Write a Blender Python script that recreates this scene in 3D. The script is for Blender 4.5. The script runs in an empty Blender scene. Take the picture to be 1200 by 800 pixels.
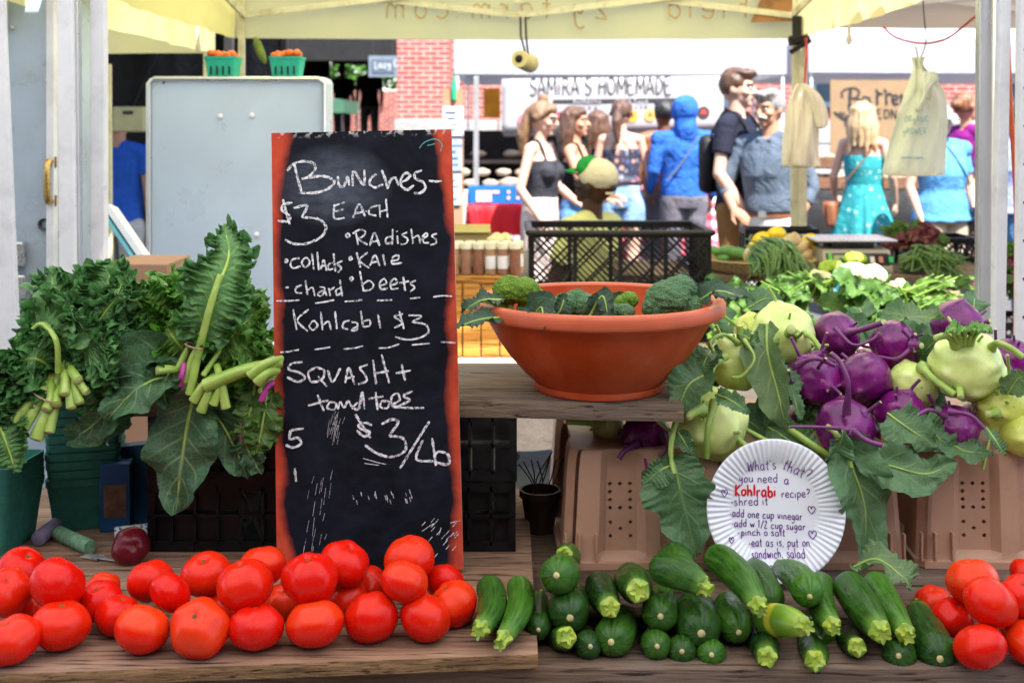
import bpy, bmesh, math, random
import numpy as np
from mathutils import Vector as V, Matrix, Euler, noise

# ---------------------------------------------------------------- camera, sky, sun, exposure
scene = bpy.context.scene
C = scene.collection
F, HZ, EYE = 1400.0, 150.0, 1.475          # focal length (px of a 1200 px wide photo), horizon row, eye height
cam_data = bpy.data.cameras.new('camera')
cam = bpy.data.objects.new('camera', cam_data); C.objects.link(cam)
cam.location = (0, 0, EYE); cam.rotation_euler = (math.radians(90), 0, 0)
cam_data.sensor_width = 36; cam_data.lens = 36 * F / 1200
cam_data.shift_y = -(400 - HZ) / 1200
cam_data.clip_start = .05; cam_data.clip_end = 600
cam_data.dof.use_dof = True; cam_data.dof.focus_distance = 1.85; cam_data.dof.aperture_fstop = 6.4
scene.camera = cam

SUN_EL, SUN_AZ = 58.0, 152.0               # azimuth clockwise from +Y: behind the camera, to its right
world = bpy.data.worlds.new('World'); scene.world = world; world.use_nodes = True
nt = world.node_tree; bg = nt.nodes['Background']
sky = nt.nodes.new('ShaderNodeTexSky'); sky.sky_type = 'NISHITA'; sky.sun_disc = False
sky.sun_elevation = math.radians(SUN_EL); sky.sun_rotation = math.radians(SUN_AZ)
nt.links.new(sky.outputs[0], bg.inputs[0]); bg.inputs[1].default_value = .115
sun_d = bpy.data.lights.new('sun', 'SUN'); sun_d.energy = 4.3; sun_d.angle = math.radians(.55); sun_d.color = (1, .965, .91)
sun = bpy.data.objects.new('sun', sun_d); C.objects.link(sun)
a, e = math.radians(SUN_AZ), math.radians(SUN_EL)
sdir = V((math.sin(a) * math.cos(e), math.cos(a) * math.cos(e), math.sin(e)))   # towards the sun
sun.rotation_euler = sdir.to_track_quat('Z', 'Y').to_euler(); sun.location = sdir * 30
scene.view_settings.view_transform = 'Standard'; scene.view_settings.look = 'None'
scene.view_settings.gamma = 1; scene.view_settings.exposure = 2.05
scene.cycles.use_denoising = True
scene.cycles.max_bounces = 7; scene.cycles.diffuse_bounces = 4; scene.cycles.glossy_bounces = 3
scene.cycles.transmission_bounces = 4; scene.cycles.transparent_max_bounces = 8
scene.cycles.caustics_reflective = False; scene.cycles.caustics_refractive = False

def at(x, y, Y):
    return V(((x - 600) / F * Y, Y, EYE - (y - HZ) / F * Y))
R = math.radians
rnd = random.Random(7)

# ---------------------------------------------------------------- materials
def nd(nt, typ, **kw):
    n = nt.nodes.new(typ)
    for k, v in kw.items(): setattr(n, k, v)
    return n
def ramp(nt, fac, stops, interp='LINEAR'):
    r = nd(nt, 'ShaderNodeValToRGB'); el = r.color_ramp.elements; r.color_ramp.interpolation = interp
    while len(el) > 1: el.remove(el[-1])
    for i, (p, c) in enumerate(stops):
        q = el[0] if i == 0 else el.new(p)
        q.position = p; q.color = (c[0], c[1], c[2], 1) if not isinstance(c, float) else (c, c, c, 1)
    nt.links.new(fac, r.inputs[0]); return r.outputs[0]
def noise_tex(nt, vec, scale, detail=4, rough=.55, dist=0.):
    n = nd(nt, 'ShaderNodeTexNoise'); n.inputs['Scale'].default_value = scale; n.inputs['Detail'].default_value = detail
    n.inputs['Roughness'].default_value = rough; n.inputs['Distortion'].default_value = dist
    if vec is not None: nt.links.new(vec, n.inputs['Vector'])
    return n.outputs['Fac']
def math_n(nt, op, a, b=None, clamp=False):
    m = nd(nt, 'ShaderNodeMath', operation=op); m.use_clamp = clamp
    for i, q in enumerate((a, b)):
        if q is None: continue
        if isinstance(q, (int, float)): m.inputs[i].default_value = q
        else: nt.links.new(q, m.inputs[i])
    return m.outputs[0]
def mixc(nt, fac, a, b, blend='MIX'):
    m = nd(nt, 'ShaderNodeMix', data_type='RGBA', blend_type=blend)
    for i, q in ((0, fac), (6, a), (7, b)):
        if isinstance(q, (int, float)): m.inputs[i].default_value = q
        elif isinstance(q, tuple): m.inputs[i].default_value = (q[0], q[1], q[2], 1)
        else: nt.links.new(q, m.inputs[i])
    return m.outputs[2]
def new_mat(name):
    m = bpy.data.materials.new(name); m.use_nodes = True
    nt = m.node_tree; p = nt.nodes['Principled BSDF']
    return m, nt, p
def coords(nt, stretch=(1, 1, 1), kind='Object'):
    tc = nd(nt, 'ShaderNodeTexCoord'); mp = nd(nt, 'ShaderNodeMapping'); mp.inputs['Scale'].default_value = stretch
    nt.links.new(tc.outputs[kind], mp.inputs[0]); return mp.outputs[0]
def bump(nt, p, h, strength=.3, dist=.01):
    b = nd(nt, 'ShaderNodeBump'); b.inputs['Strength'].default_value = strength; b.inputs['Distance'].default_value = dist
    nt.links.new(h, b.inputs['Height']); nt.links.new(b.outputs[0], p.inputs['Normal']); return b
def obj_random(nt):
    return nd(nt, 'ShaderNodeObjectInfo').outputs['Random']
def plain(name, col, rough=.5, var=.25, scale=12, metal=0, bmp=.1, bscale=None, bdist=.004, spec=.3, stretch=(1, 1, 1), rv=.15, dirt=None):
    """A painted, plastic, cloth or metal surface with mottling, uneven gloss and a fine bump."""
    m, nt, p = new_mat(name); v = coords(nt, stretch)
    n = noise_tex(nt, v, scale, 5, .6)
    d = tuple(c * (1 - var) for c in col); l = tuple(min(1, c * (1 + var * .7)) for c in col)
    c = ramp(nt, n, [(.28, d), (.72, l)])
    if dirt:
        n3 = noise_tex(nt, v, scale * .45, 6, .7)
        c = mixc(nt, ramp(nt, n3, [(.5, 0.), (.68, .75)]), c, dirt)
    nt.links.new(c, p.inputs['Base Color'])
    n2 = noise_tex(nt, v, scale * 2.3, 4, .6)
    nt.links.new(ramp(nt, n2, [(.3, max(0., rough - rv)), (.7, min(1., rough + rv))]), p.inputs['Roughness'])
    p.inputs['Metallic'].default_value = metal; p.inputs['Specular IOR Level'].default_value = spec
    if bmp: bump(nt, p, noise_tex(nt, v, bscale or scale * 5, 5, .6), bmp, bdist)
    return m

# ---------------------------------------------------------------- mesh building
class MB:
    def __init__(s): s.v = []; s.f = []; s.m = []; s.a = []; s.off = 0
    def add(s, verts, faces, mi=0, attr=None):
        o = len(s.v); s.v.extend([tuple(q) for q in verts])
        s.f.extend([tuple(i + o for i in f) for f in faces]); s.m.extend([mi] * len(faces))
        s.a.extend(attr if attr is not None else [(0, 0, 0)] * len(verts)); return s
    def box(s, c, d, rot=None, mi=0, taper=1.0):
        x, y, z = (q / 2 for q in d); c = V(c)
        vs = [V((sx * x * (taper if sz > 0 else 1), sy * y * (taper if sz > 0 else 1), sz * z)) for sz in (-1, 1) for sy in (-1, 1) for sx in (-1, 1)]
        if rot is not None:
            M = rot if isinstance(rot, Matrix) else Euler(rot).to_matrix()
            vs = [M @ q for q in vs]
        fs = [(0, 2, 3, 1), (4, 5, 7, 6), (0, 1, 5, 4), (2, 6, 7, 3), (0, 4, 6, 2), (1, 3, 7, 5)]
        return s.add([q + c for q in vs], fs, mi)
    def bar(s, a, b, w, d, up=(0, 0, 1), mi=0):
        a, b = V(a), V(b); t = (b - a); L = t.length; t.normalize()
        x = t.cross(V(up))
        if x.length < 1e-4: x = t.cross(V((1, 0, 0)))
        x.normalize(); y = x.cross(t)
        M = Matrix((x, y, t)).transposed()
        return s.box((a + b) / 2, (w, d, L), M, mi)
    def grid(s, P, mi=0, attr=None, wrap_u=False, wrap_v=False, flip=False):
        nu, nv = len(P), len(P[0]); fs = []
        for i in range(nu if wrap_u else nu - 1):
            for j in range(nv if wrap_v else nv - 1):
                a, b = i * nv + j, ((i + 1) % nu) * nv + j
                c, d = ((i + 1) % nu) * nv + (j + 1) % nv, i * nv + (j + 1) % nv
                fs.append((a, d, c, b) if flip else (a, b, c, d))
        return s.add([q for r in P for q in r], fs, mi, [q for r in attr for q in r] if attr else None)
    def tube(s, pts, rad, seg=10, cap=True, mi=0, lobes=0, lob=0.):
        pts = [V(q) for q in pts]; n = len(pts)
        if not hasattr(rad, '__len__'): rad = [rad] * n
        P = []; A = []; t0 = (pts[1] - pts[0]).normalized()
        x = t0.cross(V((.31, .2, .93)));  x.normalize()
        for i in range(n):
            t = (pts[min(i + 1, n - 1)] - pts[max(i - 1, 0)]).normalized()
            x = (x - t * x.dot(t)).normalized(); y = t.cross(x)
            row = []; ar = []
            for k in range(seg):
                th = 2 * math.pi * k / seg; rr = rad[i] * (1 + lob * math.cos(lobes * th))
                row.append(pts[i] + x * math.cos(th) * rr + y * math.sin(th) * rr); ar.append((i / (n - 1), k / seg, 0))
            P.append(row); A.append(ar)
        o = len(s.v); s.grid(P, mi, A, wrap_v=True, flip=False)
        if cap:
            s.f.append(tuple(o + k for k in range(seg))); s.m.append(mi)
            s.f.append(tuple(o + (n - 1) * seg + k for k in reversed(range(seg)))); s.m.append(mi)
        return s
    def lathe(s, prof, seg=32, c=(0, 0, 0), mi=0, closed=False):
        P = [[V((r * math.cos(2 * math.pi * k / seg), r * math.sin(2 * math.pi * k / seg), z)) + V(c) for k in range(seg)] for r, z in prof]
        return s.grid(P, mi, wrap_v=True, wrap_u=closed, flip=True)
    def ball(s, c, r, seg=16, rings=10, mi=0, rot=None, fn=None):
        if not hasattr(r, '__len__'): r = (r, r, r)
        P = []
        for i in range(rings + 1):
            ph = math.pi * i / rings; row = []
            for k in range(seg):
                th = 2 * math.pi * k / seg
                d = V((math.sin(ph) * math.cos(th), math.sin(ph) * math.sin(th), math.cos(ph)))
                q = V((d.x * r[0], d.y * r[1], d.z * r[2]))
                if fn: q = q * fn(d)
                if rot is not None: q = rot @ q
                row.append(q + V(c))
            P.append(row)
        return s.grid(P, mi, wrap_v=True, flip=False)
    def build(s, name, mats, parent=None, loc=None, smooth=True, bevel=0, angle=40, uv=False, mods=None):
        me = bpy.data.meshes.new(name)
        off = V(loc) if loc is not None else V((0, 0, 0))
        vs = np.array(s.v, dtype=float).reshape(-1, 3) - np.array(off)
        me.from_pydata(vs.tolist(), [], s.f)
        for m in (mats if isinstance(mats, (list, tuple)) else [mats]): me.materials.append(m)
        me.polygons.foreach_set('material_index', s.m)
        if uv:
            at_ = me.attributes.new('luv', 'FLOAT_VECTOR', 'POINT')
            at_.data.foreach_set('vector', np.array(s.a, dtype=float).ravel())
        me.validate(); me.update()
        o = bpy.data.objects.new(name, me); C.objects.link(o); o.location = off
        if smooth:
            me.polygons.foreach_set('use_smooth', [True] * len(me.polygons))
            if angle < 180: me.set_sharp_from_angle(angle=R(angle))
        if bevel:
            b = o.modifiers.new('bevel', 'BEVEL'); b.width = bevel; b.segments = 2; b.limit_method = 'ANGLE'; b.angle_limit = R(35)
        if parent is not None:
            o.parent = parent; o.location = off - wloc(parent)
        return o
def wloc(o):
    p = V(o.location)
    while o.parent: o = o.parent; p = p + V(o.location)
    return p
def tag(o, label, cat, group=None, kind=None):
    o['label'] = label; o['category'] = cat
    if group: o['group'] = group
    if kind: o['kind'] = kind
    return o
def empty(name, loc, label, cat, group=None):
    o = bpy.data.objects.new(name, None); C.objects.link(o); o.location = loc; o.empty_display_size = .05
    return tag(o, label, cat, group)
def structure(o): o['kind'] = 'structure'; return o
def spline(pts, n):
    """Catmull-Rom through pts, n samples."""
    p = [V(q) for q in pts]
    if len(p) == 2: return [p[0].lerp(p[1], i / (n - 1)) for i in range(n)]
    p = [p[0] * 2 - p[1]] + p + [p[-1] * 2 - p[-2]]; m = len(p) - 3; out = []
    for i in range(n):
        t = i / (n - 1) * m; k = min(int(t), m - 1); t -= k
        a, b, c, d = p[k:k + 4]
        out.append(.5 * ((2 * b) + (c - a) * t + (2 * a - 5 * b + 4 * c - d) * t * t + (3 * b - a - 3 * c + d) * t ** 3))
    return out
def remesh(mb, name, mats, parent, voxel=.01, smooth=2, loc=None, fn=None):
    """Fuse overlapping solids into one continuous skin."""
    o = mb.build('tmp', mats if isinstance(mats, (list, tuple)) else [mats], smooth=False)
    m = o.modifiers.new('r', 'REMESH'); m.mode = 'VOXEL'; m.voxel_size = voxel; m.use_smooth_shade = True
    if smooth:
        q = o.modifiers.new('s', 'SMOOTH'); q.iterations = smooth; q.factor = .5
    dg = bpy.context.evaluated_depsgraph_get()
    me = bpy.data.meshes.new_from_object(o.evaluated_get(dg), depsgraph=dg)
    old = o.data; bpy.data.objects.remove(o); bpy.data.meshes.remove(old)
    me.name = name
    if fn:
        co = np.empty(len(me.vertices) * 3); me.vertices.foreach_get('co', co)
        co = fn(co.reshape(-1, 3)); me.vertices.foreach_set('co', co.ravel())
    me.materials.clear()
    for q in (mats if isinstance(mats, (list, tuple)) else [mats]): me.materials.append(q)
    me.polygons.foreach_set('use_smooth', [True] * len(me.polygons))
    o = bpy.data.objects.new(name, me); C.objects.link(o); o.parent = parent
    return o
# ---------------------------------------------------------------- lettering drawn as ribbons
GLY = {}
def _g(s):
    for line in s.strip().split('\n'):
        ch, w, d = line.split(' ', 2)
        GLY[ch] = (float(w), [[tuple(float(q) for q in p.split(',')) for p in st.split()] for st in d.split(';')])
_g("""a 5 4,4.6 2,5 .6,3.4 .6,1.2 2,.1 3.6,1.4 4.2,4.8;4.2,4.8 4,1 5,.2
b 4.6 .8,9 .6,.2;.7,3 2.5,4.8 4.2,3.4 4,1 2.2,0 .7,.8
c 4.4 4.2,4.2 2.4,5 .7,3.4 .7,1.2 2.4,0 4.4,.8
d 5 4.2,4 2.2,4.8 .6,3 1,.8 2.6,.1 4.2,1.6;4.4,9 4.2,0
e 4.6 .7,2.4 4,2.8 3.4,4.8 1.4,4.6 .5,2.4 1.4,.3 3,0 4.6,.9
f 3.4 3.6,8.4 2.2,8.8 1.6,7 1.5,0;.2,4.8 3.2,4.9
g 4.6 4,4.4 2,4.9 .6,3 1.6,.9 3.4,1.6 4,4.6;4,4.6 3.8,-2 2,-3.4 .6,-2.4
h 4.8 .8,9 .7,0;.8,3 2.4,4.8 3.8,3.8 4.2,0
i 1.8 .9,4.8 .9,.1;.9,6.8 1,7.1
k 4.4 .8,9 .7,0;4,5 .9,2.4 4.2,0
l 1.8 .9,9 .9,.1
m 7 .7,4.8 .7,0;.7,3.4 2,4.8 3.2,3.8 3.4,0;3.4,3.4 5,4.8 6.2,3.6 6.4,0
n 4.8 .7,4.8 .7,0;.7,3.2 2.4,4.8 3.8,3.8 4.2,0
o 4.6 2.4,4.9 .7,3.4 .8,1 2.4,0 4,1.4 4,3.6 2.4,4.9
p 4.6 .8,4.9 .6,-3.6;.8,3.6 2.6,4.9 4.2,3.4 3.8,1 2,.1 .8,1
r 3.6 .8,4.9 .7,0;.8,2.8 2,4.6 3.6,4.6
s 4 3.6,4.4 1.6,4.9 .9,3.6 3.2,2 3.2,.6 1.6,0 .4,.6
t 3.4 1.6,8 1.6,.6 2.8,.2;.1,5 3.4,5.2
u 4.8 .7,4.9 .8,1.2 2,.1 3.6,1.2 4,4.8;4,4.8 4.2,.1
v 4.4 .4,4.9 2.2,.1 4,5
w 6 .4,4.9 1.6,.2 3,3.6 4.4,.2 5.8,5
y 4.6 .6,4.9 1,2.6 2.4,1.8 4,4.8;4,4.8 3.6,-1.6 2,-3.4 .6,-2.6
z 4.4 .5,4.8 4,4.8 .5,.1 4.2,.1
. 1.6 .7,.2 1,.5
, 1.6 1,.6 .4,-1.2
' 1.6 .9,9 .8,7
? 4.4 .6,7.6 2,9 3.8,7.8 3.2,5.4 2,4 2,2.6;2,.6 2.2,.2
* 2.4 .9,2.4 1.5,2.9 .9,3.2 .7,2.7 .9,2.4
/ 4 .4,-.6 3.8,9
1 2.4 .6,7 1.4,8.6 1.4,0
2 4.4 .6,7 2.2,8.6 3.6,7 .6,.2 4.2,.2
W 7.4 .4,8.6 1.8,.2 3.6,6.4 5.4,.2 7,8.8
A 5 .4,0 2.4,9 4.6,0;1.2,3 3.8,3
D 5 .8,9 .8,0;.8,9 3.2,8 4.4,5 3.2,1 .8,0
E 4.4 3.8,9 .8,9 .8,0 4,0;.8,4.8 3.2,4.8
F 4.4 .8,0 .8,9 4,9;.8,4.8 3.2,4.8
H 5 .8,9 .8,0;4.2,9 4.2,0;.8,4.6 4.2,4.6
I 2 1,9 1,0
K 5 .8,9 .7,0;4.6,8.6 .9,4 4.8,0
M 6 .6,0 .9,9 3,3 5.1,9 5.4,0
O 5.4 2.7,9 .8,7 .8,2 2.7,0 4.6,2 4.6,7 2.7,9
R 5 .8,0 .8,9;.8,9 3.4,8.6 4,6.6 3,4.8 .8,4.4;2.2,4.4 4.6,0
S 4.6 4,8 2.4,9 .8,7.6 1.4,5.4 3.6,3.8 3.8,1.4 2.2,0 .6,1
T 5 2.5,9 2.5,0;.2,9 4.8,9
N 5 .8,0 .8,9 4.2,0 4.2,9
C 4.8 4.4,7.6 2.8,9 .8,7 .8,2 2.8,0 4.6,1.4
L 4 .8,9 .8,0 4,0
B 4.8 .8,9 .8,0;.8,9 3.4,8.4 3.4,5.4 .8,4.8;.8,4.8 4.2,4 4,.8 .8,0
U 5 .8,9 .8,2 2.4,0 4.2,2 4.2,9""")
def text_strokes(s, x, y, h, ang=0, jit=0., sp=1.0, xs=1.0, seed=1):
    """Polylines of a line of text; h = cap height, y grows upwards, ang in degrees."""
    r = random.Random(seed); out = []; k = h / 9; cx = 0; ca, sa = math.cos(R(ang)), math.sin(R(ang))
    for ch in s:
        if ch == ' ': cx += 3.2 * k * sp; continue
        w, sts = GLY.get(ch) or GLY[ch.lower()]
        dy = r.uniform(-jit, jit) * h; sl = r.uniform(-jit, jit)
        for st in sts:
            q = [((cx + (px + py * sl) * k * xs), py * k + dy) for px, py in st]
            out.append([(x + a * ca - b * sa, y + a * sa + b * ca) for a, b in q])
        cx += (w + 1.1) * k * sp * xs
    return out
def text_width(s, h, sp=1.0, xs=1.0):
    return sum(3.2 * sp if c == ' ' else ((GLY.get(c) or GLY[c.lower()])[0] + 1.1) * sp * xs for c in s) * h / 9
def ribbons(mb, strokes, width, to3d, smooth=True, wob=.18, seed=3, mi=0, lift=0.0):
    r = random.Random(seed); lay = 0
    for st in strokes:
        pts = [V((p[0], p[1], 0)) for p in st]
        L = sum((pts[i + 1] - pts[i]).length for i in range(len(pts) - 1))
        n = max(3, min(40, int(L / max(width, 1e-6) * 1.2) + len(pts)))
        q = spline(pts, n) if smooth else spline(pts, len(pts))
        P = []; lay += 1; z = lift + (lay % 7) * .00008
        for i, c in enumerate(q):
            t = q[min(i + 1, len(q) - 1)] - q[max(i - 1, 0)]
            if t.length < 1e-9: t = V((1, 0, 0))
            t.normalize(); s = V((-t.y, t.x, 0)) * width / 2 * (1 + r.uniform(-wob, wob)) * (.72 if i in (0, len(q) - 1) else 1)
            P.append([to3d(c.x + s.x, c.y + s.y, z), to3d(c.x - s.x, c.y - s.y, z)])
        P.insert(0, [P[0][0].lerp(P[0][1], .3), P[0][0].lerp(P[0][1], .7)]); 
        mb.grid(P, mi)

# ---------------------------------------------------------------- materials of the stall
def wood(name, dark, light, grain=1.0, axis=0, rough=.75, grey=None, plies=False):
    m, nt, p = new_mat(name); st = [38, 38, 38]; st[axis] = 2.3
    v = coords(nt, tuple(q * grain for q in st)); v2 = coords(nt, (3, 3, 3))
    n = noise_tex(nt, v, 1.6, 8, .68, .6); b = noise_tex(nt, v2, 1.6, 4, .6)
    c = ramp(nt, n, [(.25, dark), (.5, tuple((a + b_) / 2 for a, b_ in zip(dark, light))), (.75, light)])
    if grey: c = mixc(nt, ramp(nt, b, [(.4, 0.), (.65, .7)]), c, grey)
    ln = noise_tex(nt, coords(nt, tuple(q * grain * 1.5 for q in st)), 3.4, 3, .5, .3)
    c = mixc(nt, ramp(nt, ln, [(.33, .9), (.43, 0.)]), c, tuple(q * .3 for q in dark))
    nt.links.new(c, p.inputs['Base Color']); p.inputs['Roughness'].default_value = rough
    p.inputs['Specular IOR Level'].default_value = .15
    bump(nt, p, math_n(nt, 'ADD', n, math_n(nt, 'MULTIPLY', ln, .7)), .75, .007); return m
M = {}
M['plank'] = wood('weathered_plank', (.045, .025, .016), (.27, .165, .105), 1.0, 0, .8, (.19, .145, .115))
M['ply'] = wood('plywood_face', (.07, .035, .022), (.46, .26, .16), .8, 0, .7, (.32, .22, .165))
M['ply_edge'] = wood('plywood_edge', (.055, .03, .015), (.40, .22, .10), 2.2, 0, .85)
M['rough_plank'] = wood('old_plank', (.05, .036, .027), (.33, .23, .155), .9, 0, .85, (.17, .135, .11))
M['black_plastic'] = plain('black_plastic', (.006, .006, .007), .40, .3, 20, bmp=.12, spec=.3)
M['brown_plastic'] = plain('tan_plastic', (.50, .285, .185), .45, .10, 9, bmp=.05, dirt=(.38, .21, .135), spec=.25)
M['terracotta'] = plain('terracotta_plastic', (.42, .050, .008), .5, .14, 7, bmp=.06, dirt=(.52, .12, .05), spec=.15)
M['terracotta_lip'] = plain('terracotta_lip', (.52, .105, .045), .42, .14, 14, bmp=.08)
M['white_paint'] = plain('white_post_paint', (.72, .72, .74), .38, .07, 14, bmp=.05, dirt=(.5, .5, .5))
M['alu'] = plain('aluminium', (.62, .63, .66), .32, .08, 8, metal=.75, bmp=.04, stretch=(1, 1, .2))
M['grey_metal'] = plain('grey_metal_sheet', (.56, .67, .82), .36, .08, 3, metal=.15, bmp=.05, dirt=(.50, .55, .60))
M['blue_grey_metal'] = plain('blue_grey_metal', (.44, .53, .62), .35, .1, 3.5, metal=.15, bmp=.06, dirt=(.34, .36, .37))
M['brass'] = plain('brass', (.55, .36, .12), .3, .2, 20, metal=.9)
M['dark_metal'] = plain('dark_metal', (.05, .05, .055), .4, .2, 20, metal=.5)
M['screw'] = plain('screw_head', (.6, .6, .6), .3, .2, 40, metal=.9)
M['black'] = plain('black_rubber', (.008, .008, .009), .6, .2, 20)
M['orange_cord'] = plain('orange_cord', (.75, .12, .02), .4, .15, 30)
M['red_cord'] = plain('red_cord', (.55, .05, .03), .5, .15, 30)

def leaf_mat(name, face, under, rib, gloss=.42, vein=.55, spots=None, trans=.22, nveins=8., yellow=None, edge=None):
    m, nt, p = new_mat(name)
    at_ = nd(nt, 'ShaderNodeAttribute', attribute_name='luv'); sx = nd(nt, 'ShaderNodeSeparateXYZ')
    nt.links.new(at_.outputs['Vector'], sx.inputs[0]); u, v, r = sx.outputs
    av = math_n(nt, 'ABSOLUTE', v)
    vec = coords(nt); n1 = noise_tex(nt, vec, 28, 5, .6); n2 = noise_tex(nt, vec, 9, 3, .5)
    wob = math_n(nt, 'MULTIPLY', n2, .5)
    ph = math_n(nt, 'ADD', math_n(nt, 'SUBTRACT', math_n(nt, 'MULTIPLY', u, nveins), math_n(nt, 'MULTIPLY', av, 1.5)), wob)
    fr = math_n(nt, 'ABSOLUTE', math_n(nt, 'SUBTRACT', math_n(nt, 'FRACT', ph), .5))
    side = ramp(nt, fr, [(0., 1.), (.055, .6), (.12, 0.)])
    side = math_n(nt, 'MULTIPLY', side, math_n(nt, 'SUBTRACT', 1, math_n(nt, 'POWER', av, 1.5)), clamp=True)
    mid = ramp(nt, av, [(.02, 1.), (.09, 0.)])
    fine = nd(nt, 'ShaderNodeTexVoronoi', feature='DISTANCE_TO_EDGE'); fine.inputs['Scale'].default_value = 95
    nt.links.new(vec, fine.inputs['Vector'])
    fv = ramp(nt, fine.outputs[0], [(.0, .35), (.09, 0.)])
    vm = math_n(nt, 'MAXIMUM', math_n(nt, 'MAXIMUM', side, mid), fv)
    rr = mixc(nt, r, tuple(c * .72 for c in face), tuple(min(1, c * 1.35) for c in face))
    c = mixc(nt, ramp(nt, n1, [(.3, 0.), (.7, .6)]), rr, tuple(c * .55 for c in face))
    c = mixc(nt, ramp(nt, n2, [(.5, 0.), (.8, .5)]), c, tuple(min(1, q * 1.7) for q in face))
    if edge: c = mixc(nt, math_n(nt, 'MULTIPLY', ramp(nt, av, [(.5, 0.), (1., .85)]), ramp(nt, n1, [(.35, .2), (.65, 1.)])), c, edge)
    if yellow: c = mixc(nt, ramp(nt, math_n(nt, 'ADD', n2, math_n(nt, 'MULTIPLY', av, .12)), [(.6, 0.), (.75, .8)]), c, yellow)
    bf = nd(nt, 'ShaderNodeNewGeometry').outputs['Backfacing']
    c = mixc(nt, bf, c, mixc(nt, n1, under, tuple(q * .75 for q in under)))
    c = mixc(nt, math_n(nt, 'MULTIPLY', vm, vein), c, rib)
    nt.links.new(c, p.inputs['Base Color'])
    nt.links.new(ramp(nt, n1, [(.3, gloss - .1), (.7, gloss + .12)]), p.inputs['Roughness'])
    p.inputs['Specular IOR Level'].default_value = .28
    h = math_n(nt, 'SUBTRACT', n1, math_n(nt, 'MULTIPLY', vm, .8))
    bump(nt, p, h, .45, .004)
    tr = nd(nt, 'ShaderNodeBsdfTranslucent'); nt.links.new(mixc(nt, .5, c, tuple(min(1, q * 1.6) for q in face)), tr.inputs[0])
    mx = nd(nt, 'ShaderNodeMixShader'); mx.inputs[0].default_value = trans
    out = nt.nodes['Material Output']; nt.links.new(p.outputs[0], mx.inputs[1]); nt.links.new(tr.outputs[0], mx.inputs[2])
    nt.links.new(mx.outputs[0], out.inputs['Surface']); return m
M['kale'] = leaf_mat('curly_kale_leaf', (.036, .135, .030), (.11, .26, .085), (.30, .50, .12), .34, .55, edge=(.085, .235, .075))
M['kale_b'] = leaf_mat('bright_kale_leaf', (.045, .175, .014), (.14, .31, .06), (.36, .56, .07), .34, .55, edge=(.10, .29, .04))
M['collard'] = leaf_mat('collard_leaf', (.022, .105, .034), (.065, .15, .07), (.26, .38, .17), .36, .8, nveins=6)
M['kohl_leaf'] = leaf_mat('kohlrabi_leaf', (.052, .155, .055), (.12, .23, .10), (.24, .38, .14), .42, .5, nveins=5)
M['pale_leaf'] = leaf_mat('pale_kohlrabi_leaf', (.17, .29, .10), (.15, .24, .10), (.33, .44, .17), .5, .5, nveins=5)
M['chard'] = leaf_mat('chard_leaf', (.04, .125, .016), (.08, .17, .04), (.30, .40, .06), .25, .6, nveins=7)
M['broc_leaf'] = leaf_mat('broccoli_leaf', (.022, .062, .036), (.05, .10, .06), (.14, .24, .11), .42, .5, nveins=6)
def stalk_mat(name, col, pale):
    m, nt, p = new_mat(name); v = coords(nt, (1, 1, 1))
    n = noise_tex(nt, v, 40, 4, .6)
    nt.links.new(ramp(nt, n, [(.3, col), (.7, pale)]), p.inputs['Base Color']); p.inputs['Roughness'].default_value = .38
    p.inputs['Subsurface Weight'].default_value = .15; p.inputs['Subsurface Radius'].default_value = (.004, .005, .002)
    bump(nt, p, noise_tex(nt, v, 120, 3, .5), .12, .002); return m
M['stalk'] = stalk_mat('pale_green_stalk', (.22, .36, .045), (.40, .52, .12))
M['stalk_y'] = stalk_mat('yellow_green_rib', (.30, .46, .04), (.46, .58, .10))
M['stalk_p'] = stalk_mat('purple_stalk', (.11, .012, .10), (.20, .035, .17))
M['pink'] = stalk_mat('magenta_chard_stem', (.32, .01, .20), (.5, .05, .32))
M['cut'] = plain('cut_stem_end', (.46, .52, .20), .6, .2, 60)

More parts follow.
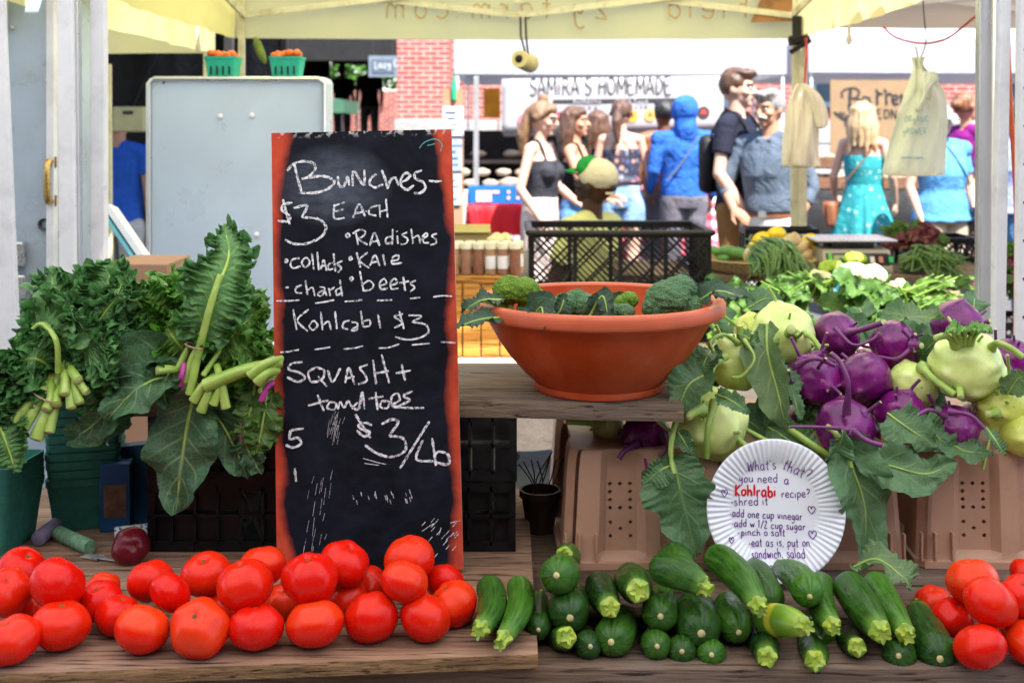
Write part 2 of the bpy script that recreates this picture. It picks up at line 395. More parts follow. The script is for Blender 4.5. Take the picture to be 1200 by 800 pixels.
def bell(u, a=.42):
    """Outline of a broad leaf: narrow at the stalk, widest at a, pointed tip."""
    u = min(1, max(0, u))
    return (u / a) ** .62 * (1.0 if u < a else 1) if u < a * .5 else math.sin(math.pi * (u ** .72)) ** .72 if u < .999 else 0.02
def leaf(mb, pts, w, nrm, cup=.18, ruf=.10, freq=5., friz=0., lobe=.1, nu=40, nv=14, seed=0, rib=.0032, blade0=.0, curl=0., mi=0, ribmi=1, fs=60, wave=0, wamp=.012):
    """A leaf blade along a midrib (world points): w = half width, nrm = side its face looks to,
    cup = trough depth, ruf/freq = slow waves of the margin, friz = fine curling of the margin."""
    r = random.Random(seed * 31 + 5); q = spline(pts, nu + 1); nrm = V(nrm); P = []; A = []; tw = r.random(); p1, p2 = r.uniform(0, 6), r.uniform(0, 6)
    sv = V((seed * 3.17, seed * 1.7, seed * .9))
    for i in range(nu + 1):
        u = i / nu; T = (q[min(i + 1, nu)] - q[max(i - 1, 0)]).normalized()
        S = T.cross(nrm); S.normalize(); N = S.cross(T); 
        ub = max(0., (u - blade0) / (1 - blade0))
        wd = w * max(.03, min(1.0, (math.sin(math.pi * min(1, ub ** .75 * .985 + .01))) ** .7)) if u >= blade0 else w * .02
        row = []; ar = []
        for j in range(nv + 1):
            v = j / nv * 2 - 1; av = abs(v); e = av ** 1.6; sg = 1 if v > 0 else -1
            lb = 1 + lobe * noise.noise(V((u * 7 + p1 * 3, sg * 4.1, seed * 2.3))) * 1.6 * av
            x = wd * lb * v
            ang = curl * av
            z = cup * wd * av ** 1.5 + ruf * w * e * math.sin(freq * 6.283 * u + (p1 if v > 0 else p2) + 1.2 * noise.noise(V((u * 3, sg, seed))))
            z += ruf * .5 * w * noise.noise(V((u * 4, v * 2, seed + 7.7)))
            pt = q[i] + S * (x * math.cos(ang)) + N * (z + abs(x) * math.sin(ang))
            if friz:
                d = noise.noise_vector(pt * fs + sv) * friz * e + noise.noise_vector(pt * fs * 2.3 + sv) * friz * .55 * e * e
                pt = pt + d + N * (friz * .8 * e * math.sin(u * 75 + 5 * noise.noise(pt * 30)))
            if wave:
                g = max(0., (av - .22) / .78); ph = wave * 6.283 * u + (p1 if v > 0 else p2) + 2.6 * noise.noise(V((u * 9, sg * 3, seed * 1.1))) + 1.1 * av
                am = wamp * g ** 1.3 * (.65 + .7 * noise.noise(V((u * 13, sg * 5, seed + 2.))))
                pt = pt + N * (am * math.sin(ph)) + T * (am * .8 * math.cos(ph)) * g + S * (am * .45 * math.sin(ph * .53 + 1) * g)
            row.append(pt); ar.append((u, v, tw))
        P.append(row); A.append(ar)
    mb.grid(P, mi, A)
    if rib:
        mb.tube([q[i] - (q[i] - q[i]) for i in range(0, int(nu * .88))], [rib * (1 - .8 * i / nu) for i in range(0, int(nu * .88))], 7, True, ribmi)
# ================================================================ ground
m, nt, p = new_mat('asphalt'); v = coords(nt)
n1, n2, n3 = noise_tex(nt, v, 160, 3, .7), noise_tex(nt, v, 1.2, 5, .6), noise_tex(nt, v, 30, 4, .6)
c = ramp(nt, n1, [(.35, (.035, .035, .037)), (.62, (.12, .118, .115))]); c = mixc(nt, ramp(nt, n2, [(.4, 0.), (.7, .5)]), c, (.06, .058, .056))
nt.links.new(c, p.inputs['Base Color']); p.inputs['Roughness'].default_value = .85; bump(nt, p, n1, .6, .008); M['asphalt'] = m
mb = MB(); mb.grid([[V((x, y, 0)) for y in (-90, -20, 0, 10, 25, 110)] for x in (-100, -15, 0, 15, 100)], flip=True)
structure(mb.build('ground', M['asphalt']))

# ================================================================ the trestle table in front
TZ, PZ, SZ = .76, .785, 1.043       # plank table, plywood sheet on it, raised shelf
t = empty('market_table', (0, 1.95, 0), 'long trestle table of weathered planks under the tomatoes and zucchini', 'table')
y = 1.585; r5 = random.Random(5)
for k in range(5):
    d = .155; mb = MB()
    n = 24; xs = [-1.55 + 3.1 * i / n for i in range(n + 1)]
    ring = []
    for x in xs:
        j = (noise.noise(V((x * 5, k * 3.1, 0))) * .003 if k else noise.noise(V((x * 7, 1, 0))) * .004)
        ring.append([V((x, y + j, TZ - .03)), V((x, y + j * 1.3, TZ - .003)), V((x, y + .003 + j, TZ)), V((x, y + d - .003, TZ)), V((x, y + d, TZ - .004)), V((x, y + d, TZ - .03))])
    mb.grid(ring, wrap_v=True, flip=True); mb.f.append(tuple(range(6))); mb.m.append(0)
    o = len(mb.v) - 6; mb.f.append(tuple(o + q for q in reversed(range(6)))); mb.m.append(0)
    mb.build('plank', M['plank'], t, angle=30); y += d + .004
for x in (-1.2, 0, 1.2):
    for yy in (1.72, 2.26):
        mb = MB(); mb.bar((x, yy - .03, 0), (x, yy, TZ - .031), .035, .035); mb.build('leg', M['rough_plank'], t)
mb = MB(); mb.box((0, 1.70, TZ - .068), (2.9, .03, .07)); mb.build('apron', M['plank'], t)

FL, FR = at(-60, 793, 1.50), at(627, 766, 1.571)          # front corners of the plywood sheet
t = MB(); fl, fr, br, bl = V((-.86, 1.490, 0)), V((.034, 1.566, 0)), V((.03, 2.19, 0)), V((-.86, 2.17, 0))
n = 60; rows = []
for i in range(n + 1):
    s = i / n; a, b = fl.lerp(fr, s), bl.lerp(br, s)
    ch = max(0, noise.noise(V((s * 14, 3, 0)))) * .010 + abs(noise.noise(V((s * 60, 9, 0)))) * .003
    row = []
    for z, g in ((PZ - .0175, ch * .25), (PZ - .0105, ch), (PZ - .010, ch * .3), (PZ - .004, ch * .1), (PZ, 0.002)):
        row.append(V((a.x, a.y + g, z)))
    row += [V((b.x, b.y, PZ)), V((b.x, b.y, PZ - .0175))]; rows.append(row)
t.grid(rows, wrap_v=True, flip=True)
for k, f in enumerate(t.f): 
    zs = [t.v[i][2] for i in f]; ys = [t.v[i][1] for i in f]
    if max(ys) < 1.62: t.m[k] = 1
t.f.append(tuple(range(7))); t.m.append(1); o = len(t.v) - 7; t.f.append(tuple(o + q for q in reversed(range(7)))); t.m.append(1)
o = t.build('plywood_sheet', [M['ply'], M['ply_edge']], angle=30)
tag(o, 'brown plywood sheet with a splintered front edge lying under the tomatoes', 'board')

# raised shelf plank on black crates
def plank_mesh(x0, x1, Y0, y1, z0, z1, sd):
    mb = MB(); n = 40; rows = []
    for i in range(n + 1):
        x = x0 + (x1 - x0) * i / n; j = noise.noise(V((x * 9, sd, 0))) * .004; k = noise.noise(V((x * 6, sd + 5, 0))) * .0025
        y0 = Y0 - .034 * max(0, (x + .06) / .33)
        rows.append([V((x, y0 + j, z0 + k)), V((x, y0 + j * 1.4 - .001, (z0 + z1) / 2)), V((x, y0 + j, z1 - .004 + k)), V((x, y0 + .005 + j, z1 + k * .4)),
                     V((x, y1 - .004, z1)), V((x, y1, z1 - .004)), V((x, y1, z0))])
    mb.grid(rows, wrap_v=True, flip=True); mb.f.append(tuple(range(7))); mb.m.append(0)
    o = len(mb.v) - 7; mb.f.append(tuple(o + q for q in reversed(range(7)))); mb.m.append(0); return mb
o = plank_mesh(-.66, .268, 1.897, 2.20, SZ - .0265, SZ, 4).build('shelf_plank', M['rough_plank'], angle=30)
tag(o, 'thick weathered plank laid across black crates under the terracotta bowl', 'plank')

def lattice_crate(w, d, h, open_top=True, pitch=.045, bar=.0055, coarse=0):
    """A crate moulded in one piece: rails, corner posts, ribs and a diagonal lattice on all four sides."""
    mb = MB()
    for ax in (0, 1):
        L, D = (w, d) if ax == 0 else (d, w)
        for sg in (-1, 1):
            def pt(s, z, o=0.):
                return V((s, sg * (D / 2 - o), z)) if ax == 0 else V((sg * (D / 2 - o), s, z))
            t = .008
            for z, hh in ((.009, .018), (h - .011, .022)):
                c = pt(0, z, t / 2); mb.box(c, (L, t + .004, hh) if ax == 0 else (t + .004, L, hh))
            n = max(2, int(L / .15))
            for k in range(n + 1):
                s = -L / 2 + L * k / n; s = max(-L / 2 + .008, min(L / 2 - .008, s))
                c = pt(s, h / 2, t / 2); mb.box(c, (.014, t + .002, h - .03) if ax == 0 else (t + .002, .014, h - .03))
            z0, z1 = .018, h - .022; hh = z1 - z0; k = -hh; kk = 0
            while k < L:
                kk += 1
                for dr in ((1, -1) if not coarse or kk % coarse == 0 else (-1,)):
                    s0, s1 = max(0, k), min(L, k + hh)
                    if s1 - s0 > .006:
                        za, zb = (z0 + s0 - k, z0 + s1 - k) if dr == 1 else (z1 - (s0 - k), z1 - (s1 - k))
                        mb.bar(pt(s0 - L / 2, za, t * (.45 if dr > 0 else .62)), pt(s1 - L / 2, zb, t * (.45 if dr > 0 else .62)), bar * (1 if dr < 0 or not coarse else 1.5), .004, up=((0, 1, 0) if ax == 0 else (1, 0, 0)))
                k += pitch
    mb.box((0, 0, .006), (w - .02, d - .02, .005))
    return mb
def ribbed_crate(w, d, h):
    """A stacking crate with upright ribs, thin back panels and cross rails."""
    mb = MB()
    for ax in (0, 1):
        L, D = (w, d) if ax == 0 else (d, w)
        for sg in (-1, 1):
            def bx(s, z, ls, hz, out, th):
                c = V((s, sg * (D / 2 - out), z)) if ax == 0 else V((sg * (D / 2 - out), s, z))
                mb.box(c, (ls, th, hz) if ax == 0 else (th, ls, hz))
            for z, hz in ((.008, .016), (h * .5, .006), (h - .009, .018)): bx(0, z, L, hz, .006, .012)
            n = max(4, round(L / .038))
            for k in range(n + 1):
                bx(-L / 2 + .003 + (L - .006) * k / n, h / 2, .004, h - .02, .005, .010)
                if k < n and (k < 4 or k > n - 5 or k % 4 == 1):
                    s = -L / 2 + L * (k + .5) / n
                    bx(s, h * .27, L / n - .004, h * .38, .0105, .003); bx(s, h * .73, L / n - .004, h * .34, .0105, .003)
                elif k < n:
                    s = -L / 2 + L * (k + .5) / n
                    for q in (-1, 1):
                        a = V((s - .017 * q, sg * (D / 2 - .008), .02)) if ax == 0 else V((sg * (D / 2 - .008), s - .017 * q, .02))
                        b = V((s + .017 * q, sg * (D / 2 - .009), h - .02)) if ax == 0 else V((sg * (D / 2 - .009), s + .017 * q, h - .02))
                        mb.bar(a, b, .004, .004)
    mb.box((0, 0, .004), (w - .01, d - .01, .004)); return mb
base = ribbed_crate(.60, .36, .1145).build('stacking_crate', M['black_plastic'], smooth=False)
tag(base, 'black ribbed plastic crate behind the chalkboard, standing on the plywood', 'crate', 'black crates under the shelf')
base.location = (-.294, 2.125, PZ + .001)
o = base.copy(); C.objects.link(o); o.location = (-.292, 2.121, PZ + .1165)
o['label'] = 'black ribbed plastic crate behind the chalkboard, upper of the pair, carrying the plank'

# tan moulded crates under the kohlrabi
def tan_crate():
    w, d, h = .283, .42, .186
    def outline(t, dent):
        """ring at height t: points anticlockwise from the front left corner, seen from above"""
        s = 1 - .075 * t; hw, hd = w / 2 * s, d / 2 * s; c = .018
        def fx(q): return -hw + 2 * hw * q
        dd = .014 * dent; rc = [(.0, 0), (.045, 0), (.20, 0), (.245, dd), (.43, dd), (.475, 0), (.56, 0), (.60, dd * .8), (.80, dd * .8), (.845, 0), (.955, 0), (1., 0)]
        P = [(fx(q) + (c if q == 0 else -c if q == 1 else 0), -hd + o) for q, o in rc]
        P += [(hw, -hd + c)] + [(hw - o, -hd + 2 * hd * q) for q, o in ((.2, 0), (.24, dd), (.46, dd), (.5, 0), (.54, dd), (.76, dd), (.8, 0))] + [(hw, hd - c)]
        P += [(hw - c, hd), (-hw + c, hd)]
        P += [(-hw, hd - c)] + [(-hw + o, -hd + 2 * hd * q) for q, o in ((.8, 0), (.76, dd), (.54, dd), (.5, 0), (.46, dd), (.24, dd), (.2, 0))] + [(-hw, -hd + c)]
        return P
    mb = MB(); rows = []
    for z, t, k, dent in ((0, -.06, 1.03, 0), (.011, -.06, 1.03, 0), (.0125, 0, 1.0, 0), (.016, .02, 1, .2), (.024, .1, 1, 1), (.15, .82, 1, 1), (.168, .92, .995, .9), (.180, 1, .985, .55), (.1855, 1.05, .965, .4), (.186, 1.1, .94, .3)):
        rows.append([V((x * k, y * k, z)) for x, y in outline(t, dent)])
    mb.grid(rows, wrap_v=True, flip=True); n = len(rows[0])
    mb.f.append(tuple(len(mb.v) - n + q for q in range(n))); mb.m.append(0); mb.f.append(tuple(reversed(range(n)))); mb.m.append(0)
    o = mb.build('moulded_crate', M['brown_plastic'], angle=28)
    cut = MB()
    for u0 in (.337,):
        for dx, dz in [(-1, 6), (0, 6), (1, 6), (-1, 5), (1, 5), (-1, 4), (1, 4), (-1, 3), (0, 3), (1, 3), (-1, 1.2), (1, 1.2), (0, .4), (-1, -.5), (1, -.5)]:
            x = -w / 2 + w * u0 + dx * .0165; z = .053 + dz * .0128
            cut.lathe([(.0001, -.5), (.0032, -.5), (.0032, .5), (.0001, .5)], 12)
            nv = 48
            for q in range(len(cut.v) - nv, len(cut.v)):
                a, b, c_ = cut.v[q]; cut.v[q] = (x + a, -d / 2 + .012 + c_ * .055, z - b)
    oc = cut.build('cutter', M['brown_plastic'], smooth=False); bm = bmesh.new(); bm.from_mesh(oc.data)
    bmesh.ops.remove_doubles(bm, verts=bm.verts, dist=.0002); bmesh.ops.recalc_face_normals(bm, faces=bm.faces); bm.to_mesh(oc.data); bm.free()
    b = o.modifiers.new('b', 'BOOLEAN'); b.operation = 'DIFFERENCE'; b.object = oc; b.solver = 'EXACT'
    dg = bpy.context.evaluated_depsgraph_get(); me = bpy.data.meshes.new_from_object(o.evaluated_get(dg), depsgraph=dg)
    o.modifiers.clear(); o.data = me; bpy.data.objects.remove(oc)
    me.polygons.foreach_set('use_smooth', [True] * len(me.polygons)); me.set_sharp_from_angle(angle=R(28))
    fins = MB()
    for sx in (-1, 1):
        for q in (0, .022, .05): fins.box((sx * (w / 2 - q - .004), -d / 2 - .001, .034), (.0035, .012, .046))
    fins.build('ribs', M['brown_plastic'], o, loc=None, bevel=.001)
    return o
cr = tan_crate()
for k, (px, dz, rz, lb) in enumerate(((757, 0, 1.5, 'tan moulded crate with round air holes, left of the paper plate'), (960, .0, -1, 'tan moulded crate mostly hidden behind the paper plate'),
                            (1182, 0, -2, 'tan moulded crate with round air holes beside the right-hand tomatoes'))):
    if k == 0: o = cr
    else:
        o = cr.copy(); C.objects.link(o)
        for ch in cr.children: c2 = ch.copy(); c2.parent = o; C.objects.link(c2)
    o.location = ((px - 600) / F * 1.95, 2.15, TZ + .001 + .02 * 0); o.rotation_euler.z = R(rz)
    tag(o, lb, 'crate', 'tan crates under the kohlrabi')

# ================================================================ chalkboard
TL, TR, BL = at(318, 156, 1.915), at(529, 151.5, 1.915), at(324.5, 672, 1.85)
BR = BL + (TR - TL) + V((.0, 0, -.001))
cx, cy = (TR - TL), (BL - TL); ux, uy = cx.normalized(), cy.normalized(); nb = ux.cross(uy); nb = -nb if nb.y > 0 else nb
def board_pt(px, py, z=0.0):
    """a place on the slate, from its position between the slate's corners in the photograph"""
    v = (py - 154) / (670 - 154); xl = 318 + 6.5 * v; xr = 529 + 11.5 * v; u = (px - xl) / (xr - xl)
    return TL + cx * u + cy * v + nb * (.0016 + z)
mb = MB(); th = .012; nx, ny = 14, 30; P = []
for j in range(ny + 1):
    P.append([TL + cx * (i / nx) + cy * (j / ny) for i in range(nx + 1)])
mb.grid(P, 0, [[(i / nx, j / ny, 0) for i in range(nx + 1)] for j in range(ny + 1)])
Q = [TL, TR, BR, BL]; W2, H2 = cx.length, cy.length
back = [q - nb * th for q in Q]
for i in range(4):
    a, b = Q[i], Q[(i + 1) % 4]; mb.add([a, b, b - nb * th, a - nb * th], [(0, 1, 2, 3)], 1, [(0, 0, 0)] * 4)
mb.add(back, [(3, 2, 1, 0)], 1, [(0, 0, 0)] * 4)
m, nt, p = new_mat('painted_slate')
at_ = nd(nt, 'ShaderNodeAttribute', attribute_name='luv'); sx = nd(nt, 'ShaderNodeSeparateXYZ'); nt.links.new(at_.outputs['Vector'], sx.inputs[0]); u, v = sx.outputs[0], sx.outputs[1]
mp = nd(nt, 'ShaderNodeMapping'); mp.inputs['Scale'].default_value = (1, 2.4, 1); nt.links.new(at_.outputs['Vector'], mp.inputs[0]); vec = mp.outputs[0]
du = math_n(nt, 'MINIMUM', u, math_n(nt, 'SUBTRACT', 1.0, u))
n1, n2 = noise_tex(nt, vec, 2.3, 3, .5), noise_tex(nt, vec, 16, 5, .65)
edge = math_n(nt, 'ADD', math_n(nt, 'MULTIPLY', math_n(nt, 'SUBTRACT', n1, .5), .16), math_n(nt, 'MULTIPLY', math_n(nt, 'SUBTRACT', n2, .5), .03))
# the red border is wider in the corners
cor = math_n(nt, 'MULTIPLY', math_n(nt, 'POWER', math_n(nt, 'ABSOLUTE', math_n(nt, 'SUBTRACT', v, .5)), 5.), 1.9)
redf = ramp(nt, math_n(nt, 'ADD', math_n(nt, 'SUBTRACT', du, cor), edge), [(.0, 1.), (.016, .85), (.058, 0.)])
n4 = noise_tex(nt, vec, 3.2, 4, .6, 1.5)
slate = ramp(nt, n4, [(.3, (.003, .0035, .006)), (.7, (.010, .012, .022))])
# wiped chalk haze near the top and faint at the bottom
def blob(cu, cv, ru, rv):
    a = math_n(nt, 'DIVIDE', math_n(nt, 'SUBTRACT', u, cu), ru); b = math_n(nt, 'DIVIDE', math_n(nt, 'SUBTRACT', v, cv), rv)
    d = math_n(nt, 'ADD', math_n(nt, 'MULTIPLY', a, a), math_n(nt, 'MULTIPLY', b, b))
    return math_n(nt, 'SUBTRACT', 1, d, clamp=True)
vs = nd(nt, 'ShaderNodeMapping'); vs.inputs['Rotation'].default_value = (0, 0, .5); vs.inputs['Scale'].default_value = (3, 14, 1); nt.links.new(at_.outputs['Vector'], vs.inputs[0])
streak = noise_tex(nt, vs.outputs[0], 3, 6, .7)
hz = math_n(nt, 'MULTIPLY', blob(.34, .125, .34, .10), ramp(nt, streak, [(.3, .25), (.7, 1.)]))
hz2 = math_n(nt, 'MULTIPLY', blob(.55, .72, .6, .35), ramp(nt, streak, [(.45, 0.), (.8, .30)]))
col = mixc(nt, math_n(nt, 'MULTIPLY', hz, .75), slate, (.13, .155, .20)); col = mixc(nt, math_n(nt, 'MULTIPLY', hz2, .5), col, (.055, .075, .085))
rn = noise_tex(nt, vec, 9, 4, .6)
red = ramp(nt, rn, [(.3, (.42, .045, .022)), (.7, (.60, .085, .04))])
col = mixc(nt, redf, col, red)
sc1 = noise_tex(nt, vec, 26, 2, .5); chip = math_n(nt, 'MULTIPLY', ramp(nt, sc1, [(.52, 0.), (.60, 1.)]), ramp(nt, v, [(.0, .9), (.006, .6), (.014, 0.)]))
col = mixc(nt, chip, col, (.6, .57, .52))
nt.links.new(col, p.inputs['Base Color']); p.inputs['Roughness'].default_value = .55; p.inputs['Specular IOR Level'].default_value = .12
bump(nt, p, n2, .12, .003); M['slate'] = m
M['slate_edge'] = plain('worn_board_edge', (.52, .42, .36), .7, .4, 30, dirt=(.4, .05, .03))
board = mb.build('chalkboard', [M['slate'], M['slate_edge']], uv=True, angle=20, loc=(BL + BR) / 2)
tag(board, 'tall black chalkboard with a red painted border listing prices, leaning behind the tomatoes', 'chalkboard')
A0 = lambda x, y: (310 + x / 3.2, 150 + y / 3.2)
B0 = lambda x, y: (310 + x / 2.963, 400 + y / 2.963)
def P_(fn, s): return [[fn(*[float(q) for q in p.split(',')]) for p in st.split()] for st in s.replace('\n', ' ').split(';') if st.strip()]
big = P_(A0, """112,135 125,190 140,245;85,160 110,135 150,125 185,135 190,160 165,185 140,193;150,190 215,184 250,194 262,210 235,235 190,247 130,247;
275,185 280,220 298,224 312,188 318,222;330,225 335,168 372,222 375,162;420,180 400,195 395,218 415,232 445,220;440,165 452,200 462,238;462,235 472,206 490,196 502,226;
508,214 530,206 545,190 530,178 512,200 512,226 535,243 560,226;590,170 565,180 565,200 595,216 602,240 580,258 560,255;615,210 640,214 665,212;
105,283 72,290 66,312 96,334 88,354 50,352;70,270 82,318 95,366;110,305 150,294 160,302 140,340;140,340 200,347 230,377 215,414 160,440 110,440 78,424""")
mid = P_(A0, """258,300 300,286;262,292 262,345 302,346;262,320 295,313;332,346 355,295 377,342;340,330 384,322;424,300 398,310 392,332 420,340;430,296 434,348;455,276 461,348;432,325 460,318;
303,413 312,405 320,413 312,421 303,413;340,395 346,422 351,450;330,406 360,391 378,402 366,420 350,426 386,450;394,455 412,405 431,455;400,440 428,434;476,420 456,426 456,446 476,444;480,392 478,452;497,418 500,449;495,400 497,403;
536,405 516,416 535,430 531,447 510,451;549,393 553,422 556,450;557,428 576,420 583,450;590,432 610,420 604,410 592,426 596,446 616,447;646,413 626,421 642,436 640,450 620,456;
76,505 83,499 88,506 81,511 76,505;132,495 106,500 98,520 110,533 136,525;150,495 140,515 155,530 170,514 161,496 150,495;178,478 185,540;198,473 204,543;211,540 222,505 233,545;214,528 232,524;256,515 241,521 240,541 258,538;259,480 266,549;292,509 273,520 288,536 275,553;
316,500 323,494 328,501 321,507 316,500;345,478 352,508 359,536;386,478 357,508 392,539;394,530 414,490 431,532;400,518 425,514;444,488 452,532;476,514 500,508 500,492 480,500 478,524 515,521;
79,606 92,604;140,597 119,607 118,624 141,628;154,580 161,636;162,618 180,608 189,641;205,606 225,610 222,630 207,640 201,630 224,620 233,640;241,609 246,641;245,622 263,607;287,611 268,620 272,638 288,630;282,580 291,643;
319,578 326,571 332,578 325,585 319,578;357,549 364,590 371,626;371,624 396,620 408,602 390,586 366,602;430,606 455,598 448,580 431,596 436,619 461,617;470,606 495,598 488,580 472,595 476,619 502,617;519,574 526,629;504,598 541,591;566,589 546,600 561,615 545,631;
108,688 114,726 121,766;166,689 124,729 162,772;178,735 168,754 182,768 199,752 189,735 178,735;211,699 218,769;220,748 240,737 249,769;264,699 271,766;319,735 299,740 292,760 313,768;325,741 346,745 346,770 325,771 352,754;360,699 369,761;369,760 393,755 393,735 369,739;424,714 433,766;
518,714 486,724 516,748 485,766;504,704 521,772;538,720 585,724 551,746;551,746 600,756 612,785 578,806 530,811 488,800""")
low = P_(B0, """132,80 95,85 85,105 120,116 141,134 116,148 78,131;178,99 152,118 165,149 200,140 206,111 178,99;186,130 216,166;219,110 236,151 263,104;279,156 292,104 312,162;283,140 312,134;357,94 330,105 346,126 353,150 324,161;375,78 386,162;405,60 431,160;378,126 430,117;454,126 506,117;474,94 486,152;
184,194 206,252;151,231 221,214;226,219 217,240 241,246 249,226 226,219;254,246 262,221 275,240 290,218 306,246;322,223 308,240 326,245 338,188 346,247;384,189 391,251;360,212 411,204;404,220 400,240 424,245 431,224 404,220;440,234 466,219 460,196 440,206 440,236 472,240;511,189 480,204 501,220 458,241;442,241 495,246 551,247""")
huge = P_(B0, """371,303 350,294 325,301 336,316 364,326 345,341 318,319;314,264 340,305 366,346;404,300 440,284 461,296 430,340;430,340 478,350 486,390 442,412 390,400 347,370;569,294 518,372 467,452;546,357 524,421 582,430;578,351 585,400 591,446;588,410 600,398 632,408 632,442 577,430;
136,309 92,314;91,313 88,344 116,340 127,360 100,373 74,364;105,443 110,489""")
dash = P_(A0, "45,655 90,656 131,654;190,667 225,663 262,656;299,663 330,662 366,658;420,662 478,661;544,657 582,654;630,653 665,649 701,652") + P_(B0, "55,45 90,43 120,37;174,38 228,31;274,38 310,36 341,29;394,38 430,36 466,25;509,29 571,25;609,21 661,25")
m, nt, p = new_mat('white_chalk'); vec = coords(nt); n = noise_tex(nt, vec, 190, 4, .75)
p.inputs['Base Color'].default_value = (.78, .77, .80, 1); p.inputs['Roughness'].default_value = .95
tr = nd(nt, 'ShaderNodeBsdfTransparent'); mx = nd(nt, 'ShaderNodeMixShader'); nt.links.new(ramp(nt, n, [(.36, .08), (.56, 1.)]), mx.inputs[0])
nt.links.new(tr.outputs[0], mx.inputs[1]); nt.links.new(p.outputs[0], mx.inputs[2]); nt.links.new(mx.outputs[0], nt.nodes['Material Output'].inputs[0]); M['chalk'] = m
mb = MB()
for st, w in ((big, 2.9), (mid, 2.15), (low, 2.5), (huge, 2.8), (dash, 1.8)): ribbons(mb, st, w, board_pt, wob=.28)
r9 = random.Random(12); sc = []
for k in range(120):                                                       # scratches and stray dashes
    if k < 80: x, y0, L = r9.gauss(75 if k % 2 else 155, 16) * 2.963 / 2.963, r9.uniform(90 if k % 2 == 0 else 250, 130 if k % 2 == 0 else 330), r9.uniform(12, 45)
    if k < 40: x = 310 + r9.gauss(238, 14) / 2.963; y = 400 + r9.uniform(250, 330) / 2.963; sc.append([(x + 2, y), (x - 1, y + L * .45)])
    elif k < 80: x = 310 + r9.gauss(180, 26) / 2.963; y = 400 + r9.uniform(450, 720) / 2.963; sc.append([(x + 1, y), (x - 1.5, y + L * .5)])
    elif k < 100: x = 310 + r9.uniform(540, 665) / 2.963; y = 400 + r9.uniform(620, 745) / 2.963; sc.append([(x + 2.5, y), (x - 2, y + 5)])
    else: x = 310 + r9.uniform(300, 520) / 2.963; y = 400 + r9.uniform(520, 560) / 2.963; sc.append([(x, y), (x + 1.2, y + 5)])
ribbons(mb, sc[80:], .8, board_pt); ribbons(mb, sc[:80:2], .32, board_pt)
ribbons(mb, P_(B0, "540,668 575,645 590,640;608,655 600,680;640,640 676,632;340,415 390,430 420,437;345,432 395,440"), .8, board_pt)
mb.build('chalk_lettering', M['chalk'], board)
M['green_chalk'] = plain('green_chalk', (.10, .32, .30), .9, .3, 300)
mb = MB(); ribbons(mb, P_(A0, "580,85 600,62 640,50 665,70 660,100;610,75 640,68"), 1.3, board_pt); mb.build('chalk_lettering', M['green_chalk'], board)
# ================================================================ paper plate
pc = at(907.5, 597, 1.878); pr = .1085
tilt = Matrix.Rotation(R(-10), 3, 'X')      # leans back on the crate behind it
ax_r, ax_u = V((1, 0, 0)), V((0, math.sin(R(12)), math.cos(R(12)))); ax_n = V((0, -math.cos(R(12)), math.sin(R(12))))
def plate_pt(x, y, z): return pc + ax_r * x + ax_u * y + ax_n * z
mb = MB(); P = []; nseg = 432
for i, (r, z) in enumerate(((.003, 0), (.03, 0), (.06, .0002), (.069, .0008), (.072, .002), (.078, .0055), (.088, .0095), (.098, .0125), (.105, .0138), (.1075, .0135), (.1085, .0122))):
    row = []
    for k in range(nseg):
        th = 2 * math.pi * k / nseg; f = max(0, min(1, (r - .070) / .008)) * (1 if r < .106 else .6)
        row.append(plate_pt(r * math.cos(th), r * math.sin(th), z + f * .0011 * math.cos(72 * th)))
    P.append(row)
mb.grid(P, wrap_v=True); mb.f.append(tuple(range(nseg))); mb.m.append(0)
m, nt, p = new_mat('plate_paper'); p.inputs['Base Color'].default_value = (.80, .80, .84, 1); p.inputs['Roughness'].default_value = .6
bump(nt, p, noise_tex(nt, coords(nt), 260, 4, .6), .08, .002); M['paper'] = m
plate = mb.build('paper_plate', M['paper'], loc=pc, angle=180)
sd = plate.modifiers.new('thick', 'SOLIDIFY'); sd.thickness = .0007; sd.offset = -1
tag(plate, 'white fluted paper plate with a handwritten purple recipe, propped against the tan crates', 'paper plate')
PZr, PZz = (.06, .069, .072, .078, .088, .098, .105), (.0002, .0008, .002, .0055, .0095, .0125, .0138)
K = .0001361 * 2.26                                  # metres per zoom pixel of the plate
def pz(x, y, z=0):
    a, b = (x - 390) * pr / 352, -(y - 435) * pr / 352; r = math.hypot(a, b)
    return plate_pt(a, b, z + .0006 + (0 if r < .06 else np.interp(r, PZr, PZz) + .0012))
def pl(s, x, y, w, h, ang=0, seed=1):
    k = w / text_width(s, h); st = text_strokes(s, x, -y, h, ang, .05, k, 1.0, seed)
    st = text_strokes(s, x, -y, h, ang, .05, 1, k, seed) if k < 1 else st
    return [[(a, -b) for a, b in q] for q in st]
S = []
S += pl("What's", 258, 246, 155, 52, 4, 1) + pl("that?", 436, 232, 150, 56, -24, 2)
S += pl("you need", 212, 298, 205, 44, -1, 3) + pl("a", 445, 308, 30, 46, -4, 4) + pl("recipe?", 428, 376, 152, 42, 1, 5)
S += pl("*shred it", 168, 414, 195, 44, 1, 6) + pl("*add one cup vinegar", 160, 466, 365, 40, -3, 7) + pl("*add w 1/2 cup sugar", 168, 514, 372, 38, -3, 8)
S += pl("*pinch o salt", 198, 558, 245, 36, -1, 9) + pl("*eat as is, put on", 252, 612, 298, 42, 0, 10) + pl("sandwich, salad", 260, 668, 268, 46, 1, 11) + pl("etc", 345, 722, 60, 40, 0, 12)
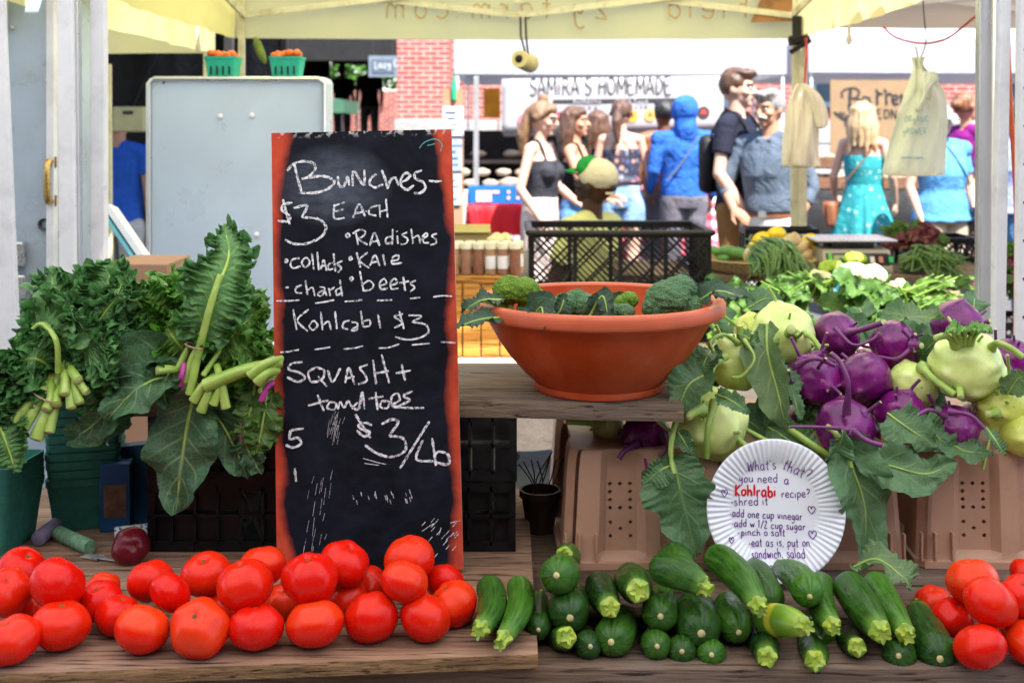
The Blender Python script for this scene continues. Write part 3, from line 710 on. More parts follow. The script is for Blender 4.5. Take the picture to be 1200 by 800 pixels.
for hx, hy, hs in ((133, 352, 30), (578, 437, 32), (575, 556, 34), (160, 580, 24)):
    S.append([(hx, hy + hs * .6), (hx - hs * .5, hy - hs * .1), (hx - hs * .4, hy - hs * .55), (hx - hs * .1, hy - hs * .5), (hx, hy - hs * .2), (hx + hs * .2, hy - hs * .6), (hx + hs * .55, hy - hs * .4), (hx + hs * .5, hy), (hx, hy + hs * .62)])
m = plain('purple_marker', (.13, .012, .22), .5, .2, 200, bmp=0); mb = MB(); ribbons(mb, S, 4.4, pz, wob=.1); mb.build('purple_lettering', m, plate)
m = plain('red_marker', (.62, .01, .02), .5, .15, 200, bmp=0); mb = MB(); ribbons(mb, pl("Kohlrabi", 190, 364, 215, 56, -2, 14), 9.5, pz, wob=.1); mb.build('red_lettering', m, plate)

# ================================================================ tomatoes
m, nt, p = new_mat('tomato_skin'); v = coords(nt); rr = obj_random(nt)
n1, n2, n3 = noise_tex(nt, v, 14, 3, .5), noise_tex(nt, v, 220, 2, .5), noise_tex(nt, v, 45, 4, .6)
red = mixc(nt, rr, (.62, .004, .001), (.74, .013, .002))
sxx = nd(nt, 'ShaderNodeSeparateXYZ'); nt.links.new(v, sxx.inputs[0])
shoulder = ramp(nt, math_n(nt, 'ADD', math_n(nt, 'MULTIPLY', sxx.outputs[2], 14.), math_n(nt, 'MULTIPLY', n1, .5)), [(.2, 0.), (1.3, .35)])
c = mixc(nt, math_n(nt, 'MULTIPLY', shoulder, rr), red, (.72, .10, .012))
c = mixc(nt, ramp(nt, n1, [(.6, 0.), (.8, .4)]), c, (.74, .09, .012)); c = mixc(nt, ramp(nt, n2, [(.70, 0.), (.76, .35)]), c, (.8, .35, .12))
nt.links.new(c, p.inputs['Base Color']); nt.links.new(ramp(nt, n3, [(.3, .2), (.7, .32)]), p.inputs['Roughness'])
p.inputs['Specular IOR Level'].default_value = .22; p.inputs['Subsurface Weight'].default_value = .0; p.inputs['Subsurface Radius'].default_value = (.012, .002, .001)
bump(nt, p, n3, .05, .003); M['tomato'] = m
m2 = plain('dark_plum_skin', (.13, .006, .012), .25, .35, 30, bmp=.05); M['plum'] = m2
M['calyx'] = plain('stem_scar', (.10, .12, .03), .7, .3, 90)
def tomato_mesh(sd):
    r = random.Random(sd); nl = r.choice((4, 5, 5, 6)); amp = r.uniform(.012, .045); ph = r.uniform(0, 6); sq = r.uniform(.80, .90)
    ex = r.uniform(.97, 1.04)
    mb = MB()
    def fn(d):
        th = math.atan2(d.y, d.x); pol = math.hypot(d.x, d.y)
        k = 1 + amp * math.cos(nl * th + ph) * pol * (1.2 if d.z > 0 else .8) + .032 * noise.noise(d * 1.6 + V((sd, 0, 0)))
        if d.z > 0: k *= 1 - .20 * math.exp(-(pol / .24) ** 2)
        else: k *= 1 - .05 * math.exp(-(pol / .16) ** 2)
        return k
    mb.ball((0, 0, 0), (.5 * ex, .5 / ex, .5 * sq), 40, 28, fn=fn)
    o = mb.build('tomato', M['tomato'], angle=180); st = MB()
    st.ball((0, 0, .5 * sq * .80), (.055, .055, .018), 10, 6, fn=lambda d: 1 + .4 * math.cos(5 * math.atan2(d.y, d.x)))
    c = st.build('stem_scar', M['calyx'], o); return o
T_MESH = [tomato_mesh(s) for s in (1, 2, 3, 4, 5)]; used = set()
def put_tomato(px, py, d, layer, label, zt, group, Y=None, k=0):
    src = T_MESH[k % 5]
    if k % 5 in used:
        o = src.copy(); C.objects.link(o)
        for ch in src.children:
            c = ch.copy(); C.objects.link(c); c.parent = o
    else: o = src; used.add(k % 5)
    if Y is None:
        Y = 1.58
        for _ in range(6):
            r = d / 2 / F * Y; Y = (EYE - zt - r * .88) * F / (py - HZ)
    r = d / 2 / F * Y * 1.03
    o.location = at(px, py, Y); o.scale = (2 * r,) * 3; q = random.Random(k * 7 + 3)
    o.rotation_euler = (q.uniform(-.55, .35) if layer == 0 else q.uniform(-.9, .4), q.uniform(-.5, .5), q.uniform(0, 6.28))
    tag(o, label, 'tomato', group); return o
ORD = ['first', 'second', 'third', 'fourth', 'fifth', 'sixth', 'seventh', 'eighth', 'ninth', 'tenth', 'eleventh', 'twelfth', 'thirteenth', 'fourteenth']
front = [(15, 749, 62), (71, 732, 65), (138, 721, 50), (166, 737, 62), (234, 736, 68), (300, 734, 62), (369, 730, 64), (436, 723, 62), (498, 723, 60), (532, 707, 55)]
upper = [(8, 693, 58, 1.64), (25, 666, 54, 1.72), (67, 684, 62, 1.62), (117, 704, 50, 1.655), (176, 680, 51, 1.70), (200, 694, 49, 1.62), (241, 672, 55, 1.69), (287, 686, 64, 1.61), (308, 663, 53, 1.71), (363, 678, 63, 1.62), (404, 660, 58, 1.68), (479, 655, 58, 1.69), (474, 681, 56, 1.615), (521, 682, 45, 1.71)]
tucked = [(38, 715, 46, 1.68), (262, 712, 46, 1.69), (332, 706, 46, 1.69), (406, 702, 48, 1.68), (434, 686, 46, 1.74), (120, 690, 40, 1.76)]
k = 0; GL = 'tomatoes in the left-hand heap'
for i, (x, y, d) in enumerate(front):
    put_tomato(x, y, d, 0, 'red tomato, %s from left in the front row of the long heap' % ORD[i], PZ, GL, None, k); k += 1
for i, (x, y, d, Y) in enumerate(sorted(upper)):
    put_tomato(x, y, d, 1, 'red tomato, %s from the left in the raised row of the long heap' % ORD[i], PZ, GL, Y, k); k += 1
for i, (x, y, d, Y) in enumerate(sorted(tucked)):
    put_tomato(x, y, d, 1, 'shaded tomato tucked low behind the front row, %s from the left of those' % ORD[i], PZ, GL, Y, k); k += 1
GR = 'tomatoes at the right-hand end'
for (x, y, d, Y, lb) in ((1149, 757, 60, None, 'large red tomato in front at the left end of the right-hand heap'), (1205, 752, 56, None, 'red tomato in front, cut off by the right edge of the table view'),
        (1117, 724, 47, 1.70, 'half hidden red tomato beside the big zucchini in the right-hand heap'), (1160, 705, 62, 1.61, 'large red tomato resting on top in the middle of the right-hand heap'),
        (1140, 682, 58, 1.70, 'red tomato behind the topmost one of the right-hand heap'), (1093, 704, 40, 1.80, 'small red tomato farthest left at the back of the right-hand heap'),
        (1191, 732, 46, 1.68, 'red tomato in the gap between the two front ones of the right-hand heap'), (1198, 698, 50, 1.63, 'red tomato on the upper right of the right-hand heap'),
        (1200, 672, 34, 1.868, 'red tomato at the upper back corner of the right-hand heap')):
    put_tomato(x, y, d, 0 if Y is None else 1, lb, TZ, GR, Y, k); k += 1
o = put_tomato(153, 640, 43, 0, 'dark plum coloured tomato lying alone beside the black crate', PZ, None, None, 0)
o.data = o.data.copy(); o.data.materials[0] = M['plum']; o.rotation_euler = (1.2, .6, .3)

# ================================================================ zucchini
m, nt, p = new_mat('zucchini_skin'); at_ = nd(nt, 'ShaderNodeAttribute', attribute_name='luv')
mp = nd(nt, 'ShaderNodeMapping'); nt.links.new(at_.outputs['Vector'], mp.inputs[0]); mp.inputs['Scale'].default_value = (2.2, 16, 1)
rr = obj_random(nt); v = coords(nt)
lines = noise_tex(nt, mp.outputs[0], 2.2, 5, .6); blot = noise_tex(nt, v, 26, 3, .5)
vor = nd(nt, 'ShaderNodeTexVoronoi'); vor.inputs['Scale'].default_value = 330; nt.links.new(v, vor.inputs['Vector'])
speck = ramp(nt, vor.outputs['Distance'], [(.12, 1.), (.34, 0.)])
base = mixc(nt, rr, (.004, .018, .004), (.016, .070, .006))
lite = mixc(nt, rr, (.022, .075, .012), (.090, .23, .020))
c = mixc(nt, ramp(nt, lines, [(.38, 0.), (.68, .8)]), base, lite)
c = mixc(nt, ramp(nt, blot, [(.45, 0.), (.75, .55)]), c, lite)
c = mixc(nt, math_n(nt, 'MULTIPLY', speck, ramp(nt, blot, [(.3, .28), (.7, .06)])), c, (.19, .27, .07))
# a paler neck where the stem joins (u near 0)
su = nd(nt, 'ShaderNodeSeparateXYZ'); nt.links.new(at_.outputs['Vector'], su.inputs[0])
nk = math_n(nt, 'MULTIPLY', ramp(nt, su.outputs[0], [(.0, .8), (.16, 0.)]), su.outputs[2])
c = mixc(nt, nk, c, (.12, .24, .03))
nt.links.new(c, p.inputs['Base Color']); nt.links.new(ramp(nt, blot, [(.3, .22), (.7, .38)]), p.inputs['Roughness'])
p.inputs['Specular IOR Level'].default_value = .2
bump(nt, p, math_n(nt, 'ADD', lines, math_n(nt, 'MULTIPLY', speck, .3)), .14, .003); M['zuc'] = m
M['zuc_stem'] = stalk_mat('zucchini_stem', (.13, .25, .015), (.44, .50, .05))
M['scar'] = plain('blossom_scar', (.52, .42, .19), .75, .3, 160)
m, nt, p = new_mat('yellow_banded_zucchini_skin'); at_ = nd(nt, 'ShaderNodeAttribute', attribute_name='luv'); su = nd(nt, 'ShaderNodeSeparateXYZ'); nt.links.new(at_.outputs['Vector'], su.inputs[0])
n = noise_tex(nt, coords(nt), 30, 4, .6); w = math_n(nt, 'ADD', su.outputs[0], math_n(nt, 'MULTIPLY', math_n(nt, 'SUBTRACT', n, .5), .1))
nt.links.new(ramp(nt, w, [(0, (.25, .36, .03)), (.2, (.17, .30, .02)), (.30, (.13, .25, .02)), (.46, (.15, .26, .02)), (.50, (.52, .46, .03)), (.58, (.5, .45, .03)), (.63, (.06, .15, .012)), (1, (.02, .06, .01))]), p.inputs['Base Color'])
p.inputs['Roughness'].default_value = .3; M['zuc_y'] = m
def zucchini(pn, pf, r, near, label, bend=0, side=0, seed=0, mat='zuc', tipf=.92):
    """from the near end pn to the far end pf; near says whether the stem or the blossom end faces front"""
    rn = random.Random(seed); bend += rn.uniform(-.004, .006); side += rn.uniform(-.008, .008); r *= rn.uniform(.96, 1.06); s_end, b_end = (pn, pf) if near == 'stem' else (pf, pn)
    s_end, b_end = V(s_end), V(b_end); L = (b_end - s_end).length; T = (b_end - s_end).normalized()
    up = V((0, 0, 1)); sd = T.cross(up).normalized(); up2 = sd.cross(T)
    mid = (s_end + b_end) / 2 + up2 * bend + sd * side
    path = spline([s_end, s_end.lerp(b_end, .25) + (mid - (s_end + b_end) / 2) * .75, mid, s_end.lerp(b_end, .75) + (mid - (s_end + b_end) / 2) * .75, b_end], 40)
    # radius along the length: narrower neck at the stem, rounded blossom end
    rad = []
    for i in range(40):
        u = i / 39
        neck = .60 + .40 * (1 - math.exp(-((u) / .26) ** 1.6)); bl = math.sqrt(max(0, 1 - max(0, (u - (1 - r / L * 1.25)) / (r / L * 1.25)) ** 2.2)); st = math.sqrt(max(0.02, 1 - max(0, (.03 - u) / .03) ** 2))
        rad.append(max(.0006, r * neck * bl * st))
    # tighter rings towards the round end
    mb = MB(); seg = 28; P = []; A = []; x = sd.copy(); ph = rn.uniform(0, 6)
    for i in range(40):
        t = (path[min(i + 1, 39)] - path[max(i - 1, 0)]).normalized(); x = (x - t * x.dot(t)).normalized(); y = t.cross(x); row = []; ar = []
        for k in range(seg):
            th = 2 * math.pi * k / seg; rr = rad[i] * (1 + .028 * math.cos(5 * th + ph) * (1 - .5 * i / 39) + .02 * noise.noise(V((math.cos(th), math.sin(th), i * .09 + seed))))
            row.append(path[i] + x * math.cos(th) * rr + y * math.sin(th) * rr); ar.append((i / 39, k / seg, 1.0))
        P.append(row); A.append(ar)
    mb.grid(P, 0, A, wrap_v=True, flip=True)
    o = len(mb.v) - seg; mb.f.append(tuple(o + q for q in range(seg))); mb.m.append(0); mb.f.append(tuple(reversed(range(seg)))); mb.m.append(0)
    z = mb.build('zucchini', M[mat], loc=(s_end + b_end) / 2, angle=180, uv=True)
    # five-sided stem stub with a ragged flared cut
    t0 = (path[0] - path[2]).normalized(); st = MB(); P = []; x = sd.copy(); x = (x - t0 * x.dot(t0)).normalized(); y = t0.cross(x); ls = rn.uniform(.012, .020); q0 = path[0] - t0 * .004
    for j, (s, k) in enumerate(((0, .60), (.12, .54), (.3, .36), (.6, .31), (.88, .34), (1., .38))):
        row = []
        for q in range(20):
            th = 2 * math.pi * q / 20; w = 1 + (.22 + .1 * (s > .6)) * math.cos(5 * th + ph) * (1 if s > .05 else .4)
            row.append(q0 + t0 * (ls * s + (rn.uniform(-.0018, .0018) if s > .85 else 0)) + (x * math.cos(th) + y * math.sin(th)) * r * k * w)
        P.append(row)
    P.append([q0 + t0 * ls * .88 + (x * math.cos(2 * math.pi * q / 20) + y * math.sin(2 * math.pi * q / 20)) * r * .16 for q in range(20)])
    st.grid(P, wrap_v=True); o = len(st.v) - 20; st.f.append(tuple(o + q for q in range(20))); st.m.append(0)
    st.build('stem', M['zuc_stem'], z, angle=35)
    t1 = (path[39] - path[37]).normalized(); sc = MB(); q = path[39] - t1 * .0008
    rot = t1.to_track_quat('Z', 'Y').to_matrix()
    sc.ball(q, (r * .17, r * .17, .0022), 12, 6, rot=rot, fn=lambda d: 1 + .18 * noise.noise(d * 3 + V((seed, 0, 0)))); sc.build('blossom_scar', M['scar'], z)
    return tag(z, label, 'zucchini', 'zucchini along the front of the table')
def Zq(xn, yn, Yn, xf, yf, Yf, d, near, label, **kw):
    k = zucchini.count = getattr(zucchini, 'count', 0) + 1
    zucchini(at(xn, yn, Yn), at(xf, yf, Yf), d / 2 / F * (Yn * .6 + Yf * .4) * 1.02, near, label, seed=k, **kw)
Zq(563, 737, 1.575, 571, 682, 1.72, 33, 'stem', 'pale green zucchini on the plywood beside the last tomato of the long heap', side=.006)
Zq(590, 748, 1.57, 606, 684, 1.725, 33, 'stem', 'dark speckled zucchini at the plywood corner, second from the tomatoes', side=.006)
Zq(631, 738, 1.625, 633, 700, 1.78, 30, 'blossom', 'narrow dark zucchini just right of the plywood edge with its round end forward')
Zq(652, 674, 1.63, 655, 664, 1.82, 43, 'blossom', 'zucchini pointing its round end forward on top of the left end of the pile')
Zq(661, 650, 1.74, 664, 656, 1.92, 29, 'stem', 'zucchini showing only its pale stem at the top left of the pile')
Zq(668, 724, 1.62, 676, 698, 1.79, 46, 'blossom', 'fat zucchini under the topmost one at the left end of the pile')
Zq(664, 746, 1.60, 660, 752, 1.77, 36, 'stem', 'bottom row zucchini with a ragged stem facing front, first from the left')
Zq(692, 757, 1.60, 690, 741, 1.76, 33, 'blossom', 'bottom row zucchini with a small round scar, second from the left')
Zq(715, 712, 1.61, 702, 684, 1.78, 38, 'stem', 'leaning zucchini with its yellow stem down, third from the left in the middle row')
Zq(716, 752, 1.60, 734, 722, 1.76, 44, 'blossom', 'plump shiny zucchini lying at an angle in the bottom row')
Zq(748, 692, 1.62, 738, 678, 1.79, 40, 'stem', 'thick dark zucchini with a broad ragged star of a stem in the upper row')
Zq(770, 757, 1.60, 768, 746, 1.76, 33, 'blossom', 'bottom row zucchini with a beige scar below the dark gap, fourth from the left')
Zq(774, 722, 1.62, 778, 695, 1.79, 40, 'blossom', 'dark zucchini in the middle row under the crossways one')
Zq(826, 688, 1.615, 762, 664, 1.67, 38, 'stem', 'dark zucchini lying almost crossways with its stem pointing right', bend=.008)
Zq(788, 668, 1.77, 782, 655, 1.93, 42, 'blossom', 'rounded zucchini end lying behind the crossways one')
Zq(799, 763, 1.60, 797, 750, 1.76, 34, 'blossom', 'bottom row zucchini with a reddish scar, fifth from the left')
Zq(822, 742, 1.61, 818, 705, 1.78, 50, 'blossom', 'very dark fat zucchini below the crossways one')
Zq(834, 767, 1.595, 836, 752, 1.76, 34, 'blossom', 'small dark zucchini at the very bottom, sixth from the left')
Zq(889, 710, 1.59, 834, 650, 1.74, 37, 'stem', 'long zucchini slanting down in front of the left side of the paper plate', bend=.004)
Zq(905, 712, 1.66, 884, 664, 1.80, 38, 'blossom', 'green zucchini behind the yellow banded one, in front of the plate')
Zq(942, 733, 1.585, 886, 728, 1.66, 37, 'stem', 'yellow banded zucchini lying crossways below the paper plate', mat='zuc_y', bend=.006)
Zq(949, 699, 1.63, 914, 666, 1.80, 38, 'blossom', 'zucchini slanting down to the right below the bottom of the plate')
Zq(866, 741, 1.625, 855, 705, 1.78, 38, 'blossom', 'dark zucchini to the left of the yellow banded one')
Zq(899, 770, 1.58, 878, 750, 1.73, 38, 'stem', 'front zucchini with a wide pale stem below the yellow banded one', bend=.004)
Zq(955, 774, 1.58, 936, 752, 1.73, 36, 'stem', 'short front zucchini with a yellow stem, right of the wide stemmed one')
Zq(976, 734, 1.61, 964, 682, 1.78, 35, 'stem', 'upright-looking zucchini with a five sided stem right of the plate', side=-.006)
Zq(960, 748, 1.66, 968, 730, 1.80, 38, 'blossom', 'shadowed zucchini in the gap behind the two front stems')
Zq(1005, 758, 1.60, 996, 744, 1.76, 33, 'stem', 'small zucchini with a yellow stem at the bottom, below the two long bright ones')
Zq(1032, 740, 1.59, 992, 682, 1.76, 40, 'stem', 'bright green long zucchini slanting down with a pale star stem')
Zq(1062, 743, 1.60, 1024, 680, 1.78, 38, 'stem', 'long zucchini with a ribbed green stem, next to the big dark end one')
Zq(1053, 768, 1.59, 1040, 748, 1.74, 38, 'blossom', 'bottom zucchini with a beige scar under the long ribbed stem')
Zq(1102, 772, 1.585, 1076, 714, 1.76, 46, 'blossom', 'largest dark zucchini at the right end of the row beside the tomatoes', side=.006)

# ================================================================ bowl of broccoli
bc = V((.144, 1.985, SZ + .001)); BS = .972
mb = MB(); prof = [(.001, .006), (.095, .006), (.102, .0), (.108, .001), (.110, .006), (.1085, .012), (.128, .030), (.152, .056), (.172, .084), (.187, .110), (.1935, .124)]
mb.lathe([(r * BS, z) for r, z in prof], 96, bc, 0)
mb.lathe([(r * BS, z) for r, z in [(.1905, .146), (.184, .112), (.168, .084), (.148, .056), (.124, .030), (.09, .012), (.001, .010)]], 96, bc, 0)
bowl = mb.build('planter_bowl', M['terracotta'], loc=bc, angle=50)
tag(bowl, 'wide terracotta coloured plastic bowl holding broccoli on the shelf plank', 'bowl')
mb = MB(); mb.lathe([(r * BS, z) for r, z in [(.1925, .125), (.205, .124), (.2125, .126), (.2145, .130), (.2145, .144), (.211, .149), (.203, .1502), (.194, .148), (.190, .143), (.190, .130), (.1925, .125)]], 96, bc); mb.build('rim', M['terracotta_lip'], bowl, angle=60)

def broc_mat(name, a, b):
    m, nt, p = new_mat(name); v = coords(nt); vo = nd(nt, 'ShaderNodeTexVoronoi'); vo.inputs['Scale'].default_value = 420; nt.links.new(v, vo.inputs['Vector'])
    n = noise_tex(nt, v, 40, 4, .6)
    c = ramp(nt, n, [(.3, a), (.72, b)]); c = mixc(nt, ramp(nt, vo.outputs['Distance'], [(.1, .0), (.6, .7)]), c, tuple(q * .45 for q in a))
    c = mixc(nt, ramp(nt, vo.outputs['Distance'], [(.0, .3), (.12, 0.)]), c, tuple(min(1, q * 2.4) for q in b))
    nt.links.new(c, p.inputs['Base Color']); p.inputs['Roughness'].default_value = .6; p.inputs['Specular IOR Level'].default_value = .3
    bump(nt, p, math_n(nt, 'SUBTRACT', 1, vo.outputs['Distance']), .7, .003); return m
M['broc'] = broc_mat('broccoli_buds', (.075, .18, .07), (.17, .31, .13)); M['broc_y'] = broc_mat('yellowing_broccoli_buds', (.12, .25, .012), (.28, .44, .03))
def broccoli(px, py, w, Y, label, mat, heads, seed, leaves=(), tilt=0):
    """crown of several domes of buds on a branching stem; w = width in photo pixels"""
    c = at(px, py, Y); s = w / F * Y / 2; r = random.Random(seed); mb = MB()
    for (hx, hy, hz, hr) in heads:
        cc = c + V((hx * s, hy * s, hz * s)); rr = hr * s
        def fn(d, rr=rr, cc=cc):
            q = d * rr + cc
            dst, _ = noise.voronoi(q * 95); d2, _ = noise.voronoi(q * 320)
            return 1 + .16 * (.45 - dst[0]) + .075 * (.5 - d2[0]) + .06 * noise.noise(q * 26)
        mb.ball(cc, (rr, rr, rr * .86), 92, 56, fn=fn)
    o = mb.build('broccoli', M[mat], loc=c - V((0, 0, s * .4)), angle=180)
    st = MB(); foot = c.lerp(V((bc.x, bc.y, c.z)), .55) + V((0, 0, -s * 1.3)); foot.z = max(foot.z, SZ + .03)
    for (hx, hy, hz, hr) in heads: st.tube(spline([foot, c + V((hx * s * .3, hy * s * .3, -s * .8)), c + V((hx * s, hy * s, hz * s - hr * s * .5))], 10), [.011, .011, .010, .009, .008, .008, .007, .007, .007, .007], 10)
    st.build('stem', M['stalk'], o)
    for i, (pts, wd, nrm) in enumerate(leaves):
        lf = MB(); leaf(lf, [at(*q) for q in pts], wd, nrm, .3, .22, 2.3, .004, .2, 34, 12, seed * 5 + i, .0028); lf.build('leaf', [M['broc_leaf'], M['stalk']], o, uv=True, angle=180)
    return tag(o, label, 'broccoli', 'broccoli in the bowl')
broccoli(603, 353, 78, 1.93, 'bright yellow-green broccoli head lying on its side at the left of the bowl', 'broc_y', ((-.15, 0, .35, .52), (.3, .1, .3, .48), (.68, .1, .05, .36), (-.6, .05, -.12, .4), (.62, -.1, -.3, .38)), 3,
         [([(590, 352, 1.90), (565, 352, 1.885), (540, 366, 1.89)], .024, (0, -.3, 1)), ([(588, 372, 1.86), (560, 375, 1.83), (532, 385, 1.80)], .020, (0, -.5, 1)),
          ([(618, 385, 1.865), (634, 360, 1.835), (637, 388, 1.80)], .024, (-.4, -1, .4)), ([(640, 372, 1.87), (655, 366, 1.85), (663, 342, 1.86)], .018, (0, -1, .2))])
broccoli(676, 357, 56, 1.91, 'small blue-green broccoli head in the middle front of the bowl', 'broc', ((-.42, 0, .0, .6), (.38, -.05, -.04, .62), (0, .25, .15, .55)), 5,
         [([(690, 372, 1.88), (706, 347, 1.88), (714, 380, 1.86)], .016, (.2, -1, .2)), ([(715, 372, 1.93), (722, 352, 1.95), (735, 352, 1.96)], .016, (0, -1, .3))])
broccoli(731, 358, 50, 1.93, 'low broccoli head with a yellow-green patch beside the largest one', 'broc_y', ((.25, .1, .25, .48), (-.05, .1, .12, .42)), 6)
broccoli(727, 364, 56, 1.895, 'flat dark broccoli head nearly sunk below the bowl rim', 'broc', ((-.35, 0, -.05, .42), (.15, -.05, -.08, .46), (-.75, .1, -.15, .36)), 7)
broccoli(787, 352, 66, 1.905, 'largest blue-green broccoli dome at the right of the bowl', 'broc', ((-.1, 0, .02, .84), (.3, .2, .34, .62), (-.45, -.1, -.25, .6), (.55, 0, -.2, .55)), 8,
         [([(806, 362, 1.92), (838, 342, 1.90), (862, 346, 1.86), (884, 352, 1.82)], .020, (0, -.6, 1)), ([(812, 352, 1.96), (832, 338, 1.97), (850, 350, 1.95)], .016, (0, -1, .4)), ([(790, 336, 1.95), (800, 326, 1.97), (818, 332, 1.99)], .012, (0, -.6, 1))])
broccoli(700, 385, 90, 2.06, 'broccoli head lying deep at the back inside the bowl', 'broc', ((-.5, 0, -.2, .5), (.5, .1, -.2, .5), (0, .2, -.15, .55)), 9)
# ================================================================ kohlrabi
def kohl_mat(name, a, b, ring, blush=None):
    m, nt, p = new_mat(name); v = coords(nt); n1, n2, n3 = noise_tex(nt, v, 22, 5, .62), noise_tex(nt, v, 60, 4, .6), noise_tex(nt, v, 8, 3, .5)
    at_ = nd(nt, 'ShaderNodeAttribute', attribute_name='luv'); su = nd(nt, 'ShaderNodeSeparateXYZ'); nt.links.new(at_.outputs['Vector'], su.inputs[0])
    c = ramp(nt, n1, [(.3, a), (.7, b)]); c = mixc(nt, ramp(nt, n3, [(.45, 0.), (.75, .5)]), c, tuple(min(1, q * 1.5) for q in b))
    c = mixc(nt, math_n(nt, 'MULTIPLY', su.outputs[0], .8, clamp=True), c, ring)
    sc = noise_tex(nt, v, 75, 2, .5); c = mixc(nt, ramp(nt, sc, [(.71, 0.), (.735, .7)]), c, (.20, .14, .07) if blush is None else blush)
    c = mixc(nt, ramp(nt, n2, [(.60, 0.), (.75, .3)]), c, tuple(min(1, q * 1.9 + .02) for q in b))
    nt.links.new(c, p.inputs['Base Color']); nt.links.new(ramp(nt, n2, [(.3, .2), (.7, .36)]), p.inputs['Roughness'])
    p.inputs['Specular IOR Level'].default_value = .42; p.inputs['Subsurface Weight'].default_value = .06; p.inputs['Subsurface Radius'].default_value = (.008, .008, .004)
    bump(nt, p, n2, .10, .003); return m
M['kg'] = kohl_mat('green_kohlrabi_skin', (.47, .60, .14), (.66, .76, .27), (.70, .78, .34))
M['kg_y'] = kohl_mat('yellowing_kohlrabi_skin', (.42, .47, .06), (.55, .58, .12), (.58, .56, .13))
M['kp'] = kohl_mat('purple_kohlrabi_skin', (.060, .002, .050), (.19, .006, .145), (.25, .05, .19), (.38, .2, .22))
def kohlrabi(px, py, d, Y, col, ax, label, stalks=(), leaves=(), n=7, seed=0, stub=.020, flat=.92, rad=.0042):
    """swollen bulb with leaf-stalk scars and stubs round its upper half; ax = direction its crown points"""
    r = random.Random(seed * 7 + 1); c = at(px, py, Y); R_ = d / 2 / F * Y; ax = V(ax).normalized(); rot = ax.to_track_quat('Z', 'X').to_matrix()
    nodes = []
    for i in range(n):
        th = i * 2.4 + r.uniform(-.25, .25) + seed; ph = .5 + 1.25 * (i / n) + r.uniform(-.1, .1)
        nodes.append(V((math.sin(ph) * math.cos(th), math.sin(ph) * math.sin(th), math.cos(ph))))
    mb = MB(); P = []; A = []; seg, rings = 60, 44
    for i in range(rings + 1):
        ph = math.pi * i / rings; row = []; ar = []
        for k in range(seg):
            th = 2 * math.pi * k / seg; q = V((math.sin(ph) * math.cos(th), math.sin(ph) * math.sin(th), math.cos(ph)))
            f = 1 + .03 * noise.noise(q * 1.7 + V((seed, 0, 0))) + .012 * noise.noise(q * 5 + V((seed, 3, 0))); g = 0
            if q.z > 0: f -= .05 * math.exp(-(math.hypot(q.x, q.y) / .3) ** 2)
            for nn in nodes:
                dv = q - nn; t_ = V((-nn.y, nn.x, 0)); t_ = t_.normalized() if t_.length > .01 else V((1, 0, 0)); w = nn.cross(t_)
                du, dw = dv.dot(t_), dv.dot(w)
                e = math.exp(-((du / (.26 - .10 * min(1, max(-1, dw * 3)))) ** 2 + (dw / .16) ** 2)); f += .105 * e; g = max(g, e)
                e2 = math.exp(-((abs(du) - .33) / .07) ** 2 - ((dw) / .22) ** 2); f -= .012 * e2
            q = V((q.x, q.y, q.z * flat)) * f * R_; row.append(c + rot @ q); ar.append((g ** 2, 0, 0))
        P.append(row); A.append(ar)
    mb.grid(P, 0, A, wrap_v=True); o = mb.build('kohlrabi', M[{'g': 'kg', 'y': 'kg_y', 'p': 'kp'}[col]], loc=c, angle=180, uv=True)
    sm = M['stalk_p'] if col == 'p' else M['stalk']
    st = MB()
    for nn in nodes:
        if r.random() < .62: continue
        L = stub * r.uniform(.8, 1.6) * (2. if r.random() < .2 else 1); b = nn * R_ * 1.0; tip = nn * 1.0 + V((0, 0, .55 if r.random() < .6 else -.1)) + V((r.uniform(-.4, .4), r.uniform(-.4, .4), 0))
        p1 = b + nn * L * .35; p2 = b + tip.normalized() * L + nn * L * .2
        pts = [c + rot @ q for q in spline([b - nn * R_ * .1, b, p1, p2], 10)]
        st.tube(pts, [rad * .7 * q for q in (4.2, 3.2, 2.0, 1.35, 1.1, 1, .95, .92, .92, .95)], 9, True, 0)
        e = (pts[-1] - pts[-3]).normalized(); st.ball(pts[-1], (rad * .62, rad * .62, rad * .2), 9, 4, 1, rot=e.to_track_quat('Z', 'Y').to_matrix())
    # crown of small stalks on top
    for k in range(2):
        th = r.uniform(0, 6.28); q = V((.18 * math.cos(th), .18 * math.sin(th), .86 * flat)) * R_
        st.tube([c + rot @ q, c + rot @ (q * 1.12), c + rot @ (q * 1.12 + V((.1 * math.cos(th), .1 * math.sin(th), .22)) * R_)], [rad * .8, rad * .6, rad * .5], 7)
    st.build('leaf_stubs', [sm, M['cut']], o, angle=60)
    for s in stalks:
        pts = [at(*q[:3]) for q in s[0]]; w = s[1] / 2 / F * Y * .84; q = spline(pts, 20); st = MB()
        st.tube(q, [w * (1.9 - .9 * min(1, i / 5)) for i in range(20)], 10, True)
        e = (q[-1] - q[-3]).normalized(); st.ball(q[-1], (w * .95, w * .95, w * .35), 10, 5, 1, rot=e.to_track_quat('Z', 'Y').to_matrix())
        st.build('stalk', [sm, M['cut']], o, angle=60)
    for i, L in enumerate(leaves):
        pts, wd, nrm = L[:3]; kw = L[3] if len(L) > 3 else {}
        mt = kw.pop('mat', 'kohl_leaf'); lf = MB(); a = dict(cup=.32, ruf=.28, freq=2.2, friz=.003, lobe=.22, nu=50, nv=20, seed=seed * 9 + i, rib=.002, fs=45); a.update(kw)
        leaf(lf, [at(*q) for q in pts], wd, nrm, **a); lf.build('leaf', [M[mt], M['stalk_p'] if kw.get('purple') else M['stalk']], o, uv=True, angle=180)
    return tag(o, label, 'kohlrabi', 'kohlrabi heaped on the tan crates')
FW = (0, -1, .25)
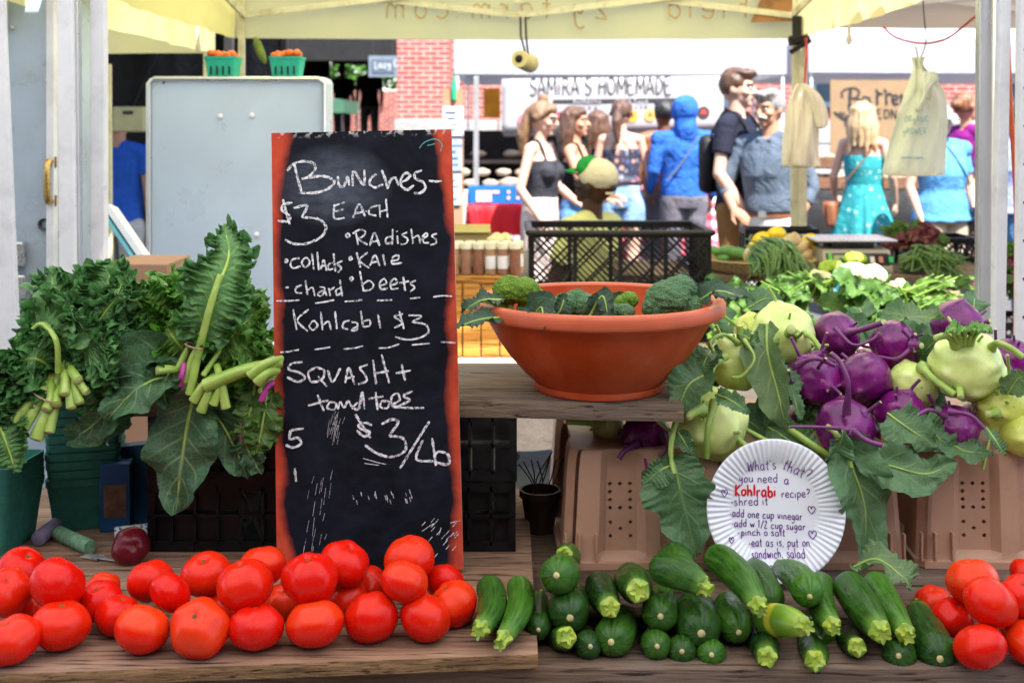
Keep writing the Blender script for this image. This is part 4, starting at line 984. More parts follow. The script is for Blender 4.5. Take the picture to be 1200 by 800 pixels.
kohlrabi(833, 495, 84, 1.965, 'g', (-.45, -.75, .5), 'large pale green kohlrabi at the left front of the heap above the paper plate', n=8, seed=1,
         stalks=[([(822, 480, 1.92), (812, 484, 1.895), (807, 488, 1.88)], 11), ([(838, 470, 1.93), (830, 500, 1.905), (828, 536, 1.91)], 8), ([(856, 508, 1.93), (866, 516, 1.925), (874, 523, 1.92)], 10), ([(818, 510, 1.93), (806, 520, 1.92), (800, 528, 1.92)], 9)],
         leaves=[([(824, 440, 1.93), (806, 452, 1.90), (792, 488, 1.89)], .036, (-.3, -1, .5), dict(cup=.5)), ([(840, 462, 1.91), (858, 470, 1.88), (878, 484, 1.87)], .016, (0, -1, .5), {})])
kohlrabi(864, 424, 70, 2.08, 'g', (-.15, -.2, 1), 'green kohlrabi with one upright stub and looping thin stalks, behind the front left one', n=6, seed=2,
         stalks=[([(867, 408, 2.06), (867, 392, 2.06), (867, 382, 2.06)], 10), ([(866, 402, 2.05), (848, 392, 2.02), (832, 400, 2.0), (836, 412, 1.98)], 5), ([(872, 398, 2.04), (884, 420, 2.0), (870, 440, 1.99), (858, 442, 1.99)], 4), ([(850, 418, 2.02), (838, 428, 1.99), (833, 440, 1.98)], 6)],
         leaves=[([(835, 408, 2.02), (825, 425, 1.98), (822, 448, 1.97)], .026, (-.4, -1, .3), {}), ([(868, 392, 2.07), (880, 398, 2.05), (892, 410, 2.04)], .018, (0, -.6, 1), {})])
kohlrabi(918, 391, 74, 2.13, 'g', (.12, -.85, .5), 'angular light green kohlrabi with a cut stub facing front, top left of heap', n=7, seed=3, flat=.86,
         stalks=[([(924, 392, 2.10), (926, 388, 2.06), (927, 386, 2.045)], 13), ([(940, 390, 2.10), (952, 396, 2.07), (963, 412, 2.05)], 7), ([(906, 400, 2.09), (899, 407, 2.06)], 12)],
         leaves=[([(899, 380, 2.08), (900, 415, 2.03), (914, 470, 1.97), (922, 505, 1.955)], .032, (-.6, -1, .1), dict(mat='pale_leaf', cup=.9, rib=.0035)),
                 ([(906, 418, 2.04), (925, 450, 2.0), (938, 492, 1.97)], .020, (.5, -1, .1), {})])
kohlrabi(882, 388, 44, 2.18, 'y', (-.2, -.5, 1), 'small wrinkled pale kohlrabi behind the angular light green one', n=7, seed=4)
kohlrabi(981, 393, 56, 2.15, 'p', (.8, -.4, .5), 'purple kohlrabi with a thick cut stalk pointing right, top middle of the heap', n=6, seed=5,
         stalks=[([(994, 390, 2.11), (1010, 386, 2.08), (1034, 378, 2.06)], 8), ([(978, 384, 2.09), (1000, 404, 2.06), (1022, 398, 2.05), (1030, 390, 2.05)], 4)])
kohlrabi(955, 444, 64, 2.04, 'p', (.3, -.4, .8), 'deep purple kohlrabi left of centre with ridges wrapped across its top', n=8, seed=6,
         stalks=[([(934, 428, 2.0), (955, 420, 1.985), (978, 428, 1.99)], 6)])
kohlrabi(1012, 442, 64, 2.03, 'p', (-.5, .3, .9), 'shiny purple kohlrabi in the centre of the heap with pale scars', n=5, seed=7)
kohlrabi(1049, 404, 58, 2.09, 'p', (.7, -.6, .45), 'bright purple kohlrabi bound by thin purple stalks, under the flat leaf', n=7, seed=8,
         stalks=[([(1060, 386, 2.06), (1070, 400, 2.04), (1072, 412, 2.03)], 5), ([(1066, 410, 2.04), (1050, 420, 2.02), (1030, 418, 2.02)], 4), ([(1070, 404, 2.04), (1080, 405, 2.02)], 9)],
         leaves=[([(1044, 380, 2.12), (1070, 372, 2.10), (1108, 374, 2.09)], .030, (0, -.4, 1), dict(mat='pale_leaf'))])
kohlrabi(990, 500, 68, 1.955, 'p', (.0, -.75, .6), 'purple kohlrabi at the front with one long stalk curving up from its crown', n=6, seed=9, flat=.88,
         stalks=[([(992, 484, 1.91), (994, 450, 1.89), (985, 425, 1.90), (974, 414, 1.91)], 7), ([(985, 502, 1.90), (955, 500, 1.89), (925, 500, 1.89)], 4), ([(1000, 505, 1.90), (1016, 516, 1.885), (1034, 522, 1.88)], 7), ([(996, 508, 1.90), (1010, 512, 1.89)], 6)])
kohlrabi(1055, 484, 58, 1.985, 'p', (-.4, -.3, .9), 'purple kohlrabi half covered by a green leaf, right of the front one', n=5, seed=10,
         leaves=[([(1040, 484, 1.95), (1062, 500, 1.915), (1098, 524, 1.89)], .036, (-.2, -1, .5), dict(lobe=.25, cup=.2))])
kohlrabi(1117, 502, 58, 1.965, 'p', (-.1, -.3, 1), 'dark purple kohlrabi low at the right front with an arching stalk', n=5, seed=11,
         stalks=[([(1108, 488, 1.93), (1090, 480, 1.91), (1076, 486, 1.905)], 5), ([(1112, 482, 1.92), (1136, 486, 1.90), (1154, 502, 1.89)], 6)],
         leaves=[([(1155, 500, 1.92), (1166, 515, 1.895), (1178, 534, 1.885)], .012, (.3, -1, .3), {})])
kohlrabi(1069, 452, 60, 2.03, 'g', (.4, .2, .9), 'green kohlrabi with brown specks between the purple ones', n=5, seed=12,
         stalks=[([(1080, 430, 2.0), (1094, 444, 1.965), (1118, 462, 1.94)], 10)])
kohlrabi(1133, 428, 82, 1.99, 'g', (-.05, -.45, .9), 'largest light green kohlrabi with a ruff of cut green stalks on its crown', n=9, seed=13, stub=.028, flat=.95,
         stalks=[([(1120, 405, 1.96), (1110, 394, 1.94), (1096, 396, 1.93)], 9), ([(1160, 410, 1.96), (1168, 402, 1.94), (1184, 408, 1.93), (1198, 418, 1.92)], 9), ([(1124, 452, 1.95), (1126, 466, 1.93)], 10)] +
                [([(1128 + dx * .6, 402, 1.955), (1128 + dx, 392, 1.935), (1126 + dx * 1.4, 386, 1.925)], 6) for dx in (-10, -4, 3, 10, 16)],
         leaves=[([(1128, 394, 1.95), (1134 + dx, 384, 1.93), (1134 + dx * 2.2, 391, 1.90)], .012, (0, -.5, 1), dict(mat='kale_b', friz=.004, fs=70)) for dx in (-13, -4, 6, 13)])
kohlrabi(1123, 384, 66, 2.16, 'p', (.8, -.3, .4), 'purple kohlrabi with a pointed stub at the top right of the heap', n=5, seed=14, stalks=[([(1142, 380, 2.12), (1152, 378, 2.10), (1160, 376, 2.09)], 7)])
kohlrabi(1186, 422, 54, 2.10, 'p', (.2, -.4, 1), 'purple kohlrabi in shade near the right edge below the white post', n=5, seed=15,
         stalks=[([(1170, 412, 2.05), (1178, 420, 2.02), (1196, 455, 1.99)], 4)])
kohlrabi(1174, 474, 66, 1.985, 'y', (-.35, -.8, .4), 'yellowing kohlrabi with a torn leaf base facing front at the right edge', n=7, seed=16,
         stalks=[([(1166, 484, 1.94), (1158, 485, 1.92)], 10)], leaves=[([(1180, 462, 1.94), (1192, 445, 1.925), (1204, 440, 1.92)], .022, (-.2, -1, 0), dict(mat='pale_leaf'))])
kohlrabi(1200, 508, 56, 1.955, 'y', (-.2, -.5, .8), 'yellow-green kohlrabi cut by the right edge just above the tan crate', n=6, seed=17)
kohlrabi(757, 512, 60, 2.02, 'p', (.4, -.7, -.3), 'dark purple kohlrabi under the end of the shelf plank', n=6, seed=18,
         stalks=[([(776, 510, 1.98), (782, 528, 1.955), (766, 548, 1.94)], 6), ([(746, 520, 1.97), (732, 528, 1.955), (725, 538, 1.95)], 7)])
kohlrabi(712, 498, 40, 2.06, 'g', (-.9, -.3, .1), 'small green kohlrabi in the shade under the plank, left of the dark purple one', n=5, seed=19, stalks=[([(700, 497, 2.02), (684, 495, 2.0), (664, 494, 1.99)], 8)])
# under layers that carry the heap
for k, (x, y, Y, col, lb) in enumerate(((1000, 508, 2.13, 'p', 'purple kohlrabi buried behind the front one'), (1090, 512, 2.11, 'g', 'green kohlrabi buried deep under the right of the heap'), (900, 505, 2.10, 'g', 'green kohlrabi buried behind the pale hanging leaf'),
                            (1150, 500, 2.14, 'p', 'purple kohlrabi buried below the largest green one'), (945, 500, 2.15, 'p', 'purple kohlrabi buried low at the middle left'), (1180, 460, 2.2, 'g', 'green kohlrabi at the back of the heap near the white posts'), (1050, 460, 2.2, 'p', 'purple kohlrabi at the back below the bright bound one'))):
    kohlrabi(x, y, 62, Y, col, (0, -.2, 1), lb, n=5, seed=30 + k)

# loose leaves of the heap, each a leaf one could pick up
def loose_leaf(name, label, pts, wd, nrm, mat='kohl_leaf', stalk=None, sw=8, **kw):
    a = dict(cup=.32, ruf=.30, freq=2.3, friz=.003, lobe=.24, nu=60, nv=24, seed=len(label), rib=.0021, fs=45); a.update(kw); mb = MB(); P = [at(*q) for q in pts]
    leaf(mb, P, wd, nrm, **a); o = mb.build(name, [M[mat], M['stalk']], loc=P[0], uv=True, angle=180)
    if stalk:
        st = MB(); q = spline([at(*s) for s in stalk], 18); w = sw / 2 / F * stalk[0][2]; st.tube(q, [w * (1 - .35 * i / 17) for i in range(18)], 10); st.build('stalk', M['stalk'], o)
    return tag(o, label, 'leaf', 'loose kohlrabi leaves')
loose_leaf('kohlrabi_leaf', 'big drooping leaf on a bright stalk hanging in front of the left tan crate', [(788, 535, 1.90), (794, 562, 1.885), (803, 600, 1.88), (816, 652, 1.875)], .054, (-.15, -1, .15), stalk=[(794, 488, 1.93), (788, 510, 1.905), (786, 535, 1.895), (790, 555, 1.883)], ruf=.18, lobe=.3)
loose_leaf('kohlrabi_leaf', 'small lobed leaf on the same stalk beside the big drooping one', [(787, 545, 1.893), (772, 552, 1.885), (752, 570, 1.88)], .022, (0, -1, .3))
loose_leaf('kohlrabi_leaf', 'long green leaf hanging to the table right of the paper plate', [(984, 508, 1.915), (1000, 550, 1.89), (1014, 600, 1.885), (1012, 668, 1.875)], .046, (.25, -1, .1), stalk=[(970, 500, 1.93), (978, 506, 1.915), (990, 525, 1.898), (998, 548, 1.888)], cup=.45)
loose_leaf('kohlrabi_leaf', 'broad leaf lying sideways over the gap between two tan crates', [(1002, 540, 1.905), (1040, 545, 1.885), (1085, 555, 1.875), (1120, 540, 1.88)], .036, (0, -.9, .6), cup=.15)
loose_leaf('kohlrabi_leaf', 'folded leaf tip standing between the plate and the front purple kohlrabi', [(976, 545, 1.90), (982, 525, 1.89), (990, 505, 1.885)], .024, (.2, -1, .2), cup=.6)
loose_leaf('kohlrabi_leaf', 'pale crumpled leaf lying on the planks beside the zucchini', [(1000, 664, 1.83), (1028, 655, 1.80), (1058, 676, 1.77), (1068, 690, 1.76)], .030, (.1, -.5, 1), mat='pale_leaf', friz=.004, ruf=.3)
loose_leaf('kohlrabi_leaf', 'dark leaf stalk end with rounded leaflet left of the big green kohlrabi', [(794, 505, 1.91), (802, 518, 1.90), (812, 534, 1.895)], .014, (-.2, -1, .2))
loose_leaf('kohlrabi_leaf', 'dark leaf in the shade low in the middle of the heap', [(900, 500, 1.97), (930, 520, 1.95), (960, 545, 1.93)], .035, (0, -1, .5))
loose_leaf('kohlrabi_leaf', 'green leaf pushed between the purple kohlrabi at the lower right', [(1070, 490, 1.96), (1092, 505, 1.935), (1120, 535, 1.92)], .030, (.1, -1, .5))
loose_leaf('kohlrabi_leaf', 'leaf lying on the crate rim under the dark purple kohlrabi', [(1095, 505, 1.95), (1130, 528, 1.915), (1165, 530, 1.91)], .026, (0, -.7, .8))
loose_leaf('kohlrabi_leaf', 'leaf behind the bound purple kohlrabi near the largest green one', [(1075, 425, 2.08), (1090, 405, 2.05), (1112, 392, 2.02)], .024, (.1, -1, .3))
mb = MB(); q = spline([at(868, 500, 1.955), at(905, 520, 1.94), at(940, 540, 1.935), at(975, 570, 1.935)], 16); mb.tube(q, .0042, 9)
q = spline([at(925, 502, 1.96), at(950, 520, 1.935), at(985, 543, 1.93)], 16); mb.tube(q, .0060, 10)
o = mb.build('leaf_stalks', M['stalk'], loc=at(925, 525, 1.92)); tag(o, 'two cut pale green stalks lying behind the top edge of the plate', 'stalk')

mb = MB(); q9 = random.Random(91)
for k in range(70):
    x_, y_, z_ = q9.uniform(.26, .90), q9.uniform(2.02, 2.34), q9.uniform(.955, 1.03); a_ = q9.uniform(0, 6.28); d = V((math.cos(a_), math.sin(a_) * .6, q9.uniform(-.1, .35))) * q9.uniform(.05, .09); b_ = V((x_, y_, z_)) + V((0, 0, .10 * max(0, (y_ - 2.1) / .24)))
    leaf(mb, [b_, b_ + d * .5 + V((0, 0, .012)), b_ + d], q9.uniform(.022, .036), (q9.uniform(-.5, .5), -.8, .7), .3, .25, 2, .003, .2, 18, 10, k, .0016)
o = mb.build('leaf_bed', [M['kohl_leaf'], M['stalk']], uv=True, angle=180, loc=(.55, 2.2, .96)); tag(o, 'bed of loose dark leaves under and between the heaped kohlrabi', 'leaves', kind='stuff')

# ================================================================ greens on the shelf at the left
def bunch(name, label, cat, leaves, stalks, mats, tie=None, seed=0, dflt=None, group=None, loc=None):
    """a tied bunch: leaves, stalks and tie"""
    o = empty(name, loc or at(*stalks[0][0][0]), label, cat, group); lf = MB()
    for i, L in enumerate(leaves):
        a = dict(cup=.25, ruf=.2, freq=3.2, friz=.009, lobe=.32, nu=160, nv=24, wave=30, wamp=.015, seed=seed * 40 + i, rib=.0030, fs=85, ribmi=1); a.update(dflt or {})
        if len(L) > 3: a.update(L[3])
        leaf(lf, [at(*q) for q in L[0]], L[1], L[2], **a)
    lf.build('leaves', mats, o, uv=True, angle=180)
    st = MB(); cu = MB()
    for pts, w in stalks:
        q = spline([at(*p) for p in pts], 16); r = w / 2 / F * pts[0][2]
        st.tube(q, [r * (1.25 - .35 * i / 15) for i in range(16)], 10, True, 0, 3, .08)
        e = (q[0] - q[2]).normalized(); st.ball(q[0], (r * 1.1, r * 1.1, r * .35), 10, 5, 1, rot=e.to_track_quat('Z', 'Y').to_matrix())
    st.build('stalks', [M['stalk'], M['cut']], o, angle=60)
    if tie:
        tb = MB(); c0 = at(*tie[0]); rr = tie[1] / 2 / F * tie[0][2]; tb.lathe([(rr, -.0012), (rr + .0012, 0), (rr, .0012), (rr - .0012, 0)], 20, (0, 0, 0), closed=True)
        mt = V(tie[2]).normalized().to_track_quat('Z', 'Y').to_matrix(); tb.v = [tuple(mt @ V(q) + c0) for q in tb.v]; tb.build('twist_tie', M['tie'], o)
    return o
M['tie'] = plain('twist_tie', (.45, .25, .18), .6, .2, 50)
kr = random.Random(44)
def fan(base, tips, w, Yb, Yt, nb=0, nrm=(0, -1, .3), bow=.02):
    L = []
    for i, (x, y) in enumerate(tips):
        yt = Yt[i] if hasattr(Yt, '__len__') else Yt + kr.uniform(-.03, .03)
        mx, my = (base[0] + x) / 2 + kr.uniform(-8, 8), (base[1] + y) / 2 - 6
        L.append(([(base[0] + kr.uniform(-8, 8), base[1] + kr.uniform(-8, 4), Yb), (mx, my, (Yb + yt) / 2 - bow), (x, y, yt)], w * kr.uniform(.85, 1.15), (nrm[0] + kr.uniform(-.5, .5), nrm[1], nrm[2] + kr.uniform(-.3, .4))))
    return L
LA = fan((82, 425), [(40, 340), (60, 316), (96, 320), (28, 378), (16, 415), (118, 335), (165, 372), (160, 405), (150, 340)], .052, 1.96, 2.06)
LA += fan((95, 425), [(140, 345), (155, 362), (168, 390), (150, 318), (108, 345), (60, 350), (30, 395), (50, 405), (120, 400)], .036, 1.90, 1.88)
LA += [([(108, 388, 1.90), (122, 350, 1.90), (134, 303, 1.93)], .058, (.3, -1, .15), dict(cup=.15)), ([(78, 420, 1.88), (70, 385, 1.86), (58, 345, 1.90)], .055, (-.3, -1, .3)), ([(70, 432, 1.86), (66, 395, 1.83), (52, 378, 1.845), (36, 392, 1.84)], .046, (-.2, -1, .2)),
       ([(86, 425, 1.85), (104, 400, 1.83), (122, 385, 1.85)], .050, (.1, -1, .4)), ([(60, 430, 1.85), (40, 420, 1.82), (20, 425, 1.82)], .042, (0, -1, .3)), ([(96, 430, 1.86), (120, 425, 1.84), (142, 420, 1.85)], .045, (.2, -1, .2)), ([(60, 440, 1.86), (42, 448, 1.83), (24, 458, 1.83)], .036, (0, -1, .2)),
       ([(90, 440, 1.85), (112, 452, 1.85), (128, 470, 1.86)], .036, (.2, -1, .0))]
SA = [([(x, y, 1.80), (x + dx * .5, (y + 448) / 2, 1.815), (70 + kr.uniform(-12, 12), 440, 1.85)], w) for x, y, dx, w in ((16, 494, 40, 11), (27, 502, 34, 12), (42, 514, 28, 14), (58, 506, 14, 10), (54, 480, 12, 11), (66, 474, 4, 10))] + \
     [([(x, y, 1.80), ((x + 78) / 2, (y + 425) / 2, 1.815), (74 + kr.uniform(-8, 8), 425, 1.85)], w) for x, y, w in ((94, 472, 9), (84, 478, 10), (92, 446, 10), (76, 462, 11), (102, 460, 8))] + \
     [([(68, 436, 1.82), (66, 400, 1.81), (50, 380, 1.83), (38, 386, 1.84)], 6)]
bunch('kale_bunch', 'dark curly kale bunch with cut stalk ends facing front, left end of the shelf', 'kale', LA, SA, [M['kale'], M['stalk_y']], tie=((56, 462, 1.82), 40, (.5, 0, 1)), seed=1, group='bunches of greens on the shelf')
LB = fan((235, 420), [(165, 350), (178, 325), (205, 316), (228, 345), (152, 372), (290, 335), (310, 345), (314, 385), (280, 320), (318, 415), (190, 345)], .054, 2.0, 2.10)
LB += fan((240, 430), [(185, 375), (200, 360), (215, 380), (300, 390), (305, 420), (285, 440), (262, 400), (200, 400), (180, 400)], .044, 1.93, 1.96)
LB += fan((225, 425), [(150, 330), (160, 352), (172, 368), (188, 345), (208, 335), (150, 385), (172, 395), (310, 360), (300, 345), (316, 400)], .040, 1.95, 1.93)
LB += [([(232, 415, 1.87), (250, 350, 1.86), (268, 300, 1.89), (262, 262, 1.94)], .050, (.15, -1, .15), dict(rib=.0046, cup=.1, mi=2, lobe=.45)), ([(245, 425, 1.90), (275, 390, 1.88), (296, 368, 1.90)], .046, (.2, -1, .3), dict(cup=.1, wamp=.008)), ([(250, 430, 1.90), (285, 420, 1.88), (310, 432, 1.88)], .042, (.2, -1, .1)),
       ([(225, 420, 1.90), (205, 398, 1.88), (195, 380, 1.90)], .044, (-.2, -1, .2))]
SB = [([(222, 462, 1.85), (232, 415, 1.858), (246, 360, 1.853), (258, 322, 1.868)], 8.5), ([(218, 448, 1.86), (226, 420, 1.865), (236, 400, 1.88)], 10), ([(205, 446, 1.86), (210, 430, 1.87), (222, 405, 1.88)], 9), ([(238, 440, 1.86), (248, 425, 1.87), (258, 410, 1.88)], 6)]
bunch('kale_bunch', 'bright curly kale bunch with one large leaf standing up on a thick pale rib', 'kale', LB, SB, [M['kale_b'], M['stalk_y'], M['kale']], tie=((228, 405, 1.857), 22, (.3, 0, 1)), seed=2, group='bunches of greens on the shelf')
LC = fan((-10, 470), [(10, 415), (26, 455), (22, 490), (5, 440), (-20, 420), (12, 505), (30, 430)], .046, 1.86, 1.82)
LC += [([(-4, 490, 1.80), (8, 520, 1.79), (18, 552, 1.785)], .040, (.1, -1, .1), dict(cup=.2, wave=14, wamp=.005))]
bunch('kale_bunch', 'dark kale bunch cut off by the left edge, drooping over the green baskets', 'kale', LC, [([(-30, 500, 1.83), (-22, 480, 1.85), (-10, 465, 1.87)], 10)], [M['kale'], M['stalk_y']], seed=3, group='bunches of greens on the shelf')
dc = dict(wave=0, friz=.0022, ruf=.46, freq=2.1, lobe=.16, cup=.6, nu=56, nv=20, fs=34, rib=.003)
LD = [([(212, 412, 1.92), (180, 412, 1.88), (140, 412, 1.86), (118, 418, 1.86)], .026, (-.1, -1, .5)), ([(205, 425, 1.90), (170, 415, 1.86), (135, 436, 1.84), (106, 460, 1.85)], .032, (-.2, -1, .5)), ([(212, 440, 1.88), (180, 445, 1.84), (150, 465, 1.82), (128, 492, 1.82)], .045, (-.2, -1, .45)),
      ([(180, 440, 1.90), (145, 430, 1.87), (110, 430, 1.86), (100, 446, 1.85)], .026, (-.1, -1, .3)), ([(160, 460, 1.89), (130, 480, 1.86), (100, 505, 1.85), (80, 512, 1.85)], .034, (0, -1, .3)), ([(205, 430, 1.87), (192, 450, 1.85), (196, 480, 1.84)], .026, (.1, -1, .2)), ([(150, 470, 1.88), (128, 500, 1.86), (112, 524, 1.86)], .030, (-.3, -1, .1))]
bunch('collard_bunch', 'bunch of broad smooth collard leaves spilling forward between the two kale bunches', 'collards', LD, [([(184, 434, 1.835), (200, 433, 1.85), (216, 436, 1.88)], 9), ([(236, 462, 1.86), (250, 452, 1.87), (268, 440, 1.88)], 9)], [M['collard'], M['stalk']], seed=4, dflt=dc, group='bunches of greens on the shelf')
LE = [([(226, 468, 1.865), (218, 505, 1.855), (212, 550, 1.85), (206, 602, 1.85)], .058, (-.1, -1, .12), dict(rib=.0034, cup=.2, ruf=.28)), ([(240, 470, 1.88), (262, 500, 1.87), (282, 540, 1.87), (290, 562, 1.87)], .026, (.2, -1, 0))]
SE = [([(x, y, 1.84), ((x + xe) / 2, (y + ye) / 2 - 4, 1.845), (xe, ye, 1.87)], w) for x, y, xe, ye, w in ((226, 470, 252, 440, 10), (235, 482, 256, 445, 10), (250, 474, 268, 440, 9), (265, 478, 254, 428, 9), (240, 452, 330, 424, 14), (300, 448, 325, 434, 11), (292, 440, 330, 420, 10))]
bunch('collard_bunch', 'collards with one huge veined leaf hanging down in front of the black crates', 'collards', LE, SE, [M['collard'], M['stalk']], seed=5, dflt=dc, group='bunches of greens on the shelf')
LF = [([(300, 440, 1.89), (296, 470, 1.87), (288, 500, 1.86), (284, 520, 1.86)], .026, (-.2, -1, .2)), ([(315, 445, 1.89), (310, 480, 1.87), (304, 515, 1.86), (300, 532, 1.86)], .028, (.1, -1, .1)), ([(318, 470, 1.88), (314, 500, 1.87), (312, 528, 1.87)], .022, (.2, -1, .1)), ([(280, 470, 1.89), (276, 490, 1.88), (270, 510, 1.88)], .022, (-.2, -1, .1)), ([(285, 505, 1.87), (292, 530, 1.865), (306, 556, 1.86)], .022, (0, -1, 0), dict(mi=2))]
o = bunch('chard_bunch', 'glossy crinkled chard hanging beside the left edge of the chalkboard', 'chard', LF, [([(306, 460, 1.86), (314, 448, 1.87), (322, 438, 1.88)], 9)], [M['chard'], M['stalk'], M['collard']], seed=6, dflt=dict(wave=9, wamp=.006, friz=.004, ruf=.3, freq=4, lobe=.15, cup=.3, nu=50, nv=18, fs=50), group='bunches of greens on the shelf')
for pts, w in (([(306, 470, 1.855), (312, 455, 1.86), (320, 448, 1.87)],  .005), ([(210, 452, 1.85), (213, 440, 1.85), (216, 426, 1.86)], .0045), ([(283, 520, 1.862), (281, 505, 1.862), (284, 480, 1.87)], .002)):
    mb = MB(); mb.tube(spline([at(*q) for q in pts], 8), w, 9); mb.build('pink_stem', M['pink'], o)

# ================================================================ small things on the table
M['teal'] = plain('green_pressed_fibre', (.028, .16, .115), .75, .25, 40, bmp=.25, bscale=160); M['teal_light'] = plain('turquoise_berry_basket', (.03, .42, .30), .7, .18, 40, bmp=.2, bscale=160)
def basket(name, w, h, slots=True, mat='teal', top=1.22):
    mb = MB(); t = .0022
    def ring(s, z, o=0):
        k = w / 2 * s - o; c = k * .16; P = []
        for cx, cy, a0 in ((k - c, k - c, 0), (-k + c, k - c, 90), (-k + c, -k + c, 180), (k - c, -k + c, 270)):
            for q in range(4): a = R(a0 + 30 * q); P.append(V((cx + c * math.cos(a), cy + c * math.sin(a), z)))
        return P
    rows = [ring(.001, .002), ring(1, .0), ring(1.0 + (top - 1) * .45, h * .45), ring(top * .985, h * .86), ring(top * .985 + .03, h * .87), ring(top + .03, h), ring(top, h, t), ring(1, .004, t), ring(.001, .004, 0)]
    mb.grid(rows, wrap_v=True, flip=True); return mb.build(name, M[mat], angle=35)
b0 = basket('berry_basket', .098, .088); b0.location = at(102, 600, 2.10); b0.location.z = PZ + .001; b0.rotation_euler.z = R(12); zb = b0.location.z
tag(b0, 'bottom dark green fibre basket of the tall nested stack behind the chalk sticks', 'berry basket', 'nested green baskets')
for k in range(9):
    o = b0.copy(); C.objects.link(o); o.location.z = zb + .0150 * (k + 1); o.location.x += kr.uniform(-.002, .002); o.rotation_euler.z = R(12 + kr.uniform(-3, 3))
    tag(o, 'dark green fibre basket, %s from the bottom of the tall nested stack' % ORD[k + 1], 'berry basket', 'nested green baskets')
for k in range(4):
    o = b0.copy(); C.objects.link(o); o.location = at(-8, 610, 1.98); o.location.z = PZ + .001 + k * .0135; o.rotation_euler.z = R(-8 + k); o.scale = (1, 1, 1.15)
    tag(o, 'green fibre basket, %s from the bottom of the short left stack' % ORD[k], 'berry basket', 'nested green baskets')
def carton(name, c, d, rz, mats, label, tilt=0):
    mb = MB(); mb.box((0, 0, d[2] / 2), d); o = mb.build(name, mats, smooth=False, bevel=.0015); o.location = c; o.rotation_euler = (0, tilt, rz); return tag(o, label, 'box')
M['blue_card'] = plain('blue_printed_card', (.012, .075, .19), .4, .3, 9); M['picture'] = plain('printed_picture', (.16, .09, .06), .4, .8, 40)
M['sky_card'] = plain('pale_blue_printed_card', (.02, .14, .28), .4, .4, 12)
c = at(137, 612, 2.06); c.z = PZ + .001; o = carton('printed_carton', c, (.05, .04, .115), .15, M['blue_card'], 'dark blue printed carton standing beside the stack of green baskets')
mb = MB(); mb.box((0, -.0206, .052), (.036, .0008, .055)); p_ = mb.build('printed_picture', M['picture'], smooth=False); p_.parent = o
c = at(165, 600, 2.10); c.z = PZ + .001; o = carton('printed_carton', c, (.055, .03, .135), -.1, M['sky_card'], 'blue carton leaning to the side between the dark carton and the black crates', -.12)
M['chalk_purple'] = plain('purple_chalk_stick', (.20, .17, .26), .9, .25, 90); M['chalk_green'] = plain('green_chalk_stick', (.16, .30, .17), .9, .5, 90)
def stick(a, b, r, mat, label):
    a, b = V(a), V(b); a.z = b.z = PZ + r + .001; mb = MB(); t = (b - a).normalized(); mb.tube([a, a + t * .001, b - t * .002, b], [r * .93, r, r * .97, r * .86], 24)
    tag(mb.build('chalk_stick', M[mat], loc=(a + b) / 2, angle=50), label, 'chalk', 'chalk sticks')
stick(at(45, 617, 1.97), at(68, 602, 2.05), .0125, 'chalk_purple', 'thick dusty purple chalk stick on the plywood'); stick(at(106, 620, 1.93), at(68, 606, 2.0), .012, 'chalk_green', 'thick pale green chalk stick on the plywood pointing to the right')
m, nt, p = new_mat('wrapper_print'); v = coords(nt, (60, 60, 60)); vo = nd(nt, 'ShaderNodeTexVoronoi'); vo.inputs['Scale'].default_value = 2.4; nt.links.new(v, vo.inputs['Vector'])
nt.links.new(ramp(nt, vo.outputs['Distance'], [(.3, (.02, .10, .28)), (.4, (.55, .58, .55)), (.7, (.5, .42, .2))], 'CONSTANT'), p.inputs['Base Color']); p.inputs['Roughness'].default_value = .3; M['wrap'] = m
mb = MB(); a = at(134, 622, 1.98); b = at(178, 614, 2.0); a.z = b.z = PZ + .015; mb.tube(spline([a, a.lerp(b, .5), b], 12), [.013, .0142, .0135, .0145, .014, .0138, .0145, .014, .0138, .0143, .014, .012], 20); o = mb.build('wrapped_roll', M['wrap'], loc=(a + b) / 2)
tag(o, 'small roll in blue and white printed wrapping beside the black crate', 'packet')
m, nt, p = new_mat('clear_plastic'); p.inputs['Base Color'].default_value = (.9, .92, .95, 1); p.inputs['Transmission Weight'].default_value = .8; p.inputs['Roughness'].default_value = .12; M['clear'] = m
mb = MB(); a = at(98, 632, 1.92); b = at(134, 636, 1.90); a.z = b.z = PZ + .004; t = (b - a).normalized(); sd_ = t.cross(V((0, 0, 1)))
for k in (-1.5, -.5, .5, 1.5): mb.bar(a + sd_ * k * .0045, a + t * .022 + sd_ * k * .0045, .0022, .002)
mb.box(a + t * .027, (.012, .019, .002), Euler((0, 0, math.atan2(t.y, t.x))).to_matrix()); mb.bar(a + t * .03, b + t * .02, .007, .0025)
tag(mb.build('plastic_fork', M['clear'], loc=a), 'clear plastic fork lying on the plywood by the plum coloured tomato', 'fork')
M['pot'] = plain('dark_brown_pot', (.035, .017, .012), .6, .4, 30)
mb = MB(); c = at(633, 640, 2.12); c.z = TZ + .001; mb.lathe([(.001, .0), (.024, 0), (.033, .06), (.037, .062), (.037, .074), (.033, .074), (.03, .06), (.001, .058)], 28, c); o = mb.build('flower_pot', M['pot'], loc=c); tag(o, 'small dark brown pot in the gap between the black and tan crates', 'pot')
mb = MB(); rr = random.Random(4)
for k in range(9): a = c + V((rr.uniform(-.02, .02), rr.uniform(-.02, .02), .06)); mb.tube(spline([a, a + V((rr.uniform(-.02, .02), 0, .03)), a + V((rr.uniform(-.04, .04), rr.uniform(-.03, .03), .07))], 7), .0012, 5)
mb.build('dry_twigs', plain('dry_twigs', (.12, .05, .03), .8, .3, 60), o)
